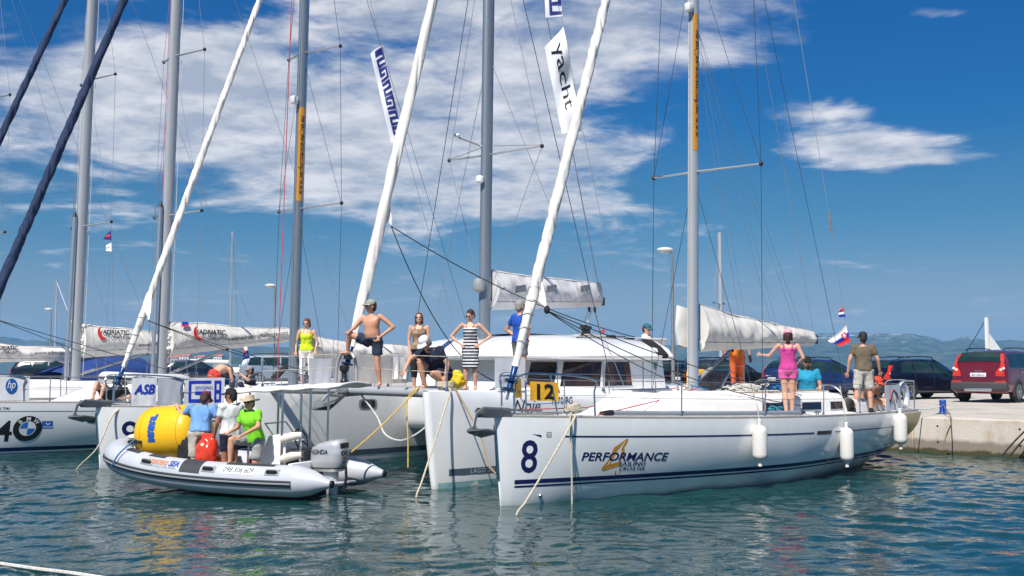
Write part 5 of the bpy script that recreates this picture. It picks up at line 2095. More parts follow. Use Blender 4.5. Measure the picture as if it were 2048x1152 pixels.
def disc_panel(f, n, cu, cv, ru, rv, mat, parent, name, off=0.010):
    MB().grid(lambda i, j: f(cu + ru * j * math.cos(2 * PI * i), cv + rv * j * math.sin(2 * PI * i)) + n * off, 30, 2).build(name, mat, parent, smooth=False)
disc_panel(f, n, 0.69, 0.60, 0.10, 0.32, M('mark_blue', (0.01, 0.09, 0.36), 0.4), o, 'mark_disc')
on_panel(f, n, 'hp', 0.62, 0.76, 0.40, 0.44, WHITEP, o, off=0.014, shear=0.3)
cat_near_y = lambda x: -CSP - near.hb(min(1, x / CL), 1.5) + 0.02
cat_far_y = lambda x: CSP + far.hb(min(1, x / CL), 1.5) - 0.10
cr_w = cr
xa, xb = x_at(cr, 990, 2.0, cat_near_y), x_at(cr, 1050, 2.0, cat_near_y)
o, f, n = rail_panel('banner', 'pale banner on the catamaran rail below the man in the blue shirt', cr, xa, xb, 1.72, 2.27, PANELW, yfn=cat_near_y, seed=6)
on_panel(f, n, 'LUVIK', 0.15, 0.85, 0.22, 0.16, M('faint_grey', (0.42, 0.43, 0.46), 0.7), o)
xa, xb = x_at(cr, 618, 2.0, cat_far_y), x_at(cr, 664, 2.0, cat_far_y)
o, f, n = rail_panel('banner', 'blank white panel on the rail right of the woman in lime top', cr, xa, xb, 1.70, 2.28, PANELW, yfn=cat_far_y, seed=7)
xa2, xb2 = xb + 0.02, x_at(cr, 695, 2.0, cat_far_y)
o, f, n = rail_panel('tarpaulin', 'beige grey tarpaulin on the rail left of the arched bow frame', cr, xa2, xb2, 1.70, 2.30, TARP, yfn=cat_far_y, seed=8, cat_='tarpaulin', ripple=0.03)
xa3, xb3 = xb2 + 0.06, x_at(cr, 815, 2.0, cat_far_y)
o, f, n = rail_panel('tarpaulin', 'wide beige tarpaulin on the rail behind the shirtless man with the cap', cr, xa3, xb3, 1.70, 2.34, TARP, yfn=cat_far_y, seed=9, cat_='tarpaulin', ripple=0.03)
xa4, xb4 = x_at(cr, 782, 2.0, cat_far_y), x_at(cr, 806, 2.0, cat_far_y)
o, f, n = rail_panel('towel', 'white towel hanging over the tarpaulin behind the shirtless man', cr, xa4, xb4, 1.80, 2.33, WHITEP, yfn=lambda x: cat_far_y(x) - 0.08, seed=10, cat_='towel', ripple=0.03)
# the two yellow race-number cloths on the pulpit of the yacht marked 8
def pulp(x, y, z):
    return y8.world(x, y, z)
def near_pulpit_y(x):
    return -interp([0.3, 0.75, 1.55], [0.18, 0.37, y8.hb(1.5 / 12.2, 1.3) * 0.97], x)
o, f, n = panel('race_number_cloth', 'yellow cloth with black number 12 hung on the bow rail', 'cloth',
                [pulp(0.50, -0.28, 1.60), pulp(0.98, -0.45, 1.59), pulp(0.98, -0.45, 1.88), pulp(0.50, -0.28, 1.90)], YELLOWC, seed=3, ripple=0.008)
on_panel(f, n, '12', 0.22, 0.84, 0.10, 0.80, BLACKP, o, 'number', bold=0.02, off=0.012)
o, f, n = panel('race_number_cloth', 'sunlit back of a plain yellow cloth on the far bow rail', 'cloth',
                [pulp(0.84, 0.36, 1.62), pulp(1.16, 0.50, 1.62), pulp(1.16, 0.50, 1.93), pulp(0.84, 0.36, 1.93)], YELLOWC, seed=5, ripple=0.012)

# yellow life jacket on the foredeck, banner and horseshoe bag on the stern rail
pj = Wz(914, 775, CZ + 0.02)


# ================================================================ the inflatable with its crew's gear
RIB_A = math.atan2(0.355, -0.935)
RIB_O = Vector((-2.67, 18.75, 0))
rib = thing('inflatable_boat', 'grey rigid inflatable boat with white canopy and outboard motor', 'inflatable boat', RIB_O, RIB_A)
HYP = M('hypalon_grey', (0.47, 0.49, 0.53), 0.42, var=0.05, vscale=3, bump=0.06, bscale=60)
HYPL = M('hypalon_pale', (0.52, 0.55, 0.59), 0.42, var=0.05, vscale=3)


def rib_w(x, y, z):
    c, s = math.cos(RIB_A), math.sin(RIB_A)
    return Vector((RIB_O.x + c * x - s * y, RIB_O.y + s * x + c * y, z))


TR = 0.255
key = [(0.45, 0.90, 0.29), (1.2, 0.91, 0.29), (2.2, 0.91, 0.31), (3.1, 0.86, 0.36), (3.85, 0.70, 0.44), (4.4, 0.42, 0.53), (4.62, 0.0, 0.58)]
path = spline(key + [(x, -y, z) for x, y, z in reversed(key[:-1])], 10)
cone = [Vector((-0.14, 0.90, 0.27)), Vector((-0.02, 0.90, 0.275)), Vector((0.2, 0.90, 0.283))]
full = [Vector(q) for q in cone] + path + [Vector((q.x, -q.y, q.z)) for q in reversed(cone)]
rad = [0.055, 0.10, 0.20] + [TR] * len(path) + [0.20, 0.10, 0.055]
tube_o = MB().tube(full, rad, 28, up=(0, 0, 1)).build('tube', HYP, rib, angle=60)
for s in (-1, 1):
    MB().lathe([(0.045, 0), (0.06, 0.015), (0.058, 0.05), (0.03, 0.055)], 14, Matrix.Translation((-0.12, s * 0.90, 0.27)) @ Matrix.Rotation(-PI / 2, 4, 'Y')).build('cone_cap', BLACKPL, tube_o)


def tube_pt(x, al, off=0.0, side=1):
    """on the tube skin at x; al = angle above the outward horizontal"""
    xs = [q.x for q in path[:61]]
    k = min(range(len(path) // 2 + 1), key=lambda i: abs(path[i].x - x))
    a = path[max(0, k - 1)]; b = path[min(len(path) - 1, k + 1)]
    # interpolate on the nearest segment
    best = None
    for i in (max(0, k - 1), k):
        p, q = path[i], path[i + 1]
        if abs(q.x - p.x) > 1e-6:
            t = (x - p.x) / (q.x - p.x)
            if -0.01 <= t <= 1.01:
                best = p.lerp(q, t)
    c = best or path[k]
    d = (b - a); d.z = 0
    d.normalize()
    out = Vector((-d.y, d.x, 0))
    r = TR + off
    q = c + out * math.cos(al) * r + Vector((0, 0, math.sin(al) * r))
    return Vector((q.x, q.y * side, q.z))


# rub strakes along the outside
xs = np.concatenate([np.linspace(0.5, 4.3, 50)])
for side in (1, -1):
    outer = []
    for i, q in enumerate(path[:len(path) // 2 + 1]):
        a = path[max(0, i - 1)]; b = path[i + 1]
        d = b - a; d.z = 0; d.normalize()
        out = Vector((-d.y, d.x, 0))
        p = q + out * (TR - 0.004) + Vector((0, 0, -0.02))
        outer.append(Vector((p.x, p.y * side, p.z)))
    MB().tube(outer, 0.052, 8, ell=(1.0, 0.55), up=(0, 0, 1)).build('rub_strake', M('strake_dark', (0.035, 0.037, 0.045), 0.5), tube_o)
    MB().tube([q + Vector((0, 0.028 * side, 0.0)) for q in outer], 0.014, 6).build('strake_rib', GREYPL, tube_o)


def tube_patch(x0, x1, a0, a1, mat, name, off=0.004, n=8):
    return MB().grid(lambda i, j: tube_pt(x0 + (x1 - x0) * i, a0 + (a1 - a0) * j, off), n, 12).build(name, mat, tube_o)


tube_patch(2.18, 2.58, 0.28, 2.4, M('wear_patch', (0.04, 0.042, 0.05), 0.6), 'wear_patch')
for xa, xb in ((0.85, 1.75), (3.0, 3.35), (3.6, 3.95)):
    tube_patch(xa, xb, 1.15, 1.9, M('wear_patch', (0.04, 0.042, 0.05), 0.6), 'tread_pad', 0.006)
# phone number plate
def rounded(x0, x1, a0, a1, mat, name, off):
    def fn(i, j):
        v = 2 * j - 1
        inset = 0.05 * (1 - math.sqrt(max(0, 1 - abs(v) ** 2.5)))
        xx = x0 + inset + (x1 - x0 - 2 * inset) * i
        return tube_pt(xx, a0 + (a1 - a0) * j, off)
    return MB().grid(fn, 14, 14).build(name, mat, tube_o)


plate = rounded(1.12, 1.78, 0.40, 0.98, WHITEP, 'number_plate', 0.005)


def tube_text(s, xc, a0, size, mat, w=None, **kw):
    vs, fs = text2d(s, size=size, maxlen=0.08, **kw)
    us = [q[0] for q in vs]
    k = 1.0 if w is None else w / (max(us) - min(us))
    cu = (max(us) + min(us)) / 2
    MB().add([tube_pt(xc - (u - cu) * k, a0 + v / TR, 0.009) for u, v in vs], [tuple(f) for f in fs]).build('lettering', mat, tube_o, smooth=False)


tube_text('098 306 609', 1.45, 0.52, 0.135, BLACKP, w=0.56, shear=0.15)
tube_text('SEA', 2.72, 0.58, 0.15, M('sea_blue', (0.03, 0.10, 0.35), 0.5), w=0.20, shear=0.2, bold=0.004)
tube_text('DALMATINO', 3.07, 0.58, 0.13, M('faded_orange', (0.62, 0.27, 0.14), 0.6), w=0.44, shear=0.1, bold=0.006)
tube_text('boats and sailing on the Adriatic', 2.98, 0.40, 0.05, M('faded_grey', (0.28, 0.30, 0.34), 0.6), w=0.66)
for x in (0.82, 2.02, 3.28):
    h = MB()
    h.grid(lambda i, j: tube_pt(x - 0.13 + 0.26 * i, 0.42 + 0.44 * j, 0.006 + 0.012 * math.sin(PI * i) * math.sin(PI * j)), 10, 6)
    ho = h.build('handle', GREYPL, tube_o)
    MB().tube([tube_pt(x - 0.09, 0.62, 0.015), tube_pt(x - 0.06, 0.62, 0.045), tube_pt(x + 0.06, 0.62, 0.045), tube_pt(x + 0.09, 0.62, 0.015)], 0.022, 8).build('grip', BLACKPL, ho)
# hull under the tubes, floor, transom
hp = []
nfl = 14
def fh(i, j):
    x = 0.42 + 4.0 * i
    w = 0.80 * (1 - 0.95 * max(0, (i - 0.55) / 0.45) ** 2)
    y = (2 * j - 1) * w
    z = 0.12 + 0.34 * max(0, (i - 0.45) / 0.55) ** 1.6 - (0.34 - 0.25 * i) * (1 - abs(2 * j - 1))
    return Vector((x, y, z))
MB().grid(fh, nfl, 8).build('hull', GEL, rib)
def ff(i, j):
    x = 0.42 + 3.75 * i
    w = 0.78 * (1 - 0.75 * max(0, (i - 0.6) / 0.4) ** 2)
    return Vector((x, (2 * j - 1) * w, 0.10 + 0.2 * max(0, (i - 0.55) / 0.45) ** 2))
MB().grid(ff, 12, 4, flip=True).build('floor', M('rib_floor', (0.50, 0.49, 0.46), 0.7, var=0.12), rib)
MB().rbox((0.72, 0, 0.30), (0.08, 1.5, 0.5), 0.02).build('transom', GEL, rib)
# console and seat
cs = MB()
prof = [(1.15, 0.10), (1.18, 0.85), (1.32, 0.98), (1.50, 0.95), (1.92, 0.10)]
cs.poly(prof, lambda u, v, w: Vector((u, -0.62 + w, v)), 0.78)
con = cs.build('console', GEL, rib, angle=20)
mb = MB()
c = Vector((1.10, -0.22, 0.86))
mb.tube([c + Vector((0.06 * math.cos(a), 0.19 * math.sin(a), 0.19 * math.cos(a))) for a in np.linspace(0, 2 * PI, 22)], 0.014, 6, caps=False)
for k in range(3):
    a = 2 * PI * k / 3
    mb.tube([c, c + Vector((0.06 * math.cos(a), 0.19 * math.sin(a), 0.19 * math.cos(a)))], 0.012, 5)
mb.build('steering_wheel', BLACKPL, con)
MB().tube([(1.45, 0.1, 0.95), (1.62, 0.1, 1.15), (1.62, -0.55, 1.15), (1.45, -0.55, 0.95)], 0.014, 6).build('console_rail', STEEL, con)
MB().rbox((0.98, -0.22, 0.42), (0.36, 0.8, 0.62), 0.05).build('seat_box', M('seat_dark', (0.03, 0.032, 0.038), 0.6), rib)
# canopy on four posts
def fcan(i, j):
    x = 0.12 + 2.22 * i
    y = -0.92 + 1.15 * j
    return Vector((x, y, 1.83 - 0.055 * x + 0.05 * math.sin(PI * j) - 0.02 * math.sin(PI * 4 * i) ** 2))
cano = MB().grid(fcan, 20, 10).build('canopy', M('canopy_white', (0.72, 0.71, 0.68), 0.7, var=0.05, bump=0.2, bscale=8), rib)
sm = cano.modifiers.new('thickness', 'SOLIDIFY'); sm.thickness = 0.045
for x, y in ((0.88, 0.18), (1.24, 0.18), (1.90, 0.18), (0.88, -0.72), (1.24, -0.72), (1.90, -0.72)):
    MB().tube([(x, y, 0.42), (x - 0.02, y, 1.78 - 0.055 * x)], 0.021, 8).build('canopy_post', STEEL, rib)
for z in (0.62, 0.95):
    MB().tube([(0.88, 0.18, z), (1.24, 0.18, z)], 0.012, 6).build('post_bar', STEEL, rib)
    MB().tube([(0.84, 0.18, z + 0.03), (1.02, 0.23, z), (1.23, 0.18, z - 0.06)], [0.05, 0.075, 0.065], 10).build('rolled_fender', M('fender_cream', (0.66, 0.62, 0.54), 0.7, var=0.1, bump=0.5, bscale=18), rib)
# bow line and cleat
MB().tube(spline([(4.15, 0.25, 0.86), (3.9, 0.75, 0.80), (4.0, 0.93, 0.62), (4.12, 0.95, 0.42)], 6), 0.014, 6).build('grab_line', ROPEBL, rib)
MB().rbox((4.05, 0.42, 0.80), (0.3, 0.12, 0.06), 0.02).build('bow_plate', BLACKPL, rib)
MB().ell((4.28, 0.15, 0.86), (0.16, 0.14, 0.06)).build('bow_pad', M('pad_cream', (0.62, 0.58, 0.50), 0.8, bump=0.5, bscale=20), rib)

# outboard motor
ob = MB()
def cowl(i, j):
    a = 2 * PI * j
    z = i
    prof = interp([0, 0.12, 0.3, 0.6, 0.85, 0.96, 1.0], [0.74, 0.90, 0.98, 1.0, 0.90, 0.70, 0.0], z)
    cx = math.copysign(abs(math.cos(a)) ** 0.65, math.cos(a)) * 0.29 * prof
    cy = math.copysign(abs(math.sin(a)) ** 0.65, math.sin(a)) * 0.20 * prof
    zt = 0.34 + 0.46 * (1 - (1 - z) ** 1.0)
    return Vector((0.14 + cx - 0.03 * z, cy, zt - (0.06 * (cx / 0.29) if z > 0.8 else 0)))
ob.grid(cowl, 18, 28)
SILV = M('motor_silver', (0.58, 0.585, 0.59), 0.32, 0.45, coat=0.4)
mot = ob.build('outboard_motor', SILV, rib, angle=50)
MB().grid(lambda i, j: cowl(0.10 + 0.03 * i, j) * 1.0 + Vector((0, 0, 0)) + (cowl(0.11, j) - Vector((0.14, 0, cowl(0.11, j).z))) * 0.02, 2, 28).build('cowl_seam', BLACKPL, mot)
leg = MB()
leg.tube([(0.14, 0, 0.36), (0.12, 0, 0.1), (0.06, 0, -0.3)], [0.14, 0.11, 0.07], 14, ell=(1.2, 0.75), up=(1, 0, 0))
leg.build('drive_leg', SILV, mot)
MB().rbox((0.30, 0, 0.40), (0.24, 0.26, 0.3), 0.04).build('mount_bracket', BLACKPL, mot)
MB().tube([(-0.10, -0.3, 0.17), (0.05, 0.3, 0.17)], 0.03, 6, ell=(0.5, 3.0)).build('trim_plate', GEL2, mot)
MB().tube([(-0.16, 0.02, 0.42), (-0.17, 0.02, 0.24), (-0.13, 0.02, 0.08)], 0.022, 8).build('tilt_ram', BLACKPL, mot)


def motor_text(s, yc, zc, size, mat, w):
    vs, fs = text2d(s, size=size, maxlen=0.05, bold=0.002)
    us = [q[0] for q in vs]
    k = w / (max(us) - min(us)); cu = (max(us) + min(us)) / 2
    out = []
    for u, v in vs:
        y = yc - (u - cu) * k * -1
        # project on the after face of the cowl
        zz = zc + v
        t = (zz - 0.34) / 0.46
        pr = interp([0, 0.12, 0.3, 0.6, 0.85, 0.96, 1.0], [0.74, 0.90, 0.98, 1.0, 0.90, 0.70, 0.0], t)
        cyn = max(-0.98, min(0.98, y / (0.20 * pr)))
        sa = abs(cyn) ** (1 / 0.65)
        ca = math.sqrt(max(0, 1 - sa * sa))
        x = 0.14 - 0.03 * t - 0.29 * pr * ca ** 0.65 - 0.006
        out.append(Vector((x, -y if False else y, zz)))
    MB().add(out, fs).build('lettering', mat, mot, smooth=False)


motor_text('90', 0.06, 0.585, 0.10, BLACKP, 0.15)
motor_text('VTEC', 0.06, 0.52, 0.035, REDP, 0.12)
motor_text('HONDA', 0.06, 0.69, 0.035, BLACKP, 0.14)
motor_text('BF', 0.06, 0.47, 0.035, BLUEP, 0.08)
MB().grid(lambda i, j: cowl(0.76 + 0.05 * i, 0.40 + 0.20 * j) + Vector((-0.008, 0, 0)), 3, 10).build('air_slot', BLACKPL, mot)
for s in (1,):
    vs, fs = text2d('HONDA', size=0.1, maxlen=0.05, bold=0.002)
    MB().add([Vector((0.20 - u * 0.8, 0.204, 0.60 + v)) for u, v in vs], fs).build('lettering', BLACKP, mot, smooth=False)

mot.location.x = 0.27
mot.scale = (1.1, 1.1, 1.12)
# ---- things lying in the boat
YEL = M('buoy_yellow', (0.82, 0.47, 0.012), 0.38, var=0.07, vscale=3, bump=0.12, bscale=14)
bu = thing('inflatable_buoy', 'huge yellow inflatable buoy lying in the bow of the grey boat', 'buoy', rib_w(3.60, -0.02, 0.0), RIB_A)
R = 0.485
prof = []
LB = 0.61
for i in range(9):
    a = PI / 2 * i / 8
    prof.append((max(0.004, R * 0.42 + (R * 0.58) * math.sin(a)) if i else 0.004, -LB + 0.26 * (1 - math.cos(a)) - 0.0))
prof += [(R, -LB * 0.3), (R, LB * 0.3), (R, LB - 0.2), (R * 0.9, LB - 0.06), (R * 0.6, LB), (0.004, LB + 0.01)]
rotb = Matrix.Rotation(math.radians(4), 4, 'Y') @ Matrix.Rotation(-PI / 2, 4, 'Y')
mtb = Matrix.Translation((0, 0, 0.94)) @ rotb
body = MB().lathe(prof, 40, mtb).build('body', YEL, bu, angle=50)
# seam and handles
mb = MB()
for zz in (-LB + 0.26, LB - 0.2):
    mb.tube([mtb @ Vector(((R + 0.002) * math.cos(a), (R + 0.002) * math.sin(a), zz)) for a in np.linspace(0, 2 * PI, 40)], 0.006, 5, caps=False)
mb.build('seam', M('buoy_seam', (0.66, 0.36, 0.01), 0.5), body)
def buoy_text(s, z0, size, mat, a0):
    vs, fs = text2d(s, size=size, maxlen=0.06, bold=0.022)
    out = []
    for u, v in vs:
        a = a0 - u / R
        out.append(mtb @ Vector(((R + 0.006) * math.cos(a), (R + 0.006) * math.sin(a), z0 - v)))
    MB().add(out, fs).build('lettering', mat, body, smooth=False)
buoy_text('NAPAL', -0.05, 0.155, M('buoy_blue', (0.012, 0.09, 0.36), 0.5), math.radians(75))
MB().ell(mtb @ Vector((0, 0, -LB - 0.005)), (0.03, 0.05, 0.05)).build('valve', BLUEP, body)
MB().tube(spline([mtb @ Vector((0.1, 0.3, -LB + 0.1)), mtb @ Vector((-0.2, 0.45, -LB + 0.12)), mtb @ Vector((-0.45, 0.25, -LB + 0.3))], 6), 0.012, 6).build('tether', ROPEG, bu)

o = MB()
o.rbox((0, 0, 0.22), (0.44, 0.38, 0.44), 0.05, seg=3)
bx = o.build('cool_box', GEL, None)
bx.location = rib_w(2.82, 0.12, 0.11); bx.rotation_euler = (0, 0, RIB_A)
MB().rbox((0, 0, 0.47), (0.47, 0.41, 0.09), 0.035, seg=3).build('lid', GEL, bx)
tag(bx, 'white cool box standing beside the man in beige trousers', 'cool box')

def blob(name, label, cat_, c, r, mat, seed, amp=0.22, rz=0.0, freq=2.2, squash=None):
    vs, fs = [], []
    nu, nv = 30, 20
    mb = MB()
    def fn(i, j):
        th = PI * i; ph = 2 * PI * j
        d = Vector((math.sin(th) * math.cos(ph), math.sin(th) * math.sin(ph), math.cos(th)))
        k = 1 + amp * mnoise.fractal(d * freq + Vector((seed, 0, 0)), 1.0, 2.0, 4)
        z = d.z
        q = Vector((d.x * r[0] * k, d.y * r[1] * k, d.z * r[2] * k + r[2]))
        if q.z < 0:
            q.z = 0
        return q
    mb.grid(fn, nv, nu)
    o = mb.build(name, mat, None, angle=70)
    o.location = c; o.rotation_euler = (0, 0, rz)
    return tag(o, label, cat_)


bb = blob('black_bag', 'black bag propped against the yellow buoy', 'bag', rib_w(3.02, 0.30, 0.12), (0.22, 0.18, 0.40), M('black_cloth', (0.012, 0.012, 0.013), 0.85, bump=0.6, bscale=12), 3, 0.25)
rb = blob('dry_bag', 'shiny red dry bag between the two men in the grey boat', 'bag', rib_w(2.56, 0.40, 0.30), (0.20, 0.17, 0.32), M('red_vinyl', (0.66, 0.05, 0.02), 0.22, var=0.08, coat=0.3), 8, 0.24, freq=2.6)
MB().rbox((0, 0, 0.63), (0.22, 0.05, 0.1), 0.02).build('rolled_closure', M('red_vinyl', (0.66, 0.05, 0.02), 0.22), rb)
rc = blob('red_canister', 'red canister on the floor under the canopy', 'canister', rib_w(1.98, -0.25, 0.12), (0.16, 0.14, 0.28), M('red_vinyl2', (0.5, 0.03, 0.02), 0.4), 12, 0.1)
wb = MB().rbox((0, 0, 0.12), (0.5, 0.42, 0.24), 0.05).build('white_crate', GEL, None)
wb.location = rib_w(2.25, 0.15, 0.10); wb.rotation_euler = (0, 0, RIB_A)
MB().rbox((0, 0, 0.245), (0.53, 0.45, 0.04), 0.015).build('rim', GEL2, wb)
tag(wb, 'low white crate under the red dry bag', 'crate')


# ================================================================ cars on the quay
TYRE = M('tyre', (0.018, 0.018, 0.019), 0.85, var=0.15, bump=0.3, bscale=60)
RIM = M('alloy_rim', (0.50, 0.51, 0.52), 0.3, 0.8)
CARGLASS = M('car_glass', (0.012, 0.030, 0.030), 0.04, spec=0.9, var=0.35, vscale=1.5)
CLAD = M('dark_cladding', (0.045, 0.047, 0.05), 0.6)
TAILR = M('tail_light_red', (0.55, 0.03, 0.015), 0.15, coat=0.6)
TAILW = M('tail_light_clear', (0.72, 0.70, 0.68), 0.12, coat=0.6)
PLATEM = M('number_plate', (0.70, 0.71, 0.72), 0.5, var=0.05)

CARS = {
    # x from the tail forward: (x, bottom, belt, roof, half width low, half width belt, half width roof)
    'suv': dict(L=4.8, W=1.9, H=1.74, wheels=(-1.42, 1.44), wr=0.36, secs=[
        (-2.40, 0.52, 0.72, 0.74, 0.74, 0.74, 0.70), (-2.36, 0.36, 0.98, 1.02, 0.86, 0.84, 0.80), (-2.30, 0.32, 1.10, 1.20, 0.93, 0.88, 0.82), (-2.22, 0.30, 1.12, 1.46, 0.94, 0.89, 0.76),
        (-2.02, 0.29, 1.12, 1.66, 0.95, 0.90, 0.70), (-1.5, 0.28, 1.11, 1.72, 0.95, 0.905, 0.69), (-0.6, 0.28, 1.09, 1.74, 0.95, 0.91, 0.69), (0.3, 0.28, 1.07, 1.71, 0.95, 0.91, 0.68),
        (0.75, 0.28, 1.06, 1.58, 0.95, 0.90, 0.67), (1.25, 0.28, 1.07, 1.16, 0.95, 0.87, 0.76), (1.5, 0.28, 1.04, 1.08, 0.95, 0.86, 0.78), (2.1, 0.30, 0.92, 0.98, 0.92, 0.80, 0.72), (2.33, 0.34, 0.78, 0.84, 0.84, 0.72, 0.66), (2.40, 0.42, 0.66, 0.68, 0.72, 0.64, 0.6)],
        win=[(-1.95, -1.22), (-1.14, -0.20), (-0.12, 0.95)], rear=(0.6, 0.90)),
    'wagon': dict(L=4.55, W=1.75, H=1.47, wheels=(-1.33, 1.36), wr=0.31, secs=[
        (-2.28, 0.42, 0.62, 0.64, 0.70, 0.68, 0.66), (-2.25, 0.28, 0.84, 0.88, 0.80, 0.78, 0.74), (-2.18, 0.24, 0.92, 1.02, 0.85, 0.80, 0.72), (-2.02, 0.22, 0.93, 1.26, 0.86, 0.81, 0.64),
        (-1.80, 0.21, 0.93, 1.39, 0.87, 0.82, 0.60), (-1.2, 0.20, 0.92, 1.44, 0.87, 0.83, 0.60), (-0.3, 0.20, 0.90, 1.46, 0.87, 0.84, 0.60), (0.25, 0.20, 0.88, 1.42, 0.87, 0.84, 0.59),
        (0.65, 0.20, 0.87, 1.26, 0.87, 0.83, 0.58), (1.20, 0.20, 0.87, 0.93, 0.87, 0.80, 0.70), (1.5, 0.20, 0.84, 0.88, 0.87, 0.79, 0.70), (2.0, 0.22, 0.72, 0.77, 0.84, 0.72, 0.62), (2.2, 0.26, 0.62, 0.66, 0.76, 0.64, 0.56), (2.28, 0.36, 0.54, 0.55, 0.62, 0.56, 0.5)],
        win=[(-1.72, -1.05), (-0.98, -0.12), (-0.04, 0.86)], rear=(0.5, 0.92)),
    'hatch': dict(L=4.0, W=1.7, H=1.45, wheels=(-1.2, 1.25), wr=0.30, secs=[
        (-2.0, 0.42, 0.62, 0.64, 0.68, 0.66, 0.64), (-1.97, 0.28, 0.86, 0.90, 0.78, 0.76, 0.72), (-1.88, 0.24, 0.95, 1.08, 0.83, 0.78, 0.68), (-1.66, 0.22, 0.95, 1.32, 0.84, 0.79, 0.60),
        (-1.35, 0.21, 0.94, 1.42, 0.84, 0.80, 0.58), (-0.5, 0.20, 0.91, 1.46, 0.85, 0.82, 0.58), (0.15, 0.20, 0.89, 1.42, 0.85, 0.82, 0.57), (0.6, 0.20, 0.88, 1.24, 0.85, 0.80, 0.56),
        (1.15, 0.20, 0.88, 0.95, 0.85, 0.77, 0.66), (1.45, 0.20, 0.84, 0.88, 0.84, 0.75, 0.66), (1.8, 0.23, 0.70, 0.74, 0.78, 0.66, 0.58), (2.0, 0.34, 0.55, 0.57, 0.62, 0.55, 0.5)],
        win=[(-1.45, -0.62), (-0.54, 0.80)], rear=(0.5, 0.92)),
}


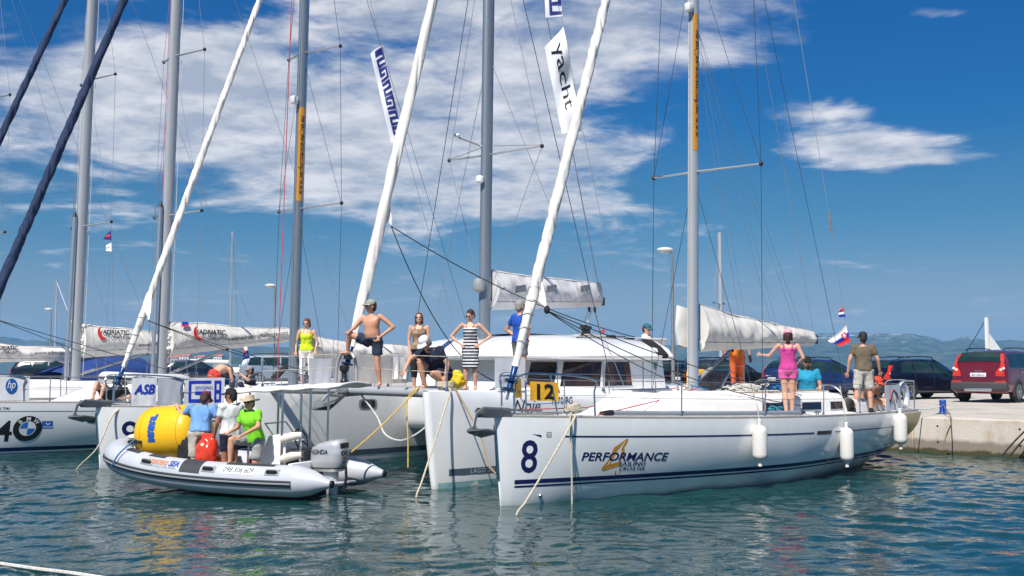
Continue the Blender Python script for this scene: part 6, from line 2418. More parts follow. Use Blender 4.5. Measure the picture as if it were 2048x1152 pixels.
def make_car(kind, label, loc, heading, paint, rails=False, chrome=False, detail=False, tail='tall', group='cars parked on the quay'):
    spec = CARS[kind]
    root = thing('parked_car', label, 'car', loc, heading, group)
    secs = spec['secs']
    xs = [s[0] for s in secs]

    def at(x):
        return [interp(xs, [s[k] for s in secs], x) for k in range(1, 7)]

    def ring(x):
        lo, be, ro, wl, wb, wr = at(x)
        mid = lo + (be - lo) * 0.62
        return [(0, lo), (wl * 0.86, lo), (wl * 0.97, lo + 0.07), (wl, lo + (be - lo) * 0.35), (wl * 0.985, mid), (wb, be), ((wb + wr) / 2 + 0.012, (be + ro) / 2), (wr, ro - 0.035 * min(1, (ro - be) * 4)), (wr * 0.82, ro), (0, ro + 0.03)]
    fine = []
    for a, b in zip(xs[:-1], xs[1:]):
        k = max(1, int((b - a) / 0.12))
        fine += [a + (b - a) * i / k for i in range(k)]
    fine.append(xs[-1])
    rows = []
    for x in fine:
        r = ring(x)
        rows.append([Vector((x, -y, z)) for y, z in r] + [Vector((x, y, z)) for y, z in reversed(r[1:-1])])
    m = len(rows[0])
    mb = MB()
    fs = []
    for i in range(len(rows) - 1):
        for j in range(m):
            a = i * m + j; b = i * m + (j + 1) % m
            fs.append((a, a + m, b + m, b))
    fs.append(tuple(range(m)))
    fs.append(tuple(reversed(range((len(rows) - 1) * m, len(rows) * m))))
    mb.add([q for r in rows for q in r], fs)
    body = mb.build('body', paint, root, angle=38, fix=True)

    # side glass
    def gp(x, v, side, off):
        r = ring(x)
        a, b, c = r[5], r[6], r[7]
        if v < 0.5:
            y = a[0] + (b[0] - a[0]) * v * 2; z = a[1] + (b[1] - a[1]) * v * 2
        else:
            y = b[0] + (c[0] - b[0]) * (v - 0.5) * 2; z = b[1] + (c[1] - b[1]) * (v - 0.5) * 2
        return Vector((x, side * (y + off), z + off * 0.3))
    for k, (a, b) in enumerate(spec['win']):
        for side in (-1, 1):
            def fw(i, j, e=0.0, o=0.006):
                aa, bb = a - e, b + e
                x = aa + (bb - aa) * i
                if k == len(spec['win']) - 1:
                    x = aa + (bb - aa - 0.42 * j * (1 if i > 0.5 else 0) * i) * i
                if k == 0:
                    x += 0.16 * j * (1 - i)
                return gp(x, 0.08 - e + (0.80 + 2 * e) * j, side, o)
            if chrome:
                MB().grid(lambda i, j: fw(i, j, 0.035, 0.004), 8, 4, flip=(side > 0)).build('window_trim', STEEL, body)
            MB().grid(fw if not chrome else (lambda i, j: fw(i, j, 0.0, 0.009)), 8, 4, flip=(side > 0)).build('window', CARGLASS, body)
    # rear and front glass
    lo, hi = spec['rear']
    t0 = secs[2][0]; t1 = secs[4][0]

    def rear(i, j, o=0.012, wk=0.90):
        x = t0 + (t1 - t0) * (0.15 + 0.80 * j)
        _, be, ro, wl, wb, wr = at(x)
        return Vector((x - o, (2 * i - 1) * (wr * wk), ro + 0.012 + 0.02 * (1 - (2 * i - 1) ** 2)))
    MB().grid(lambda i, j: rear(i, j), 8, 6, flip=True).build('rear_window', CARGLASS, body)
    fx0, fx1 = [s[0] for s in secs if s[3] - s[2] > 0.15][-1], [s[0] for s in secs if s[0] > 0 and s[3] - s[2] < 0.12][0]

    def front(i, j):
        x = fx0 - 0.38 + (fx1 - fx0 + 0.30) * j
        _, be, ro, wl, wb, wr = at(x)
        return Vector((x + 0.012, (2 * i - 1) * (wr * 0.92), ro + 0.018 + 0.02 * (1 - (2 * i - 1) ** 2)))
    MB().grid(front, 8, 6, flip=False).build('windscreen', CARGLASS, body)
    # wheels
    W = spec['W'] / 2
    wr_ = spec['wr']
    for x in spec['wheels']:
        for s in (-1, 1):
            mt = Matrix.Translation((x, s * (W - 0.10), wr_)) @ Matrix.Rotation(-s * PI / 2, 4, 'X')
            wh = MB().lathe([(wr_ * 0.62, -0.1), (wr_ * 0.95, -0.1), (wr_, -0.07), (wr_, 0.09), (wr_ * 0.95, 0.115), (wr_ * 0.66, 0.12), (wr_ * 0.62, 0.08)], 26, mt).build('wheel', TYRE, root)
            rm = MB().lathe([(0.02, 0.05), (wr_ * 0.62, 0.045), (wr_ * 0.66, 0.10), (wr_ * 0.63, 0.118), (wr_ * 0.60, 0.10)], 26, mt)
            rm.build('rim_barrel', BLACKPL if detail else RIM, wh)
            sp = MB()
            for k in range(5 if not detail else 6):
                a = 2 * PI * k / (5 if not detail else 6)
                d = Vector((math.cos(a), math.sin(a), 0)); e = Vector((-math.sin(a), math.cos(a), 0))
                sp.add([mt @ (d * wr_ * 0.08 + e * wr_ * 0.13 + Vector((0, 0, 0.12))), mt @ (d * wr_ * 0.08 - e * wr_ * 0.13 + Vector((0, 0, 0.12))),
                        mt @ (d * wr_ * 0.63 - e * wr_ * 0.17 + Vector((0, 0, 0.112))), mt @ (d * wr_ * 0.63 + e * wr_ * 0.17 + Vector((0, 0, 0.112)))], [(0, 1, 2, 3), (3, 2, 1, 0)])
            sp.lathe([(wr_ * 0.16, 0.1), (wr_ * 0.15, 0.13), (0.01, 0.135)], 12, mt)
            sp.tube([mt @ Vector((wr_ * 0.63 * math.cos(a), wr_ * 0.63 * math.sin(a), 0.114)) for a in np.linspace(0, 2 * PI, 26)], 0.013, 5, caps=False)
            sp.build('rim_spokes', RIM, wh, smooth=False)
            # arch trim
            pts = [Vector((x + (wr_ + 0.055) * math.cos(a), s * (W - 0.012), wr_ + (wr_ + 0.055) * math.sin(a))) for a in np.linspace(-0.35, PI + 0.35, 22)]
            MB().tube(pts, 0.042, 6, ell=(1, 0.6)).build('wheel_arch', CLAD if kind == 'suv' or detail else M('arch_dark', (0.012, 0.012, 0.014), 0.7), body)
            vsA = [Vector((x, s * (W - 0.016), wr_))] + [Vector((x + (wr_ + 0.05) * math.cos(a), s * (W - 0.014), wr_ + (wr_ + 0.05) * math.sin(a))) for a in np.linspace(0, 2 * PI, 25)[:-1]]
            MB().add(vsA, [(0, i, i % 24 + 1) if s < 0 else (0, i % 24 + 1, i) for i in range(1, 25)]).build('wheel_well', BLACKPL, body, smooth=False)
    # tail lights
    for s in (-1, 1):
        tl = MB()
        tz0, tz1 = (0.88, 1.62) if kind == 'suv' else (0.72, 1.22)
        if tail == 'low':
            tz0, tz1 = 0.72, 0.98
        n = 14
        pts_o, pts_i = [], []
        for k in range(n + 1):
            z = tz0 + (tz1 - tz0) * k / n
            # corner of the tail at this height
            cand = [x for x in fine if x < -1.2]
            rz = [q[3] for q in secs[1:6]]; rx = [q[0] for q in secs[1:6]]
            bx = interp(rz, rx, z) if z > rz[0] else secs[1][0]
            lo_, be, ro, wl, wb, wr = at(bx)
            f = 0.5 if z < tz0 + 0.38 * (tz1 - tz0) else 0.17
            yo = wb + (wr - wb) * smooth01((z - be + 0.12) / 0.3) + 0.014
            wd = 0.20 * (0.5 + 0.5 * math.cos(PI * min(1, (z - tz0) / (tz1 - tz0) * 1.5))) + 0.085
            tl_x = bx - 0.012
            pts_o.append((tl_x, s * yo, z)); pts_i.append((tl_x - 0.022, s * (yo - wd), z))
        fwd = [(x + 0.26 * (1 - 0.7 * k / n), y + s * 0.004, z) for k, (x, y, z) in enumerate(pts_o)]
        tl.add(pts_i + pts_o + fwd, [((i, i + 1, i + 2 + n, i + 1 + n) if s > 0 else (i + 1 + n, i + 2 + n, i + 1, i)) for i in range(n)] + [((n + 1 + i, n + 2 + i, 2 * n + 3 + i, 2 * n + 2 + i) if s > 0 else (2 * n + 2 + i, 2 * n + 3 + i, n + 2 + i, n + 1 + i)) for i in range(n)])
        to = tl.build('tail_light', TAILR, body, angle=60)
        if kind == 'suv':
            for dz, dy in ((0.20, 0.10), (0.25, 0.01)):
                MB().ell((secs[1][0] + 0.0, s * (0.83 - dy), 0.88 + dz), (0.05, 0.05, 0.05)).build('lamp', TAILW, to)
        else:
            MB().ell((secs[1][0] + 0.045, s * (at(secs[2][0])[3] * 0.90 - 0.06), 0.80), (0.05, 0.06, 0.05)).build('lamp', TAILW, to)
    # bumper, plate, details
    bxr = secs[0][0]
    if kind == 'suv':
        bm_ = MB()
        bm_.rbox((bxr + 0.13, 0, 0.54), (0.32, 1.86, 0.30), 0.06, seg=3)
        bo = bm_.build('rear_bumper', CLAD, body)
        MB().rbox((bxr - 0.03, 0, 0.42), (0.06, 0.9, 0.10), 0.02).build('skid_plate', GALV if False else RIM, bo)
        for s in (-1, 1):
            MB().rbox((bxr + 0.02, s * 0.72, 0.70), (0.06, 0.34, 0.05), 0.015).build('reflector', TAILR, bo)
            MB().rbox((0, s * 0.95, 0.36), (2.2, 0.03, 0.16), 0.012).build('sill_trim', CLAD, body)
    MB().rbox((bxr + (0.018 if kind == 'suv' else -0.012), 0, 0.92 if kind == 'suv' else 0.66), (0.05, 0.52, 0.13), 0.008).build('number_plate', PLATEM, body)
    if detail:
        vs, fs = text2d('ZD 555-IL', size=0.10, bold=0.002)
        MB().add([Vector((bxr - 0.012, -u, 0.885 + v)) for u, v in vs], fs).build('plate_lettering', M('plate_ink', (0.10, 0.11, 0.16), 0.5), body, smooth=False)
        vs, fs = text2d('VOLVO', size=0.055, bold=0.002, xs=1.4)
        MB().add([Vector((bxr + 0.03, -u, 1.03 + v)) for u, v in vs], fs).build('badge', STEEL, body, smooth=False)
        vs, fs = text2d('XC90', size=0.06, bold=0.002)
        MB().add([Vector((bxr + 0.016, -u - 0.52, 0.80 + v)) for u, v in vs], fs).build('badge', STEEL, body, smooth=False)
        MB().tube([(-2.14, 0.05, 1.22), (-2.16, 0.28, 1.225), (-2.17, 0.45, 1.22)], 0.012, 5).build('rear_wiper', BLACKPL, body)
    if rails:
        H = spec['H']
        for s in (-1, 1):
            wr = 0.62 if kind == 'suv' else 0.54
            zt = lambda x: at(x)[2]
            xs_ = (-1.75, -1.6, -0.5, 0.4, 0.5) if kind == 'suv' else (-1.6, -1.45, -0.5, 0.1, 0.2)
            pts = [Vector((x, s * wr, zt(x) + (0.02 if i in (0, 4) else 0.085))) for i, x in enumerate(xs_)]
            MB().tube(spline(pts, 4), 0.019, 7).build('roof_rail', BLACKPL, body)
    for s in (-1, 1):
        xm = spec['win'][-1][1] - 0.12
        MB().ell((xm, s * (at(xm)[4] + 0.11), at(xm)[1] + 0.09), (0.07, 0.10, 0.075)).build('door_mirror', paint, body)
        for (a, b) in spec['win'][1:]:
            MB().rbox((a + 0.16, s * (at(a)[4] + 0.028), at(a)[1] - 0.11), (0.2, 0.03, 0.028), 0.01).build('door_handle', STEEL if detail else paint, body)
        # shut lines
        for (a, b) in spec['win'][1:]:
            r = [gp(a - 0.04, 0.9, s, 0.003), gp(a - 0.04, 0.02, s, 0.003), Vector((a - 0.04, s * (at(a)[3] * 0.985 + 0.003), (at(a)[1] + at(a)[0]) / 2 + 0.05)), Vector((a - 0.04, s * (at(a)[3] + 0.002), 0.38))]
            MB().tube(r, 0.006, 4).build('shut_line', BLACKPL, body)
    return root


PAINT_RED = M('paint_red', (0.145, 0.010, 0.020), 0.22, 0.25, coat=0.9, var=0.06)
PAINT_NAVY = M('paint_navy', (0.006, 0.008, 0.022), 0.2, 0.2, coat=0.9, var=0.06)
PAINT_BLUE = M('paint_blue', (0.012, 0.03, 0.11), 0.2, 0.2, coat=0.9, var=0.06)
PAINT_BLACK = M('paint_black', (0.008, 0.008, 0.009), 0.2, 0.1, coat=0.9, var=0.06)
PAINT_WHITE = M('paint_white', (0.72, 0.72, 0.71), 0.25, coat=0.7, var=0.03)
PAINT_SILVER = M('paint_silver', (0.30, 0.36, 0.43), 0.3, 0.5, coat=0.7, var=0.05)


def car_at(kind, label, px, py, heading_deg, paint, **kw):
    p = Wz(px, py, QZ)
    return make_car(kind, label, (p.x, p.y, QZ + 0.006), math.radians(heading_deg), paint, **kw)


car_at('suv', 'dark red estate car with vertical tail lights on the quay', 2012, 802, 46, PAINT_RED, rails=True, chrome=True, detail=True)
car_at('wagon', 'black blue estate car between the red car and the man in brown', 1836, 797, 28, PAINT_NAVY, rails=True)
car_at('wagon', 'bright blue estate car behind the bearded man in turquoise', 1640, 790, 20, PAINT_BLUE, rails=True)
car_at('wagon', 'black car behind the man in orange overalls', 1450, 788, 22, PAINT_BLACK, rails=True, tail='low')
car_at('hatch', 'dark car seen between the catamaran stern and the front mast', 1345, 787, 24, PAINT_NAVY, tail='low')
car_at('suv', 'white car on the quay behind the left masts', 232, 762, 8, PAINT_WHITE, tail='low')
car_at('suv', 'silver blue car behind the grey mast with the orange band', 566, 772, 12, PAINT_SILVER, rails=True, tail='low')
car_at('hatch', 'dark hatchback on the quay right of the second silver mast', 392, 765, 10, PAINT_NAVY, tail='low')
car_at('wagon', 'black car behind the blue sprayhood at far left', 105, 768, 8, PAINT_BLACK, tail='low')

# ================================================================ lamps, bollard, distant boats
def lamp_post(px, py, H, label):
    # head seen at px, py and standing H above the quay
    d = (QZ + H - CAMZ)
    p = Wz(px, py, QZ + H)
    o = thing('street_lamp', label, 'street lamp', (p.x, p.y, QZ), 0, 'lamps along the quay')
    MB().tube([(0.12, 0, 0), (0.12, 0, H * 0.5), (0.12, 0, H - 0.1)], [0.09, 0.065, 0.05], 10).build('pole', GALV, o)
    MB().tube([(0.12, 0, H - 0.15), (0.02, 0, H - 0.02), (-0.1, 0, H + 0.02)], 0.035, 8).build('arm', GALV, o)
    MB().ell((-0.16, 0, H + 0.03), (0.34, 0.17, 0.11)).build('lamp_head', M('lamp_head', (0.55, 0.56, 0.56), 0.4), o)
    MB().ell((-0.2, 0, H - 0.03), (0.24, 0.13, 0.09)).build('lens', M('lamp_lens', (0.6, 0.6, 0.58), 0.2), o)


lamp_post(1338, 501, 5.85, 'grey street lamp between the catamaran and the front mast')
lamp_post(546, 572, 5.85, 'grey street lamp left of the mast with the orange band')
lamp_post(100, 619, 5.85, 'small grey street lamp near the left edge, farthest away')
bp = Wz(1886, 828, QZ)
bollard(bp + Vector((0, 0, 0.01)), 0, label='blue mooring bollard on the quay edge')

# distant sailing boat under way
sb = thing('distant_sailboat', 'distant sailboat under white sails above the red car roof', 'sailboat', P(1975, 727, 260) * Vector((1, 1, 0)) if False else Vector((P(1975, 727, 260).x, 260, 0)))
MB().grid(lambda i, j: Vector((-4.5 + 9 * i, (1.3 * math.sin(PI * min(1, 0.1 + i * 0.9)) ** 0.6) * (2 * j - 1), 0.9 + 0.3 * (1 - i))), 10, 4).build('deck', GEL, sb)
hh = MB()
for s in (-1, 1):
    hh.grid(lambda i, j: Vector((-4.5 + 9 * i, s * (1.3 * math.sin(PI * min(1, 0.1 + i * 0.9)) ** 0.6) * (0.5 + 0.5 * j), -0.2 + (1.1 + 0.3 * (1 - i)) * j)), 10, 4, flip=(s > 0))
hh.build('hull', GEL, sb)
MB().tube([(0.2, 0, 1), (0.2, 0, 12.8)], 0.09, 6).build('mast', ALUW, sb)
MB().tube([(0.0, -0.3, 1), (-0.1, -0.3, 12.2), (0, -0.3, 12.5)], [0.55, 0.45, 0.3], 8, ell=(1, 0.25), up=(1, 0, 0)).build('mainsail', SAILW, sb)
MB().add([(0.5, 0, 0.8), (6.4, 0.2, 0.8), (0.6, 0, 8.8), (3.0, 0.4, 2.5)], [(0, 1, 3), (1, 2, 3), (0, 3, 2)]).build('headsail', SAILW, sb)
MB().tube([(0.1, 0, 12.4), (-7.2, 0, 0.6)], 0.10, 5).build('backstay_sail', SAILN, sb)

# yacht moored on the far side of the mole
yb = Yacht('far_side_yacht', 'white yacht beyond the quay whose slim mast stands right of the front mast', (0, 0), 150, L=9.5, B=3.0, zb=1.1, zs=0.95, mx=4.0)
q = Vector((P(1441, 610, 62).x, 62, 0))
yb.root.location = q - Vector((math.cos(math.radians(150)) * 4.0, math.sin(math.radians(150)) * 4.0, 0))
yb.hull(GEL)
yb.coachroof(2.3, 7, 0.95, 0.4, windows=((3.6, 5.2),))
yb.mast(9.4, (0.10, 0.07), ALUW, ((5.4, 0.85),), 0.1, 0.0, wmat=WIREL)
yb.boom(2.0, 2.1, 3.3, 0.35, 0.2, seed=41, wid=0.15, bunch=False)

# slim far masts at the left
def far_yacht(px, ytop, Y, label, ang):
    o = thing('distant_yacht', label, 'yacht', (P(px, 700, Y).x, Y, 0), math.radians(ang), 'yachts far along the shore')
    H = P(px, ytop, Y).z
    hh = MB()
    for s in (-1, 1):
        hh.grid(lambda i, j: Vector((-5 + 10 * i, s * (1.6 * math.sin(PI * min(1, 0.12 + i * 0.85)) ** 0.6) * (0.5 + 0.5 * j), -0.2 + (1.4 + 0.2 * (1 - i)) * j)), 10, 4, flip=(s > 0))
    hh.build('hull', GEL, o)
    MB().rbox((0.5, 0, 1.45), (4, 1.6, 0.6), 0.2).build('cabin', GEL, o)
    MB().tube([(0, 0, 1.2), (0, 0, H)], 0.075, 6).build('mast', ALUW, o)
    for s in (-1, 1):
        MB().tube([(0, s * 1.5, 1.2), (0, s * 0.8, H * 0.55), (0, 0, H)], 0.012, 4).build('shroud', WIREL, o)
    MB().tube([(0, 0, H * 0.98), (-5, 0, 1.3)], 0.014, 4).build('forestay', WIREL, o)
    MB().tube([(0.1, 0, 2.2), (4, 0, 2.3)], 0.16, 7).build('boom_sail', SAILC, o)


far_yacht(461, 463, 95, 'distant yacht whose thin mast rises between the printed sail covers', 160)
far_yacht(110, 560, 105, 'distant yacht with thin mast right of the smallest street lamp', 150)
far_yacht(1230, 690, 150, 'far yacht moored beyond the quay behind the catamaran', 20)


# houses on the shore below the hills
def house(px, Y, w, h, wallc, label):
    p = Vector((P(px, 726, Y).x, Y, 0.9))
    o = thing('house', label, 'house', p, random.Random(px).uniform(-0.4, 0.4), 'red roofed houses on the far shore')
    wl = MB().box((0, 0, h / 2), (w, w * 0.7, h)).build('wall', M(wallc[0], wallc[1], 0.9), o)
    MB().add([(-w * .55, -w * .4, h), (w * .55, -w * .4, h), (w * .55, w * .4, h), (-w * .55, w * .4, h), (-w * .5, 0, h * 1.35), (w * .5, 0, h * 1.35)],
             [(0, 1, 5, 4), (2, 3, 4, 5), (0, 4, 3), (1, 2, 5), (3, 2, 1, 0)]).build('roof', M('roof_tile', (0.42, 0.13, 0.07), 0.9, var=0.2), o, smooth=False)
    for k in (-0.28, 0.0, 0.28):
        MB().box((w * k, -w * 0.352, h * 0.55), (w * 0.12, 0.1, h * 0.3)).build('window', GLASSD, wl)


HOUSE_LABELS = ['second red roofed house from the left on the far shore', 'peach house, third from the left on the far shore', 'widest white house on the far shore', 'smallest peach house on the far shore', 'white house, second from the right on the far shore', 'rightmost white house on the far shore', 'leftmost peach house on the far shore']
for i, (px, Y, w, wc) in enumerate(((345, 1440, 12, 0), (357, 1445, 10, 1), (372, 1442, 14, 0), (386, 1448, 9, 1), (404, 1452, 11, 0), (438, 1450, 12, 0), (332, 1435, 10, 1))):
    house(px, Y, w, 6.5 + (i % 3), (('wall_white', (0.68, 0.66, 0.62)), ('wall_peach', (0.60, 0.46, 0.36)))[wc],
          HOUSE_LABELS[i])


# ================================================================ fenders and mooring ropes
FEND = M('fender_white', (0.72, 0.70, 0.655), 0.45, var=0.04, vscale=4)


def fender(x, zc, ln, r, label):
    z = zc
    q = y8.surf(x, z, -1, r + 0.01)
    o = thing('fender', label, 'fender', y8.world(q.x, q.y, z), y8.root.rotation_euler.z, 'white fenders along the front yacht')
    h = ln / 2
    prof = [(0.02, -h - 0.10), (0.035, -h - 0.09), (0.035, -h - 0.03)] + [(r * math.sin(a), -h + r * 0.9 - r * 0.9 * math.cos(a)) for a in np.linspace(0.25, PI / 2, 6)] + [(r, 0)] + \
           [(r * math.cos(a), h - r * 0.9 + r * 0.9 * math.sin(a)) for a in np.linspace(0, 1.32, 6)] + [(0.035, h + 0.03), (0.035, h + 0.09), (0.02, h + 0.10)]
    MB().lathe(prof, 20).build('body', FEND, o, angle=50)
    top = y8.surf(x, y8.zd(x / 12.2) + 0.55, -1, -0.06)
    a = o.rotation_euler.z
    rel = Vector((top.x - q.x, top.y - q.y, y8.zd(x / 12.2) + 0.58 - z))
    MB().tube([Vector((0, 0, h + 0.06)), Vector((rel.x, rel.y * 0.25, y8.zd(x / 12.2) - z + 0.04)), rel], 0.009, 6).build('lanyard', ROPEG, o)


fx = [hull_at(y8, px, py)[0] for px, py in ((1513, 890), (1681, 895), (1786, 865))]
fender(fx[0] - 0.08, 0.80, 0.62, 0.13, 'left of the three white fenders, below the pink woman')
fender(fx[1] - 0.06, 0.62, 0.66, 0.13, 'middle white fender hanging lowest on the front yacht')
fender(fx[2] - 0.05, 0.80, 0.66, 0.14, 'right white fender against the gold painted quarter')


def rope(label, pts, r, mat, n=8, world=True, name='mooring_rope', cat_='rope'):
    o = MB().tube(spline(pts, n), r, 7).build(name, mat)
    return tag(o, label, cat_)


q8 = y8.surf(1.2, y8.zd(0.1) + 0.06, -1, -0.06); c8 = y8.world(q8.x, q8.y, q8.z)
def straight(a, b, sag=0.0, n=8):
    a, b = Vector(a), Vector(b)
    return [a.lerp(b, t) - Vector((0, 0, sag * 4 * t * (1 - t))) for t in np.linspace(0, 1, n)]
cl8 = Vector((c8.x, c8.y, c8.z + 0.02))
edge8 = y8.world(*y8.surf(1.18, y8.zd(0.1) + 0.02, -1, 0.025))
edge8 = Vector((edge8.x, edge8.y, y8.zd(0.1) + 0.02))
e2 = Wz(1032, 1034, -0.03)
rope('cream mooring rope slanting from the bow cleat of the yacht marked 8', [cl8, edge8] + straight(edge8, e2, 0.03)[1:] + [e2 + Vector((0, 0.1, -0.5))], 0.016, ROPEW)
e3 = Wz(1127, 1002, -0.02)
edge8b = y8.world(*y8.surf(1.10, y8.zd(0.1) + 0.02, -1, 0.03))
rope('cream rope hanging straight down from the bow cleat of the yacht marked 8', [cl8, Vector((edge8b.x, edge8b.y, y8.zd(0.1))), Vector((edge8b.x + 0.02, edge8b.y - 0.05, 0.5)), Vector((edge8b.x + 0.02, edge8b.y - 0.06, -0.5))], 0.014, ROPEW)
mb = MB()
for k in range(5):
    mb.tube([cl8 + Vector((0.13 * math.cos(a) * (1 - 0.06 * k), 0.08 * math.sin(a), 0.05 + 0.018 * k + 0.02 * math.sin(3 * a + k))) for a in np.linspace(0, 2 * PI, 18)], 0.014, 6, caps=False)
tag(mb.build('rope_coil', ROPEW), 'cream rope made fast round the bow cleat above the number 8', 'rope')
qc = Vector(cat_root.location) * 0
def cat_w(x, y, z):
    return cr.world(x, y, z)
ca = cat_w(0.42, -CSP - 0.05, CZ + 0.06)
ce = cat_w(0.35, -CSP - near.hb(0.03, 1.5) - 0.02, CZ + 0.01)
e4 = Wz(832, 998, -0.03)
rope('cream mooring rope slanting from the near catamaran bow into the water', [ca, ce] + straight(ce, e4, 0.03)[1:] + [e4 + Vector((0, .1, -.5))], 0.016, ROPEW)
mb = MB()
for k in range(4):
    mb.tube([ca + Vector((0.15 * math.cos(a), 0.10 * math.sin(a), 0.03 + 0.02 * k)) for a in np.linspace(0, 2 * PI, 16)], 0.015, 6, caps=False)
tag(mb.build('rope_coil', ROPEW), 'cream rope wound on the cleat of the near catamaran bow', 'rope')
e5 = Wz(990, 945, 0.2)
rope('brown rope hanging behind the anchor of the yacht marked 8', [cat_w(0.5, -CSP - 0.2, CZ + 0.05), P(960, 870, 19.2), P(975, 925, 18.7), P(992, 948, 18.4)], 0.014, M('brown_rope', (0.30, 0.20, 0.11), 0.85, var=0.2, vscale=22))
e6 = Wz(152, 942, -0.03)
rope('cream mooring rope at the bow of the yacht marked 9', [y9.world(0.6, -0.25, 1.30), y9.world(0.25, -0.22, 1.1), P(195, 895, 23.0), e6, e6 + Vector((0, .1, -.4))], 0.017, ROPEW)
# yellow tow rope from the motor to the catamaran beam, and its hanging tail
yb0 = rib_w(0.30, -0.10, 0.52)
yb1 = cat_w(0.28, -1.95, CZ + 0.06)
rope('yellow rope from the outboard motor up to the catamaran beam', straight(yb0, yb1, 0.06), 0.013, ROPEY)
rope('yellow rope tail hanging from the catamaran beam above the inflatable stern', [yb1, P(815, 800, yb1.y), P(816, 880, yb1.y - 0.1), P(816, 935, yb1.y - 0.15)], 0.013, ROPEY)
rope('white rope looping down from the catamaran arch', [cat_w(0.25, -0.25, CZ + 0.1), P(752, 830, 20.9), P(770, 868, 20.6), P(800, 881, 20.3), P(830, 870, 20.0), cat_w(0.3, -CSP + 0.25, CZ - 0.6)], 0.018, ROPEG)
rope('white rope lying across the water in the lower left corner', [Wz(-60, 1118, 0.03), Wz(60, 1136, 0.02), Wz(140, 1146, 0.02), Wz(260, 1164, 0.0)], 0.022, ROPEG)
# chains on the quay wall
rope('thin rope down the quay wall below the blue bollard', [bp + Vector((0, 0, 0.25)), Wz(1903, 838, QZ + 0.01), P(1893, 870, 26.6), P(1884, 900, 26.6)], 0.014, M('weathered_rope', (0.22, 0.17, 0.12), 0.9))
for a, b, lb in ((2048, 2004, 'upper of two dark ropes down the quay wall at the right edge'), (2062, 2020, 'lower of two dark ropes down the quay wall at the right edge')):
    rope(lb, [P(a + 6, 858, 25.4), P((a + b) / 2, 886, 25.5), P(b, 912, 25.6)], 0.020, M('dark_rope', (0.03, 0.028, 0.025), 0.9))
rope('blue line along the far rail of the yacht marked 8 bow', [y8.world(1.0, 0.4, 1.75), y8.world(1.6, 0.75, 1.5), y8.world(3.4, 1.3, 1.48)], 0.008, ROPEBL)
# stern lines to the quay
rope('pale stern line from the gold quarter to the blue bollard', straight(y8.world(11.7, -1.3, 1.22), bp + Vector((-0.05, 0, 0.2)), 0.08), 0.013, ROPEG)

# heap of sheets on the coachroof beside the mast
def heap(label, c, rx, ry, mat, seed, n=16, r=0.014):
    rr = random.Random(seed)
    mb = MB()
    for k in range(n):
        cx, cy = rr.uniform(-rx, rx) * 0.6, rr.uniform(-ry, ry) * 0.6
        a0 = rr.random() * 6
        ra, rb_ = rx * rr.uniform(0.3, 0.6), ry * rr.uniform(0.3, 0.6)
        mb.tube([Vector((cx + ra * math.cos(a + a0), cy + rb_ * math.sin(a + a0), 0.02 + 0.10 * k / n + 0.03 * math.sin(2 * a + k))) for a in np.linspace(0, 5.6, 14)], r, 5)
    o = mb.build('rope_heap', mat)
    o.location = c; o.rotation_euler = (0, 0, y8.root.rotation_euler.z)
    tag(o, label, 'rope')


heap('tangled heap of white rope on the front cabin roof', y8.world(7.05, -0.15, y8.top(7.05, 0.15)), 0.55, 0.3, ROPEG, 1, 20)
heap('blue rope heap at the feet of the man in orange', y8.world(7.6, 0.25, y8.top(7.6, 0.25)), 0.3, 0.2, ROPEBL, 2, 12)
heap('blue rope bundle beside the bearded man', y8.world(8.9, 0.1, y8.top(8.9, 0.1)), 0.3, 0.2, ROPEBL, 3, 12)
heap('teal rope on the side deck left of the pink woman', y8.world(6.15, -1.38, y8.zd(0.5) + 0.06), 0.22, 0.1, M('teal_rope', (0.03, 0.22, 0.30), 0.8, var=0.2, vscale=30), 4, 8, 0.011)


# ================================================================ flags
def flag(name, label, corners, mat, hal=None, rip=0.06, seed=0, nu=14, nv=24, halmat=WIREL):
    """corners: top-left, top-right, bottom-right, bottom-left world points"""
    a, b, c, d = [Vector(q) for q in corners]
    n = (b - a).cross(d - a).normalized()
    if n.y > 0:
        n = -n

    def fn(i, j):
        q = a.lerp(b, i).lerp(d.lerp(c, i), j)
        return q + n * rip * (math.sin(5.0 * j * 2 + 2.4 * i + seed) * 0.6 + math.sin(11 * j - 4 * i + seed * 2) * 0.35) * (0.3 + i)
    o = sheet(fn, n, nu, nv, 0.004).build(name, mat)
    tag(o, label, 'flag')
    if hal:
        MB().tube([Vector(q) for q in hal], 0.0065, 5).build('halyard', halmat, o)
    return o, fn, n


FLAGW = M('flag_white', (0.74, 0.75, 0.80), 0.8, var=0.04, bump=0.15, bscale=9)
NAVYP = M('flag_navy', (0.012, 0.022, 0.19), 0.7)
D = 25.0
# meander banner
def fl_poly(f, n, rects, mat, parent, name, off=0.012):
    mb = MB()
    for x0, x1, y0, y1 in rects:
        mb.grid(lambda i, j: f(x0 + (x1 - x0) * i, y0 + (y1 - y0) * j) + n * off, 4, 4)
    mb.build(name, mat, parent, smooth=False)


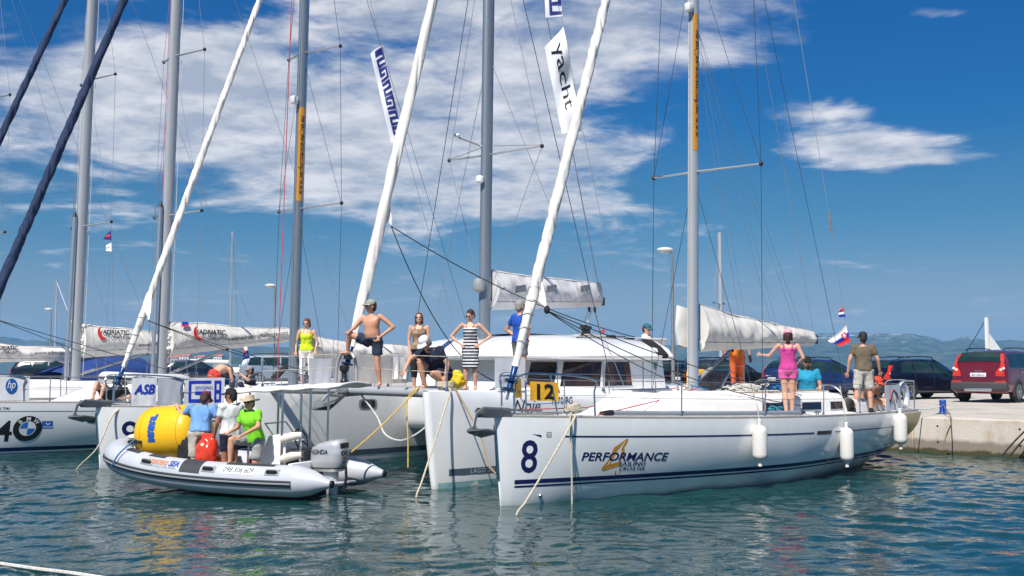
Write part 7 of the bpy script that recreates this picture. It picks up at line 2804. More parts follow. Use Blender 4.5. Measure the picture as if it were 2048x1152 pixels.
o, f, n = flag('pennant', 'long white pennant with navy meander pattern hanging high above the shirtless man',
               [P(741, 108, D), P(764, 88, D), P(808, 283, D), P(782, 286, D)], FLAGW, [P(735, -20, D), P(762, 88, D), P(808, 283, D), P(905, 640, D)], 0.09, 1)
rects = [(0.35, 0.98, 0.02, 0.05)]
yy = 0.05
for q in range(6):
    rects += [(0.32, 0.98, yy, yy + 0.030), (0.82, 0.98, yy + 0.030, yy + 0.085), (0.32, 0.98, yy + 0.060, yy + 0.088), (0.32, 0.48, yy + 0.088, yy + 0.125), (0.32, 0.98, yy + 0.120, yy + 0.146)] if q % 2 == 0 else [(0.32, 0.98, yy + 0.004, yy + 0.034), (0.32, 0.48, yy + 0.034, yy + 0.085), (0.32, 0.74, yy + 0.060, yy + 0.088), (0.82, 0.98, yy + 0.034, yy + 0.125), (0.32, 0.98, yy + 0.112, yy + 0.140)]
    yy += 0.155
fl_poly(f, n, rects, NAVYP, o, 'meander')
o, f, n = flag('pennant', 'white flag reading yacht beside the rolled headsail of the yacht marked 8',
               [P(1089, 94, D), P(1127, 52, D), P(1164, 262, D), P(1124, 268, D)], FLAGW, [P(1105, -30, D), P(1127, 50, D), P(1166, 262, D), P(1228, 560, D)], 0.17, 4)
vs, fs = text2d('yacht', size=1.0, maxlen=0.12)
us = [q[0] for q in vs]; vv = [q[1] for q in vs]
MB().add([f(0.24 + 0.62 * (1 - (v - min(vv)) / (max(vv) - min(vv))) * -1 + 0.62, 0.10 + 0.66 * (u - min(us)) / (max(us) - min(us))) + n * 0.014 for u, v in vs], fs).build('lettering', BLACKP, o, smooth=False)
o, f, n = flag('pennant', 'lower end of a white and navy pennant at the top edge above the yacht flag',
               [P(1086, -70, D), P(1116, -72, D), P(1125, 32, D), P(1091, 35, D)], FLAGW, None, 0.03, 6)
fl_poly(f, n, [(0.25, 0.98, 0.72, 0.78), (0.25, 0.98, 0.90, 0.96), (0.25, 0.42, 0.50, 0.96), (0.80, 0.98, 0.60, 0.78), (0.25, 0.98, 0.50, 0.56)], NAVYP, o, 'meander')
# Slovak and Croatian flags on the backstay
DB = 26.0
o, f, n = flag('national_flag', 'white blue red flag with shield above the man in brown', [P(1693, 650, DB), P(1656, 682, DB), P(1680, 693, DB), P(1701, 684, DB)], FLAGW,
               [P(1588, 0, DB), P(1660, 440, DB), P(1686, 615, DB), P(1701, 690, DB)], 0.03, 2)
fl_poly(f, n, [(0, 1, 0.40, 0.70)], BLUEP, o, 'blue_stripe')
fl_poly(f, n, [(0, 1, 0.70, 1.0)], M('flag_red', (0.55, 0.02, 0.03), 0.8), o, 'red_stripe')
fl_poly(f, n, [(0.16, 0.42, 0.26, 0.74)], M('flag_red', (0.55, 0.02, 0.03), 0.8), o, 'shield', 0.018)
fl_poly(f, n, [(0.27, 0.31, 0.32, 0.66), (0.21, 0.37, 0.38, 0.42), (0.19, 0.39, 0.48, 0.52)], FLAGW, o, 'cross', 0.022)
o, f, n = flag('courtesy_flag', 'small red white blue courtesy flag above the larger national flag', [P(1687, 615, DB), P(1678, 620, DB), P(1677, 634, DB), P(1691, 634, DB)], FLAGW, None, 0.012, 5)
fl_poly(f, n, [(0, 1, 0, 0.33)], M('flag_red', (0.55, 0.02, 0.03), 0.8), o, 'red_stripe')
fl_poly(f, n, [(0, 1, 0.67, 1)], BLUEP, o, 'blue_stripe')
MB().tube([P(1657, 425, DB), P(1663, 465, DB)], 0.03, 8).build('backstay_tensioner', GALV, y8.root).matrix_parent_inverse = y8.root.matrix_basis.inverted()
# small signal flags below the spreader of the second left mast
D5 = 32
o, f, n = flag('signal_flag', 'small blue and red signal flag below the spreader of the left silver mast', [P(222, 461, D5), P(212, 470, D5), P(206, 479, D5), P(224, 481, D5)], NAVYP, [P(222, 452, D5), P(224, 505, D5), P(229, 700, D5)], 0.01, 2)
fl_poly(f, n, [(0.2, 0.8, 0.3, 0.7)], REDP, o, 'emblem')
o, f, n = flag('signal_flag', 'small white signal flag under the blue one by the left silver mast', [P(223, 485, D5), P(212, 490, D5), P(212, 502, D5), P(224, 503, D5)], FLAGW, None, 0.01, 3)
o, f, n = flag('courtesy_flag', 'folded blue and white flag hanging under the second printed sail cover', [P(486, 695, 33), P(494, 693, 33), P(500, 715, 33), P(486, 722, 33)], NAVYP, [P(490, 690, 33), P(497, 738, 33)], 0.03, 4)
fl_poly(f, n, [(0, 1, 0, 0.35)], FLAGW, o, 'white_stripe')
fl_poly(f, n, [(0, 0.4, 0.05, 0.45)], REDP, o, 'chequer', 0.02)
# sail badge on the second cover
f4 = y4.cover_fn
MB().add([f4(y4.mx + 0.5, 3.20, .015), f4(y4.mx + 0.72, 3.22, .015), f4(y4.mx + 0.72, 3.29, .015), f4(y4.mx + 0.53, 3.29, .015)], [(0, 1, 2, 3)]).build('sail_badge', BLUEP, y4.cover_o, smooth=False)
MB().add([f4(y4.mx + 0.48, 3.15, .015), f4(y4.mx + 0.72, 3.17, .015), f4(y4.mx + 0.72, 3.22, .015), f4(y4.mx + 0.5, 3.20, .015)], [(0, 1, 2, 3)]).build('sail_badge', REDP, y4.cover_o, smooth=False)

blob('life_jacket', 'yellow life jacket on deck between the crouching man and the striped dress', 'life jacket', P(913, 777, 22.0), (0.16, 0.14, 0.17), M('jacket_yellow', (0.75, 0.50, 0.01), 0.7, var=0.2, vscale=14, bump=0.5, bscale=14), 5, 0.3)
o, f, n = rail_panel('banner', 'white banner with red cloud outline on the stern rail', y8, x_at(y8, 1772, 1.4), x_at(y8, 1801, 1.4), 1.18, 1.72, PANELW, seed=12)
mbx = MB()
mbx.tube([f(0.18 + 0.64 * t, 0.42 + 0.34 * math.sin(PI * t) + 0.05 * abs(math.sin(3 * PI * t))) + n * 0.012 for t in np.linspace(0, 1, 24)], 0.012, 5)
mbx.build('cloud_outline', M('cloud_red', (0.40, 0.10, 0.10), 0.6), o)
on_panel(f, n, 'BUR', 0.22, 0.74, 0.30, 0.18, M('cloud_red', (0.40, 0.10, 0.10), 0.6), o, shear=0.2)
hb_ = thing('horseshoe_buoy', 'pale horseshoe lifebuoy bag on the stern rail corner', 'lifebuoy', y8.world(11.75, -1.42, 1.42), y8.root.rotation_euler.z)
MB().tube([Vector((0.24 * math.cos(a), 0.02, 0.27 * math.sin(a))) for a in np.linspace(-0.9, PI + 0.9, 22)], 0.085, 10, ell=(1, 0.8)).build('cover', M('lifebuoy_grey', (0.60, 0.63, 0.68), 0.7, bump=0.4, bscale=14), hb_)
MB().tube([Vector((0.30 * math.cos(a), -0.05, 0.33 * math.sin(a))) for a in np.linspace(0, PI, 14)], 0.012, 5).build('strap', NAVYP, hb_)


# ================================================================ people
BASE = dict(pel=(0, 0, .94), che=(0, .01, 1.28), nec=(0, 0, 1.47), head=(0, .02, 1.625),
            shL=(-.185, 0, 1.425), shR=(.185, 0, 1.425), elL=(-.235, -.03, 1.14), elR=(.235, -.03, 1.14), wrL=(-.245, .06, .90), wrR=(.245, .06, .90),
            hiL=(-.095, 0, .90), hiR=(.095, 0, .90), knL=(-.105, .02, .49), knR=(.105, .02, .49), anL=(-.105, -.02, .085), anR=(.105, -.02, .085),
            toL=(-.13, .13, .03), toR=(.13, .13, .03))
AKIMBO_L = dict(elL=(-.44, -.06, 1.17), wrL=(-.20, .06, 1.0))
AKIMBO_R = dict(elR=(.44, -.06, 1.17), wrR=(.20, .06, 1.0))


def capsule(mb, a, b, ra, rb, n=12, ell=None, up=None):
    a, b = Vector(a), Vector(b)
    d = (b - a)
    L_ = d.length
    d = d / L_ if L_ > 1e-6 else Vector((0, 0, 1))
    pts, rs = [], []
    for k in range(4):
        t = math.radians(12 + 26 * k)
        pts.append(a - d * ra * math.cos(t)); rs.append(ra * math.sin(t))
    pts.append(a); rs.append(ra)
    pts.append(a.lerp(b, 0.5)); rs.append((ra + rb) / 2)
    pts.append(b); rs.append(rb)
    for k in range(3, -1, -1):
        t = math.radians(12 + 26 * k)
        pts.append(b + d * rb * math.cos(t)); rs.append(rb * math.sin(t))
    mb.tube(pts, rs, n, ell=ell, up=up)


def rings_loft(mb, rings, n=20):
    """rings: (centre, lateral axis, front axis, half width, half depth)"""
    vs, fs = [], []
    for c, lx, fy, w, d in rings:
        for j in range(n):
            a = 2 * PI * j / n
            cx = math.copysign(abs(math.cos(a)) ** 0.85, math.cos(a)); sy = math.copysign(abs(math.sin(a)) ** 0.85, math.sin(a))
            vs.append(c + lx * (w * cx) + fy * (d * sy))
    for i in range(len(rings) - 1):
        for j in range(n):
            a = i * n + j; b = i * n + (j + 1) % n
            fs.append((a, b, b + n, a + n))
    fs.append(tuple(reversed(range(n))))
    fs.append(tuple(range((len(rings) - 1) * n, len(rings) * n)))
    mb.add(vs, fs)


def remeshed(mb, name, mat, parent, voxel=0.015, smooth=5, extra=None):
    me = bpy.data.meshes.new(name)
    me.from_pydata([tuple(q) for q in mb.v], [], mb.f)
    me.update()
    o = bpy.data.objects.new(name, me)
    col.objects.link(o)
    m = o.modifiers.new('r', 'REMESH'); m.mode = 'VOXEL'; m.voxel_size = voxel; m.use_smooth_shade = True
    s = o.modifiers.new('s', 'SMOOTH'); s.factor = 0.5; s.iterations = smooth
    dg = bpy.context.evaluated_depsgraph_get()
    me2 = bpy.data.meshes.new_from_object(o.evaluated_get(dg))
    bpy.data.objects.remove(o)
    bpy.data.meshes.remove(me)
    if extra is not None:
        bm = bmesh.new(); bm.from_mesh(me2)
        base = [bm.verts.new(q) for q in extra.v]
        for f in extra.f:
            try:
                bm.faces.new([base[i] for i in f])
            except ValueError:
                pass
        bm.to_mesh(me2); bm.free()
    me2.shade_smooth()
    me2.materials.clear()
    me2.materials.append(mat)
    me2.name = name
    o = bpy.data.objects.new(name, me2)
    col.objects.link(o)
    if parent is not None:
        o.parent = parent
    return o


SKIN1 = M('skin_tanned', (0.56, 0.29, 0.185), 0.5, var=0.08, vscale=14, sub=0.08)
SKIN2 = M('skin_fair', (0.60, 0.345, 0.24), 0.5, var=0.08, vscale=14, sub=0.08)
SKIN3 = M('skin_brown', (0.36, 0.165, 0.095), 0.5, var=0.08, vscale=14, sub=0.08)
HAIRB = M('hair_brown', (0.045, 0.018, 0.012), 0.55, var=0.35, vscale=40, bump=0.8, bscale=60)
HAIRR = M('hair_auburn', (0.13, 0.045, 0.022), 0.55, var=0.35, vscale=40, bump=0.8, bscale=60)
HAIRK = M('hair_black', (0.014, 0.011, 0.010), 0.5, var=0.3, vscale=40, bump=0.8, bscale=60)
HAIRG = M('hair_grey', (0.30, 0.28, 0.26), 0.6, var=0.3, vscale=40, bump=0.8, bscale=60)


def cloth(name, rgb, **kw):
    return M('cloth_' + name, rgb, 0.85, var=0.10, vscale=9, bump=0.55, bscale=16, **kw)


def striped(name, a, b, period):
    if name in MATS:
        return MATS[name]
    m = cloth(name + '_base', a)
    m = m.copy(); m.name = name
    nt = m.node_tree
    bs = nt.nodes['Principled BSDF']
    tc = nt.nodes.new('ShaderNodeTexCoord')
    sp = nt.nodes.new('ShaderNodeSeparateXYZ'); nt.links.new(tc.outputs['Object'], sp.inputs[0])
    mo = nt.nodes.new('ShaderNodeMath'); mo.operation = 'FRACT'
    dv = nt.nodes.new('ShaderNodeMath'); dv.operation = 'DIVIDE'; dv.inputs[1].default_value = period
    nt.links.new(sp.outputs[2], dv.inputs[0]); nt.links.new(dv.outputs[0], mo.inputs[0])
    gt = nt.nodes.new('ShaderNodeMath'); gt.operation = 'GREATER_THAN'; gt.inputs[1].default_value = 0.52
    nt.links.new(mo.outputs[0], gt.inputs[0])
    mx = nt.nodes.new('ShaderNodeMix'); mx.data_type = 'RGBA'
    nt.links.new(gt.outputs[0], mx.inputs[0])
    mx.inputs[6].default_value = (*a, 1); mx.inputs[7].default_value = (*b, 1)
    nt.links.new(mx.outputs[2], bs.inputs['Base Color'])
    MATS[name] = m
    return m


def person(label, loc, fwd, H, skin, pose=None, top=None, bottom=None, hair=None, hat=None, glasses=True, female=False,
           look=0.0, pitch=0.0, shoes=None, beard=None, gloves=None, belly=0.0, hairlen=0.0, smile=False):
    """fwd: ground direction the body faces; look/pitch turn the head (radians, + = to the person's right / down)"""
    J = {k: Vector(v) for k, v in BASE.items()}
    for k, v in (pose or {}).items():
        J[k] = Vector(v)
    fem = female
    lat_p = (J['hiR'] - J['hiL']).normalized(); lat_c = (J['shR'] - J['shL']).normalized()

    def spine(t):
        # 0 pelvis, 1 chest, 2 neck
        return J['pel'].lerp(J['che'], t) if t <= 1 else J['che'].lerp(J['nec'], t - 1)

    def frame(t):
        d = (spine(min(2, t + 0.1)) - spine(max(0, t - 0.1))).normalized()
        lx = lat_p.lerp(lat_c, min(1, max(0, t))).normalized()
        lx = (lx - d * lx.dot(d)).normalized()
        fy = d.cross(lx).normalized()
        return lx, fy, d
    # (t, half width, half depth, forward shift)
    if fem:
        T = [(-0.32, .10, .085, 0), (-0.12, .165, .12, 0), (0.10, .168, .118, 0), (0.45, .128, .095, 0), (0.75, .128, .10, .008), (1.0, .142, .12, .022), (1.3, .145, .105, .012), (1.62, .150, .08, 0), (1.82, .115, .065, 0), (1.93, .06, .055, 0)]
    else:
        b = belly
        T = [(-0.30, .10, .085, 0), (-0.12, .152, .115, 0), (0.10, .160, .118 + b * .5, b * .3), (0.45, .150 + b * .3, .108 + b, b * .6), (0.75, .155, .112 + b * .6, b * .3), (1.0, .182, .128, .008), (1.3, .190, .118, .008), (1.62, .188, .088, 0), (1.82, .125, .068, 0), (1.93, .062, .058, 0)]

    def torso(mb, t0, t1, inf, flare=0.0):
        rings = []
        ts = [q for q in T if t0 - 1e-6 <= q[0] <= t1 + 1e-6]
        allt = [q[0] for q in T]
        def ring(t, inf_):
            w = interp(allt, [q[1] for q in T], t); d = interp(allt, [q[2] for q in T], t); s = interp(allt, [q[3] for q in T], t)
            lx, fy, dd = frame(max(0, t))
            c = spine(max(0, t)) if t >= 0 else J['pel'] + (J['pel'] - J['che']).normalized() * (-t * 0.34)
            return (c + fy * s, lx, fy, w + inf_, d + inf_)
        tt = sorted(set([t0] + [q[0] for q in ts] + [t1] + list(np.linspace(t0, t1, 8))))
        for t in tt:
            rings.append(ring(t, inf + flare * max(0, (0.5 - t))))
        rings_loft(mb, rings)

    ka = 0.84 if fem else 1.0
    # ---------------- body
    B = MB()
    torso(B, -0.30, 1.93, 0.0)
    capsule(B, J['nec'] - Vector((0, 0, .05)), J['head'] + Vector((0, -.015, -.06)), .056 * (0.88 if fem else 1), .052 * (0.88 if fem else 1))
    for s in 'LR':
        capsule(B, J['sh' + s], J['el' + s], .057 * ka, .045 * ka)
        capsule(B, J['el' + s], J['wr' + s], .045 * ka, .029 * ka)
        capsule(B, J['hi' + s] + Vector((0, 0, .0)), J['kn' + s], .090 if fem else .094, .061)
        capsule(B, J['kn' + s], J['kn' + s].lerp(J['an' + s], .38), .058, .062)
        capsule(B, J['kn' + s].lerp(J['an' + s], .33), J['an' + s], .061, .038)
        capsule(B, J['an' + s] + Vector((0, 0, -.03)), J['to' + s], .040, .030, ell=(0.8, 1.15), up=(0, 0, 1))
        capsule(B, J['an' + s] + Vector((0, 0, -.04)), J['an' + s] - (J['to' + s] - J['an' + s]) * .25 + Vector((0, 0, -.045)), .036, .034)
    # head, oriented
    yaw = Matrix.Rotation(-look, 3, 'Z'); pit = Matrix.Rotation(-pitch, 3, 'X')
    R = yaw @ pit
    hc = J['head']
    hs = 1.03 if fem else 1.07

    def hp(x, y, z):
        return hc + R @ Vector((x * hs, y * hs, z * hs))
    B.ell(hp(0, -.012, .018), (.077 * hs, .096 * hs, .098 * hs), R, 16, 12)
    B.ell(hp(0, .022, -.048), (.060 * hs, .068 * hs, .070 * hs), R, 14, 10)
    B.ell(hp(0, .060, -.092), (.026, .026, .022), R, 10, 8)
    capsule(B, hp(0, .088, .012), hp(0, .104, -.022), .011, .016, 8)
    for sx in (-1, 1):
        B.ell(hp(sx * .079, -.008, -.005), (.012, .024, .034), R, 8, 8)
        B.ell(hp(sx * .036, .072, -.02), (.022, .018, .02), R, 8, 6)
    # fingers stay separate: short bent chains rooted in the palm
    X = MB()
    for s in 'LR':
        d = (J['wr' + s] - J['el' + s]).normalized()
        side = d.cross(Vector((0, 1, 0)) if abs(d.y) < 0.8 else Vector((0, 0, 1))).normalized()
        nrm = side.cross(d).normalized()
        w = J['wr' + s]
        sg = 1 if s == 'R' else -1
        hk = 0.9 if fem else 1.0
        B.ell(w + d * .055 * hk, (.040 * hk, .018, .050 * hk), Matrix((side, nrm, d)).transposed(), 10, 8)
        for k, (off, ln) in enumerate(((-.030, .058), (-.010, .068), (.010, .072), (.029, .064))):
            r0 = w + d * .090 * hk + side * off * hk
            r1 = r0 + (d * .9 + nrm * .35).normalized() * ln * .52 * hk
            r2 = r1 + (d * .55 + nrm * .85).normalized() * ln * .48 * hk
            X.tube([r0 - d * .02, r0, r1, r2], [.0095, .0095, .0085, .0065], 6)
        tb = w + d * .030 + side * .033 * sg * hk
        X.tube([tb, tb + (d * .6 + side * .55 * sg + nrm * .3).normalized() * .035, tb + (d * .95 + side * .25 * sg + nrm * .4).normalized() * .062], [.013, .011, .008], 6)
    body = remeshed(B, 'person', skin, None, 0.0175, 4, X)
    k = H / 1.75
    body.scale = (k, k, k)
    body.location = loc
    body.rotation_euler = (0, 0, math.atan2(fwd[1], fwd[0]) - PI / 2)
    tag(body, label, 'person')
    # ---------------- clothing
    def cl(mb, name, mat, voxel=0.016, sm=4):
        o = remeshed(mb, name, mat, body, voxel, sm)
        if name not in ('hair',):
            # creases of worn cloth
            sd = len(label) * 1.7
            nv = len(o.data.vertices)
            co = np.empty(nv * 3); no = np.empty(nv * 3)
            o.data.vertices.foreach_get('co', co)
            o.data.vertex_normals.foreach_get('vector', no)
            co = co.reshape(-1, 3); no = no.reshape(-1, 3)
            amp = np.empty(nv)
            for i, (x, y, z) in enumerate(co.tolist()):
                a = 1 - abs(mnoise.noise(Vector((x * 7 + sd, y * 7, z * 4 + x * 3))))
                b = mnoise.noise(Vector((x * 15, y * 15 + sd, z * 9)))
                amp[i] = 0.016 * (a ** 4 - 0.35) + 0.004 * b
            o.data.vertices.foreach_set('co', (co + no * amp[:, None]).ravel())
            o.data.update()
        return o
    if top:
        kind, mat = top
        C = MB()
        if kind in ('tshirt', 'polo', 'shirt'):
            torso(C, -0.10, 1.86, 0.024, 0.02)
            fr = 0.48 if kind != 'shirt' else 0.94
            for s in 'LR':
                e = J['sh' + s].lerp(J['el' + s], fr)
                capsule(C, J['sh' + s], e, .076 * (0.9 if fem else 1), .068 * (0.9 if fem else 1))
                capsule(C, J['sh' + s].lerp(J['che'], .15), J['sh' + s], .075, .074)
            if kind == 'polo':
                a = J['nec'] + Vector((0, 0.005, -.01))
                C.tube([a + Vector((0.066 * math.cos(q), 0.062 * math.sin(q), .012 * math.sin(q) * -1)) for q in np.linspace(0, 2 * PI, 16)], 0.021, 6)
        else:   # tank top with straps
            torso(C, -0.06, 1.32 if kind == 'tank' else 1.45, 0.017, 0.012)
            for sx in (-1, 1):
                lx, fy, d = frame(1.4)
                c = spine(1.3)
                C.tube(spline([c + fy * .115 + lx * sx * .075, spine(1.66) + fy * .085 + lx * sx * .085, spine(1.86) + lx * sx * .085 + d * 0.012, spine(1.66) - fy * .085 + lx * sx * .085, c - fy * .112 + lx * sx * .075], 5), 0.017, 7)
        cl(C, {'tshirt': 't_shirt', 'polo': 'polo_shirt', 'shirt': 'shirt'}.get(kind, 'tank_top'), mat, 0.015, 3)
    if bottom:
        kind, mat = bottom
        C = MB()
        if kind == 'dress':
            torso(C, -0.12, 1.36, 0.016)
            a = J['hiL'].lerp(J['hiR'], .5); b = J['knL'].lerp(J['knR'], .5)
            lx, fy, d = frame(0.0)
            rings_loft(C, [(a.lerp(b, t) + Vector((0, 0, .06 * (1 - t))), lx, fy, .185 - .015 * t + .008 * math.sin(9 * t), .135 - .01 * t) for t in np.linspace(-0.05, 1.0, 8)])
            for sx in (-1, 1):
                lx, fy, d = frame(1.4); c = spine(1.3)
                C.tube(spline([c + fy * .115 + lx * sx * .072, spine(1.66) + fy * .085 + lx * sx * .08, spine(1.86) + lx * sx * .08 + d * .012, spine(1.66) - fy * .085 + lx * sx * .08, c - fy * .112 + lx * sx * .072], 5), 0.013, 7)
            cl(C, 'dress', mat, 0.014, 3)
        else:
            torso(C, -0.30, 0.22, 0.020)
            fr = {'shorts': .62, 'long_shorts': .92, 'briefs': .22, 'trousers': 1.0, 'capris': 1.0, 'short_shorts': .36}[kind]
            for s in 'LR':
                e = J['hi' + s].lerp(J['kn' + s], fr)
                loose = .030 if kind in ('shorts', 'long_shorts', 'trousers') else (.024 if kind == 'short_shorts' else .012)
                C.tube([J['hi' + s] + Vector((0, 0, .03)), J['hi' + s], J['hi' + s].lerp(e, .6), e], [.09 + loose, .092 + loose, .086 + loose - .018 * fr, .086 + loose * 1.2 - .026 * fr], 14)
                if kind in ('trousers', 'capris'):
                    f2 = 1.0 if kind == 'trousers' else .48
                    q = J['kn' + s].lerp(J['an' + s], f2)
                    capsule(C, J['kn' + s], J['kn' + s], .078, .078)
                    C.tube([J['kn' + s] + (J['hi' + s] - J['kn' + s]) * .05, J['kn' + s], J['kn' + s].lerp(q, .5), q], [.076, .074, .072, .066], 12)
            cl(C, {'trousers': 'trousers', 'capris': 'capri_trousers'}.get(kind, 'shorts'), mat, 0.016, 3)
    if shoes:
        for s in 'LR':
            C = MB()
            capsule(C, J['an' + s] - (J['to' + s] - J['an' + s]) * .2 + Vector((0, 0, -.03)), J['to' + s] + Vector((0, 0, .012)), .050, .046, ell=(.8, 1.0), up=(0, 0, 1))
            capsule(C, J['an' + s] + Vector((0, 0, -.02)), J['an' + s] + Vector((0, 0, -.05)), .048, .05)
            C.build('shoe', shoes, body, angle=70)
    if gloves:
        for s in 'LR':
            d = (J['wr' + s] - J['el' + s]).normalized()
            C = MB()
            capsule(C, J['wr' + s] - d * .02, J['wr' + s] + d * .12, .042, .038)
            C.build('glove', gloves, body, angle=70)
    # ---------------- hair, hat, face
    if hair:
        C = MB()
        C.ell(hp(0, -.026, .030), (.086 * hs, .098 * hs, .100 * hs), R, 16, 12)
        C.ell(hp(0, -.058, -.02), (.076 * hs, .062 * hs, .085 * hs), R, 14, 10)
        if hairlen > 0:
            for sx in (-1, 1):
                capsule(C, hp(sx * .062, -.005, .03), hp(sx * .074, -.015, -.06 - hairlen * .6), .034, .026)
            capsule(C, hp(0, -.07, 0), hp(0, -.075, -.08 - hairlen), .07, .05)
        ho = cl(C, 'hair', hair, 0.013, 2)
    if hat:
        kind, mat = hat[0], hat[1]
        C = MB()
        cm = Matrix.Translation(hp(0, -.012, .036)) @ R.to_4x4()
        if kind in ('cap', 'cap_back'):
            pr = [(.092, -.004), (.094, .02), (.090, .05), (.074, .082), (.045, .100), (.008, .106)]
            C.lathe(pr, 22, cm @ Matrix.Diagonal((.96, 1.14, 1, 1)))
            sgn = 1 if kind == 'cap' else -1
            def br(i, j):
                a = math.radians(-62 + 124 * j)
                r = .09 + .085 * i * math.cos(a * .9)
                return cm @ Vector((math.sin(a) * r * .95, sgn * (math.cos(a) * r * 1.1), .008 - .022 * i * i - .02 * math.sin(a) ** 2 * i))
            C.grid(br, 5, 12)
            co = C.build('cap', mat, body, angle=60)
            sm = co.modifiers.new('thickness', 'SOLIDIFY'); sm.thickness = 0.006
        elif kind == 'hat':
            def bf(i, j):
                a = 2 * PI * i
                r = .09 + .095 * j
                return cm @ Vector((math.cos(a) * r, math.sin(a) * r * 1.1, .004 + .050 * j * j * abs(math.cos(a)) ** 2 - .018 * j))
            C.grid(bf, 30, 5)
            C.lathe([(.096, 0), (.094, .03), (.086, .075), (.072, .105), (.04, .098), (.008, .090)], 22, cm @ Matrix.Diagonal((.95, 1.12, 1, 1)))
            co = C.build('hat', mat, body, angle=60)
            sm = co.modifiers.new('thickness', 'SOLIDIFY'); sm.thickness = 0.006
    if glasses:
        C = MB()
        for sx in (-1, 1):
            C.ell(hp(sx * .034, .083, .010), (.030, .010, .021), R, 10, 8)
            C.tube([hp(sx * .060, .074, .016), hp(sx * .080, .03, .016), hp(sx * .080, -.02, .012)], .005, 5)
        C.tube([hp(-.012, .092, .014), hp(.012, .092, .014)], .005, 5)
        C.build('sunglasses', BLACKPL, body, angle=60)
    else:
        for sx in (-1, 1):
            e = MB().ell(hp(sx * .031, .076, .008), (.014, .010, .009), R, 8, 6).build('eye', M('eye_white', (0.6, 0.58, 0.55), 0.3), body)
            MB().ell(hp(sx * .031, .084, .008), (.0065, .004, .0065), R, 8, 6).build('iris', HAIRB, e)
    MB().ell(hp(0, .084, -.054), (.022 if not smile else .028, .008, .006 if not smile else .010), R, 10, 6).build('mouth', M('lips', (0.36, 0.11, 0.09), 0.5) if not smile else M('teeth', (0.7, 0.66, 0.6), 0.4), body)
    if beard:
        C = MB()
        C.ell(hp(0, .050, -.088), (.052, .050, .042), R, 12, 8)
        C.ell(hp(0, .090, -.040), (.030, .010, .008), R, 10, 6)
        C.build('beard', beard, body, angle=70)
    return body


def proj_place(px, Y):
    return ((px - 1024) / FPX * Y, Y)


NAVYC = cloth('navy', (0.010, 0.016, 0.036))
BLACKC = cloth('black', (0.010, 0.010, 0.012))
WHITEC = cloth('white', (0.68, 0.69, 0.72))

# woman in lime by the grey mast
p = y9.world(5.30, -0.26, y9.top(5.3, 0.26) + 0.005)
person('woman in lime top and white capri trousers standing by the grey mast', p, (0.05, -1), 1.66, SKIN2,
       dict(elR=(.27, -.02, 1.14), wrR=(.26, .08, .92), elL=(-.26, -.03, 1.14), wrL=(-.23, .09, .93), knL=(-.12, .03, .49), anL=(-.13, .0, .085), toL=(-.17, .14, .03)),
       top=('tank', cloth('lime', (0.55, 0.68, 0.015))), bottom=('capris', cloth('white_trousers', (0.70, 0.68, 0.63))), hair=HAIRR, female=True, look=0.35, pitch=0.35, hairlen=0.02)
# shirtless man with a foot on the arch
p = cr.world(0.28, -0.78, CZ + 0.055)
person('shirtless man in navy shorts and green cap with one foot on the arch', p, (-0.55, -0.84), 1.60, SKIN1,
       dict(pel=(0, .0, .94), che=(0, .07, 1.27), nec=(0, .08, 1.46), head=(0, .11, 1.62), shL=(-.20, .05, 1.42), shR=(.20, .09, 1.41),
            elL=(-.43, -.10, 1.20), wrL=(-.21, .06, 1.0), elR=(.34, .20, 1.20), wrR=(.36, .32, 1.12),
            hiR=(.10, .02, .91), knR=(.42, .26, 1.06), anR=(.54, .18, .72), toR=(.66, .28, .68), knL=(-.11, .02, .49), anL=(-.13, -.04, .085), toL=(-.19, .09, .03)),
       bottom=('shorts', cloth('dark_navy', (0.016, 0.030, 0.055))), hair=HAIRB, hat=('cap', cloth('sage', (0.30, 0.32, 0.24))), look=0.45, belly=0.035)
# woman in brown print
p = (*proj_place(838, 22.4), CZ - 0.06)
person('smiling woman in brown print top and black trousers behind the crouching man', p, (0.0, -1), 1.56, SKIN2,
       dict(elL=(-.23, .0, 1.13), wrL=(-.20, .06, .88), elR=(.23, .0, 1.13), wrR=(.20, .08, .88)),
       top=('vest', M('cloth_print', (0.27, 0.19, 0.125), 0.85, var=0.65, vscale=11, bump=0.4, bscale=20)), bottom=('capris', BLACKC), hair=HAIRR, female=True, hairlen=0.09, smile=True)
# crouching man
p = (*proj_place(876, 20.3), CZ + 0.0)
person('crouching man in navy polo shirt and white cap on the catamaran', p, (-0.72, -0.69), 1.76, SKIN1,
       dict(pel=(0, -.14, .30), che=(0, .08, .60), nec=(0, .20, .74), head=(0, .30, .84), shL=(-.19, .12, .72), shR=(.19, .17, .70), elL=(-.30, .02, .46), wrL=(-.28, .08, .17), elR=(.28, .42, .56), wrR=(.24, .56, .36),
            hiL=(-.10, -.12, .27), hiR=(.10, -.12, .27), knL=(-.20, .28, .30), knR=(.17, .28, .50), anL=(-.20, -.10, .10), anR=(.17, .16, .09), toL=(-.24, .02, .03), toR=(.19, .30, .03)),
       top=('polo', NAVYC), bottom=('shorts', NAVYC), hair=HAIRG, hat=('cap', WHITEC), pitch=0.75, shoes=None)
# woman in the striped dress
p = (*proj_place(941, 22.5), CZ - 0.06)
person('woman in black and white striped dress with hands on hips', p, (-0.12, -1), 1.62, SKIN2, {**AKIMBO_L, **AKIMBO_R, 'knR': (.09, .04, .49)},
       bottom=('dress', striped('stripes', (0.012, 0.012, 0.016), (0.62, 0.63, 0.66), 0.068)), hair=HAIRB, female=True, look=0.5, pitch=0.5, hairlen=0.0)
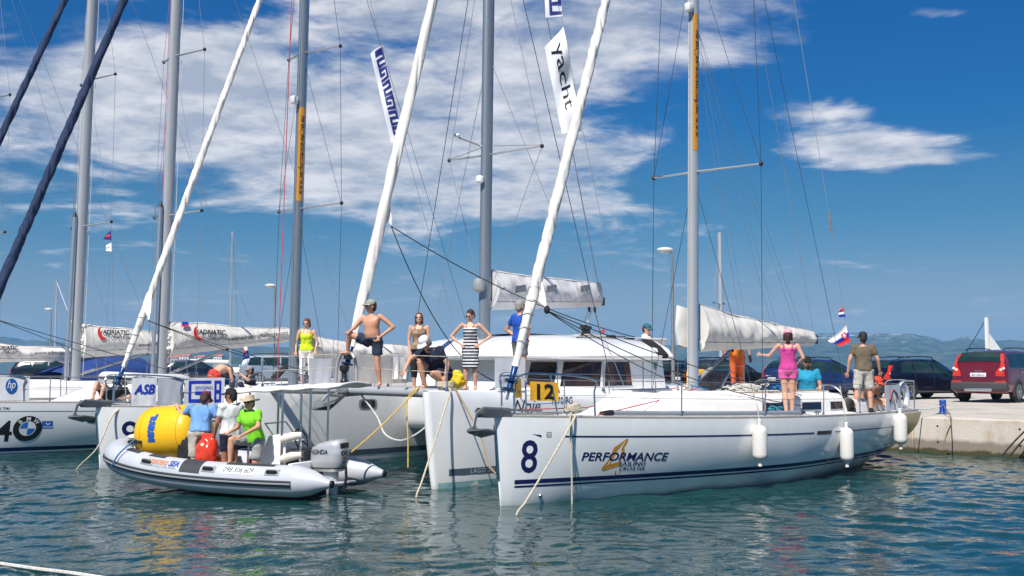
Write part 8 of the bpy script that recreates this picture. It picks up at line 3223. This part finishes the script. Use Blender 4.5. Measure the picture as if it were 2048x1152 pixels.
# man in blue behind the rolled sail
p = cr.world(2.62, -CSP + 0.05, CZ + 0.02)
person('man in bright blue shirt and grey shorts partly hidden behind the white rolled sail', p, (0.75, 0.45), 1.68, SKIN1, {**AKIMBO_L, **AKIMBO_R},
       top=('tshirt', cloth('royal', (0.012, 0.075, 0.42))), bottom=('shorts', cloth('grey_shorts', (0.14, 0.14, 0.145))), hair=HAIRG, look=0.0)
# man with teal cap in the catamaran cockpit
p = cr.world(9.0, -1.15, 1.42)
person('man in teal cap and white shirt in the catamaran cockpit', p, (0.9, -0.35), 1.70, SKIN2, dict(elR=(.34, .16, 1.16), wrR=(.16, .36, 1.22)),
       top=('tshirt', WHITEC), bottom=('shorts', NAVYC), hair=HAIRB, hat=('cap', cloth('teal_cap', (0.02, 0.12, 0.16))), look=0.3, pitch=0.3)
# man in orange overalls
p = cr.world(11.2, -CSP, 1.47)
person('man in orange shirt and overalls with black gloves below the boom', p, (-0.1, 1), 1.68, SKIN1, dict(elL=(-.30, -.02, 1.16), wrL=(-.34, .0, .90), elR=(.30, -.02, 1.16), wrR=(.34, .0, .90)),
       top=('tshirt', cloth('orange', (0.72, 0.17, 0.012))), bottom=('trousers', cloth('orange_red', (0.58, 0.10, 0.02))), hair=HAIRB, gloves=BLACKPL, shoes=BLACKPL)
# woman in pink
p = y8.world(6.42, -1.50, y8.zd(6.42 / 12.2) + 0.02)
person('woman in pink top, shorts and cap holding the shroud, seen from behind', p, (0.25, 0.97), 1.60, SKIN2,
       dict(shL=(-.19, .02, 1.43), elL=(-.38, .08, 1.22), wrL=(-.55, .20, 1.24), elR=(.30, -.02, 1.17), wrR=(.16, .14, 1.03), knL=(-.08, .02, .49), knR=(.07, .03, .49), anL=(-.06, -.06, .085), anR=(.06, .02, .085), toL=(-.08, .10, .03), toR=(.10, .17, .03)),
       top=('vest', cloth('magenta', (0.50, 0.045, 0.24))), bottom=('short_shorts', cloth('pink', (0.66, 0.12, 0.33))), hair=HAIRB, hat=('cap', cloth('pink_cap', (0.78, 0.30, 0.38))), female=True, hairlen=0.03, shoes=WHITEC)
# bearded man in turquoise
p = y8.world(9.62, -0.22, 1.02)
SIT = dict(pel=(0, -.05, .46), che=(0, -.03, .80), nec=(0, -.02, .99), head=(0, .0, 1.145), shL=(-.19, -.02, .945), shR=(.19, -.02, .945), elL=(-.26, .0, .66), wrL=(-.24, .12, .46), elR=(.26, .0, .66), wrR=(.25, .14, .45),
           hiL=(-.10, -.03, .44), hiR=(.10, -.03, .44), knL=(-.15, .40, .48), knR=(.15, .40, .48), anL=(-.14, .40, .09), anR=(.14, .40, .09), toL=(-.15, .56, .03), toR=(.15, .56, .03))
person('bearded man in turquoise polo shirt and black cap sitting in the cockpit', p, (-0.25, -1), 1.78, SKIN1, SIT,
       top=('polo', cloth('turquoise', (0.012, 0.26, 0.42))), bottom=('shorts', NAVYC), hair=HAIRK, hat=('cap', BLACKC), beard=HAIRK, look=-0.2)
# man in brown
p = y8.world(9.62, -1.50, y8.zd(0.79) + 0.02)
person('man in brown t-shirt and beige shorts standing on the stern, back turned', p, (0.1, 1), 1.66, SKIN1,
       dict(elL=(-.30, -.03, 1.15), wrL=(-.33, .05, .88), elR=(.30, -.03, 1.15), wrR=(.35, .05, .90), knL=(-.15, .02, .49), knR=(.13, .04, .49), anL=(-.19, -.04, .085), anR=(.14, .0, .085), toL=(-.25, .09, .03), toR=(.18, .14, .03)),
       top=('tshirt', cloth('taupe', (0.135, 0.105, 0.072))), bottom=('long_shorts', cloth('beige', (0.46, 0.44, 0.39))), hair=HAIRK, hat=('cap', cloth('navy_cap', (0.012, 0.02, 0.045))), shoes=BLACKC, glasses=False, pitch=0.15)
# man with red cap sitting
p = y8.world(10.62, -1.02, 1.16)
person('shirtless man in red cap bent forward in the stern cockpit', p, (0.75, -0.65), 1.72, SKIN1,
       dict(SIT, pel=(0, -.05, .10), che=(0, .10, .38), nec=(0, .22, .52), head=(0, .33, .60), shL=(-.19, .16, .50), shR=(.19, .16, .50), elL=(-.25, .28, .28), wrL=(-.16, .42, .18), elR=(.25, .28, .28), wrR=(.16, .42, .18),
            hiL=(-.10, -.03, .09), hiR=(.10, -.03, .09), knL=(-.15, .38, .22), knR=(.15, .38, .22), anL=(-.14, .62, .09), anR=(.14, .62, .09), toL=(-.15, .74, .08), toR=(.15, .74, .08)),
       bottom=('shorts', NAVYC), hair=HAIRB, hat=('cap', cloth('red_cap', (0.62, 0.06, 0.02))), pitch=0.4)

# ---- crew of the inflatable
p = rib_w(2.80, 0.30, 0.11)
person('man in light blue polo and maroon cap leaning against the yellow buoy', p, (-0.35, 0.94), 1.68, SKIN2,
       dict(pel=(0, -.02, .92), che=(.03, .10, 1.22), nec=(.06, .15, 1.38), head=(.10, .19, 1.50), shL=(-.15, .15, 1.36), shR=(.24, .10, 1.34), elL=(-.30, .28, 1.20), wrL=(-.36, .34, 1.32), elR=(.34, .02, 1.08), wrR=(.44, .0, .85)),
       top=('polo', cloth('light_blue', (0.15, 0.32, 0.62))), bottom=('trousers', cloth('khaki_pale', (0.48, 0.45, 0.38))), hair=HAIRB, hat=('cap', cloth('maroon', (0.20, 0.012, 0.045))), look=0.5, pitch=0.5, shoes=BLACKC, glasses=False)
p = rib_w(2.18, 0.30, 0.10)
person('man in white shirt, black cap and navy shorts standing in the inflatable', p, (-0.75, 0.66), 1.64, SKIN3,
       dict(elL=(-.24, .06, 1.14), wrL=(-.20, .20, .92), elR=(.24, .05, 1.14), wrR=(.20, .20, .92)),
       top=('polo', WHITEC), bottom=('shorts', cloth('ink', (0.008, 0.011, 0.028))), hair=HAIRK, hat=('cap', BLACKC), look=-0.5, glasses=False)
p = rib_w(1.66, 0.40, 0.11)
person('man in bright green polo and straw hat with one foot on the inflatable tube', p, (-0.62, -0.78), 1.62, SKIN1,
       dict(pel=(0, -.05, .86), che=(0, .04, 1.18), nec=(0, .06, 1.37), head=(0, .10, 1.52), shL=(-.19, .05, 1.33), shR=(.19, .06, 1.32), elL=(-.30, .12, 1.10), wrL=(-.08, .32, .94), elR=(.30, .12, 1.06), wrR=(.24, .36, .98),
            hiL=(-.10, -.05, .83), hiR=(.10, -.04, .83), knR=(.16, .36, .86), anR=(.16, .38, .46), toR=(.18, .54, .42), knL=(-.12, .04, .46), anL=(-.14, -.08, .085), toL=(-.18, .06, .03)),
       top=('polo', cloth('green', (0.20, 0.66, 0.02))), bottom=('long_shorts', cloth('grey_cargo', (0.30, 0.30, 0.29))), hair=HAIRB, hat=('hat', cloth('straw', (0.52, 0.42, 0.30))), look=-0.35, shoes=cloth('sandal', (0.20, 0.14, 0.09)))

# ---- people in the cockpits of the yachts on the left
p = y4.world(6.62, -1.05, y4.zd(0.5) + 0.05)
BEND = dict(pel=(0, -.10, .66), che=(0, .16, .82), nec=(0, .34, .80), head=(0, .46, .74), shL=(-.19, .28, .80), shR=(.19, .28, .80), elL=(-.22, .34, .52), wrL=(-.18, .40, .30), elR=(.22, .34, .52), wrR=(.18, .40, .30),
            hiL=(-.10, -.08, .64), hiR=(.10, -.08, .64), knL=(-.12, .06, .38), knR=(.12, .06, .38), anL=(-.12, -.08, .085), anR=(.12, -.08, .085), toL=(-.14, .08, .03), toR=(.14, .08, .03))
person('shirtless person in red shorts bending over on the left yacht', p, (0.6, 0.8), 1.75, SKIN2, BEND, bottom=('shorts', cloth('red', (0.55, 0.04, 0.03))), hair=HAIRB, glasses=False)
p = y4.world(7.1, -0.90, y4.zd(0.5) + 0.05)
SQ = {k: (v[0], v[1], v[2] - 0.36) if k[:2] not in ('an', 'to', 'kn') else ((v[0], v[1] - .05, .40) if k[:2] == 'kn' else v) for k, v in SIT.items()}
person('person in blue jacket seated beside the one in red shorts', p, (0.8, -0.5), 1.7, SKIN2, SQ, top=('shirt', cloth('sky_jacket', (0.02, 0.15, 0.42))), bottom=('trousers', NAVYC), hair=HAIRB, glasses=False, pitch=0.3)
p = y4.world(7.75, -0.95, y4.zd(0.58) + 0.05)
person('person in dark shirt with raised arm seated left of the grey mast', p, (-0.8, -0.5), 1.7, SKIN2, dict(SQ, elL=(-.30, .14, .52), wrL=(-.10, .26, .66)), top=('tshirt', NAVYC), bottom=('shorts', BLACKC), hair=HAIRK, hat=('cap', cloth('grey_cap', (0.25, 0.25, 0.26))), glasses=True)
p = y4.world(3.55, -0.95, y4.zd(0.27) + 0.05)
person('person in black lying back on the foredeck right of the hp banner', p, (-0.3, -0.95), 1.65, SKIN2, dict(SQ, pel=(0, -.05, .12), che=(0, -.33, .22), nec=(0, -.5, .30), head=(0, -.62, .38), shL=(-.19, -.46, .28), shR=(.19, -.46, .28), elL=(-.3, -.5, .08), wrL=(-.25, -.3, .05), elR=(.28, -.3, .2), wrR=(.2, -.1, .3), hiL=(-.1, 0, .12), hiR=(.1, 0, .12), knL=(-.12, .3, .42), knR=(.12, .3, .46), anL=(-.12, .45, .09), anR=(.12, .45, .09), toL=(-.12, .6, .04), toR=(.12, .6, .04)), top=('tshirt', BLACKC), bottom=('shorts', BLACKC), hair=HAIRK, glasses=False, pitch=0.5)
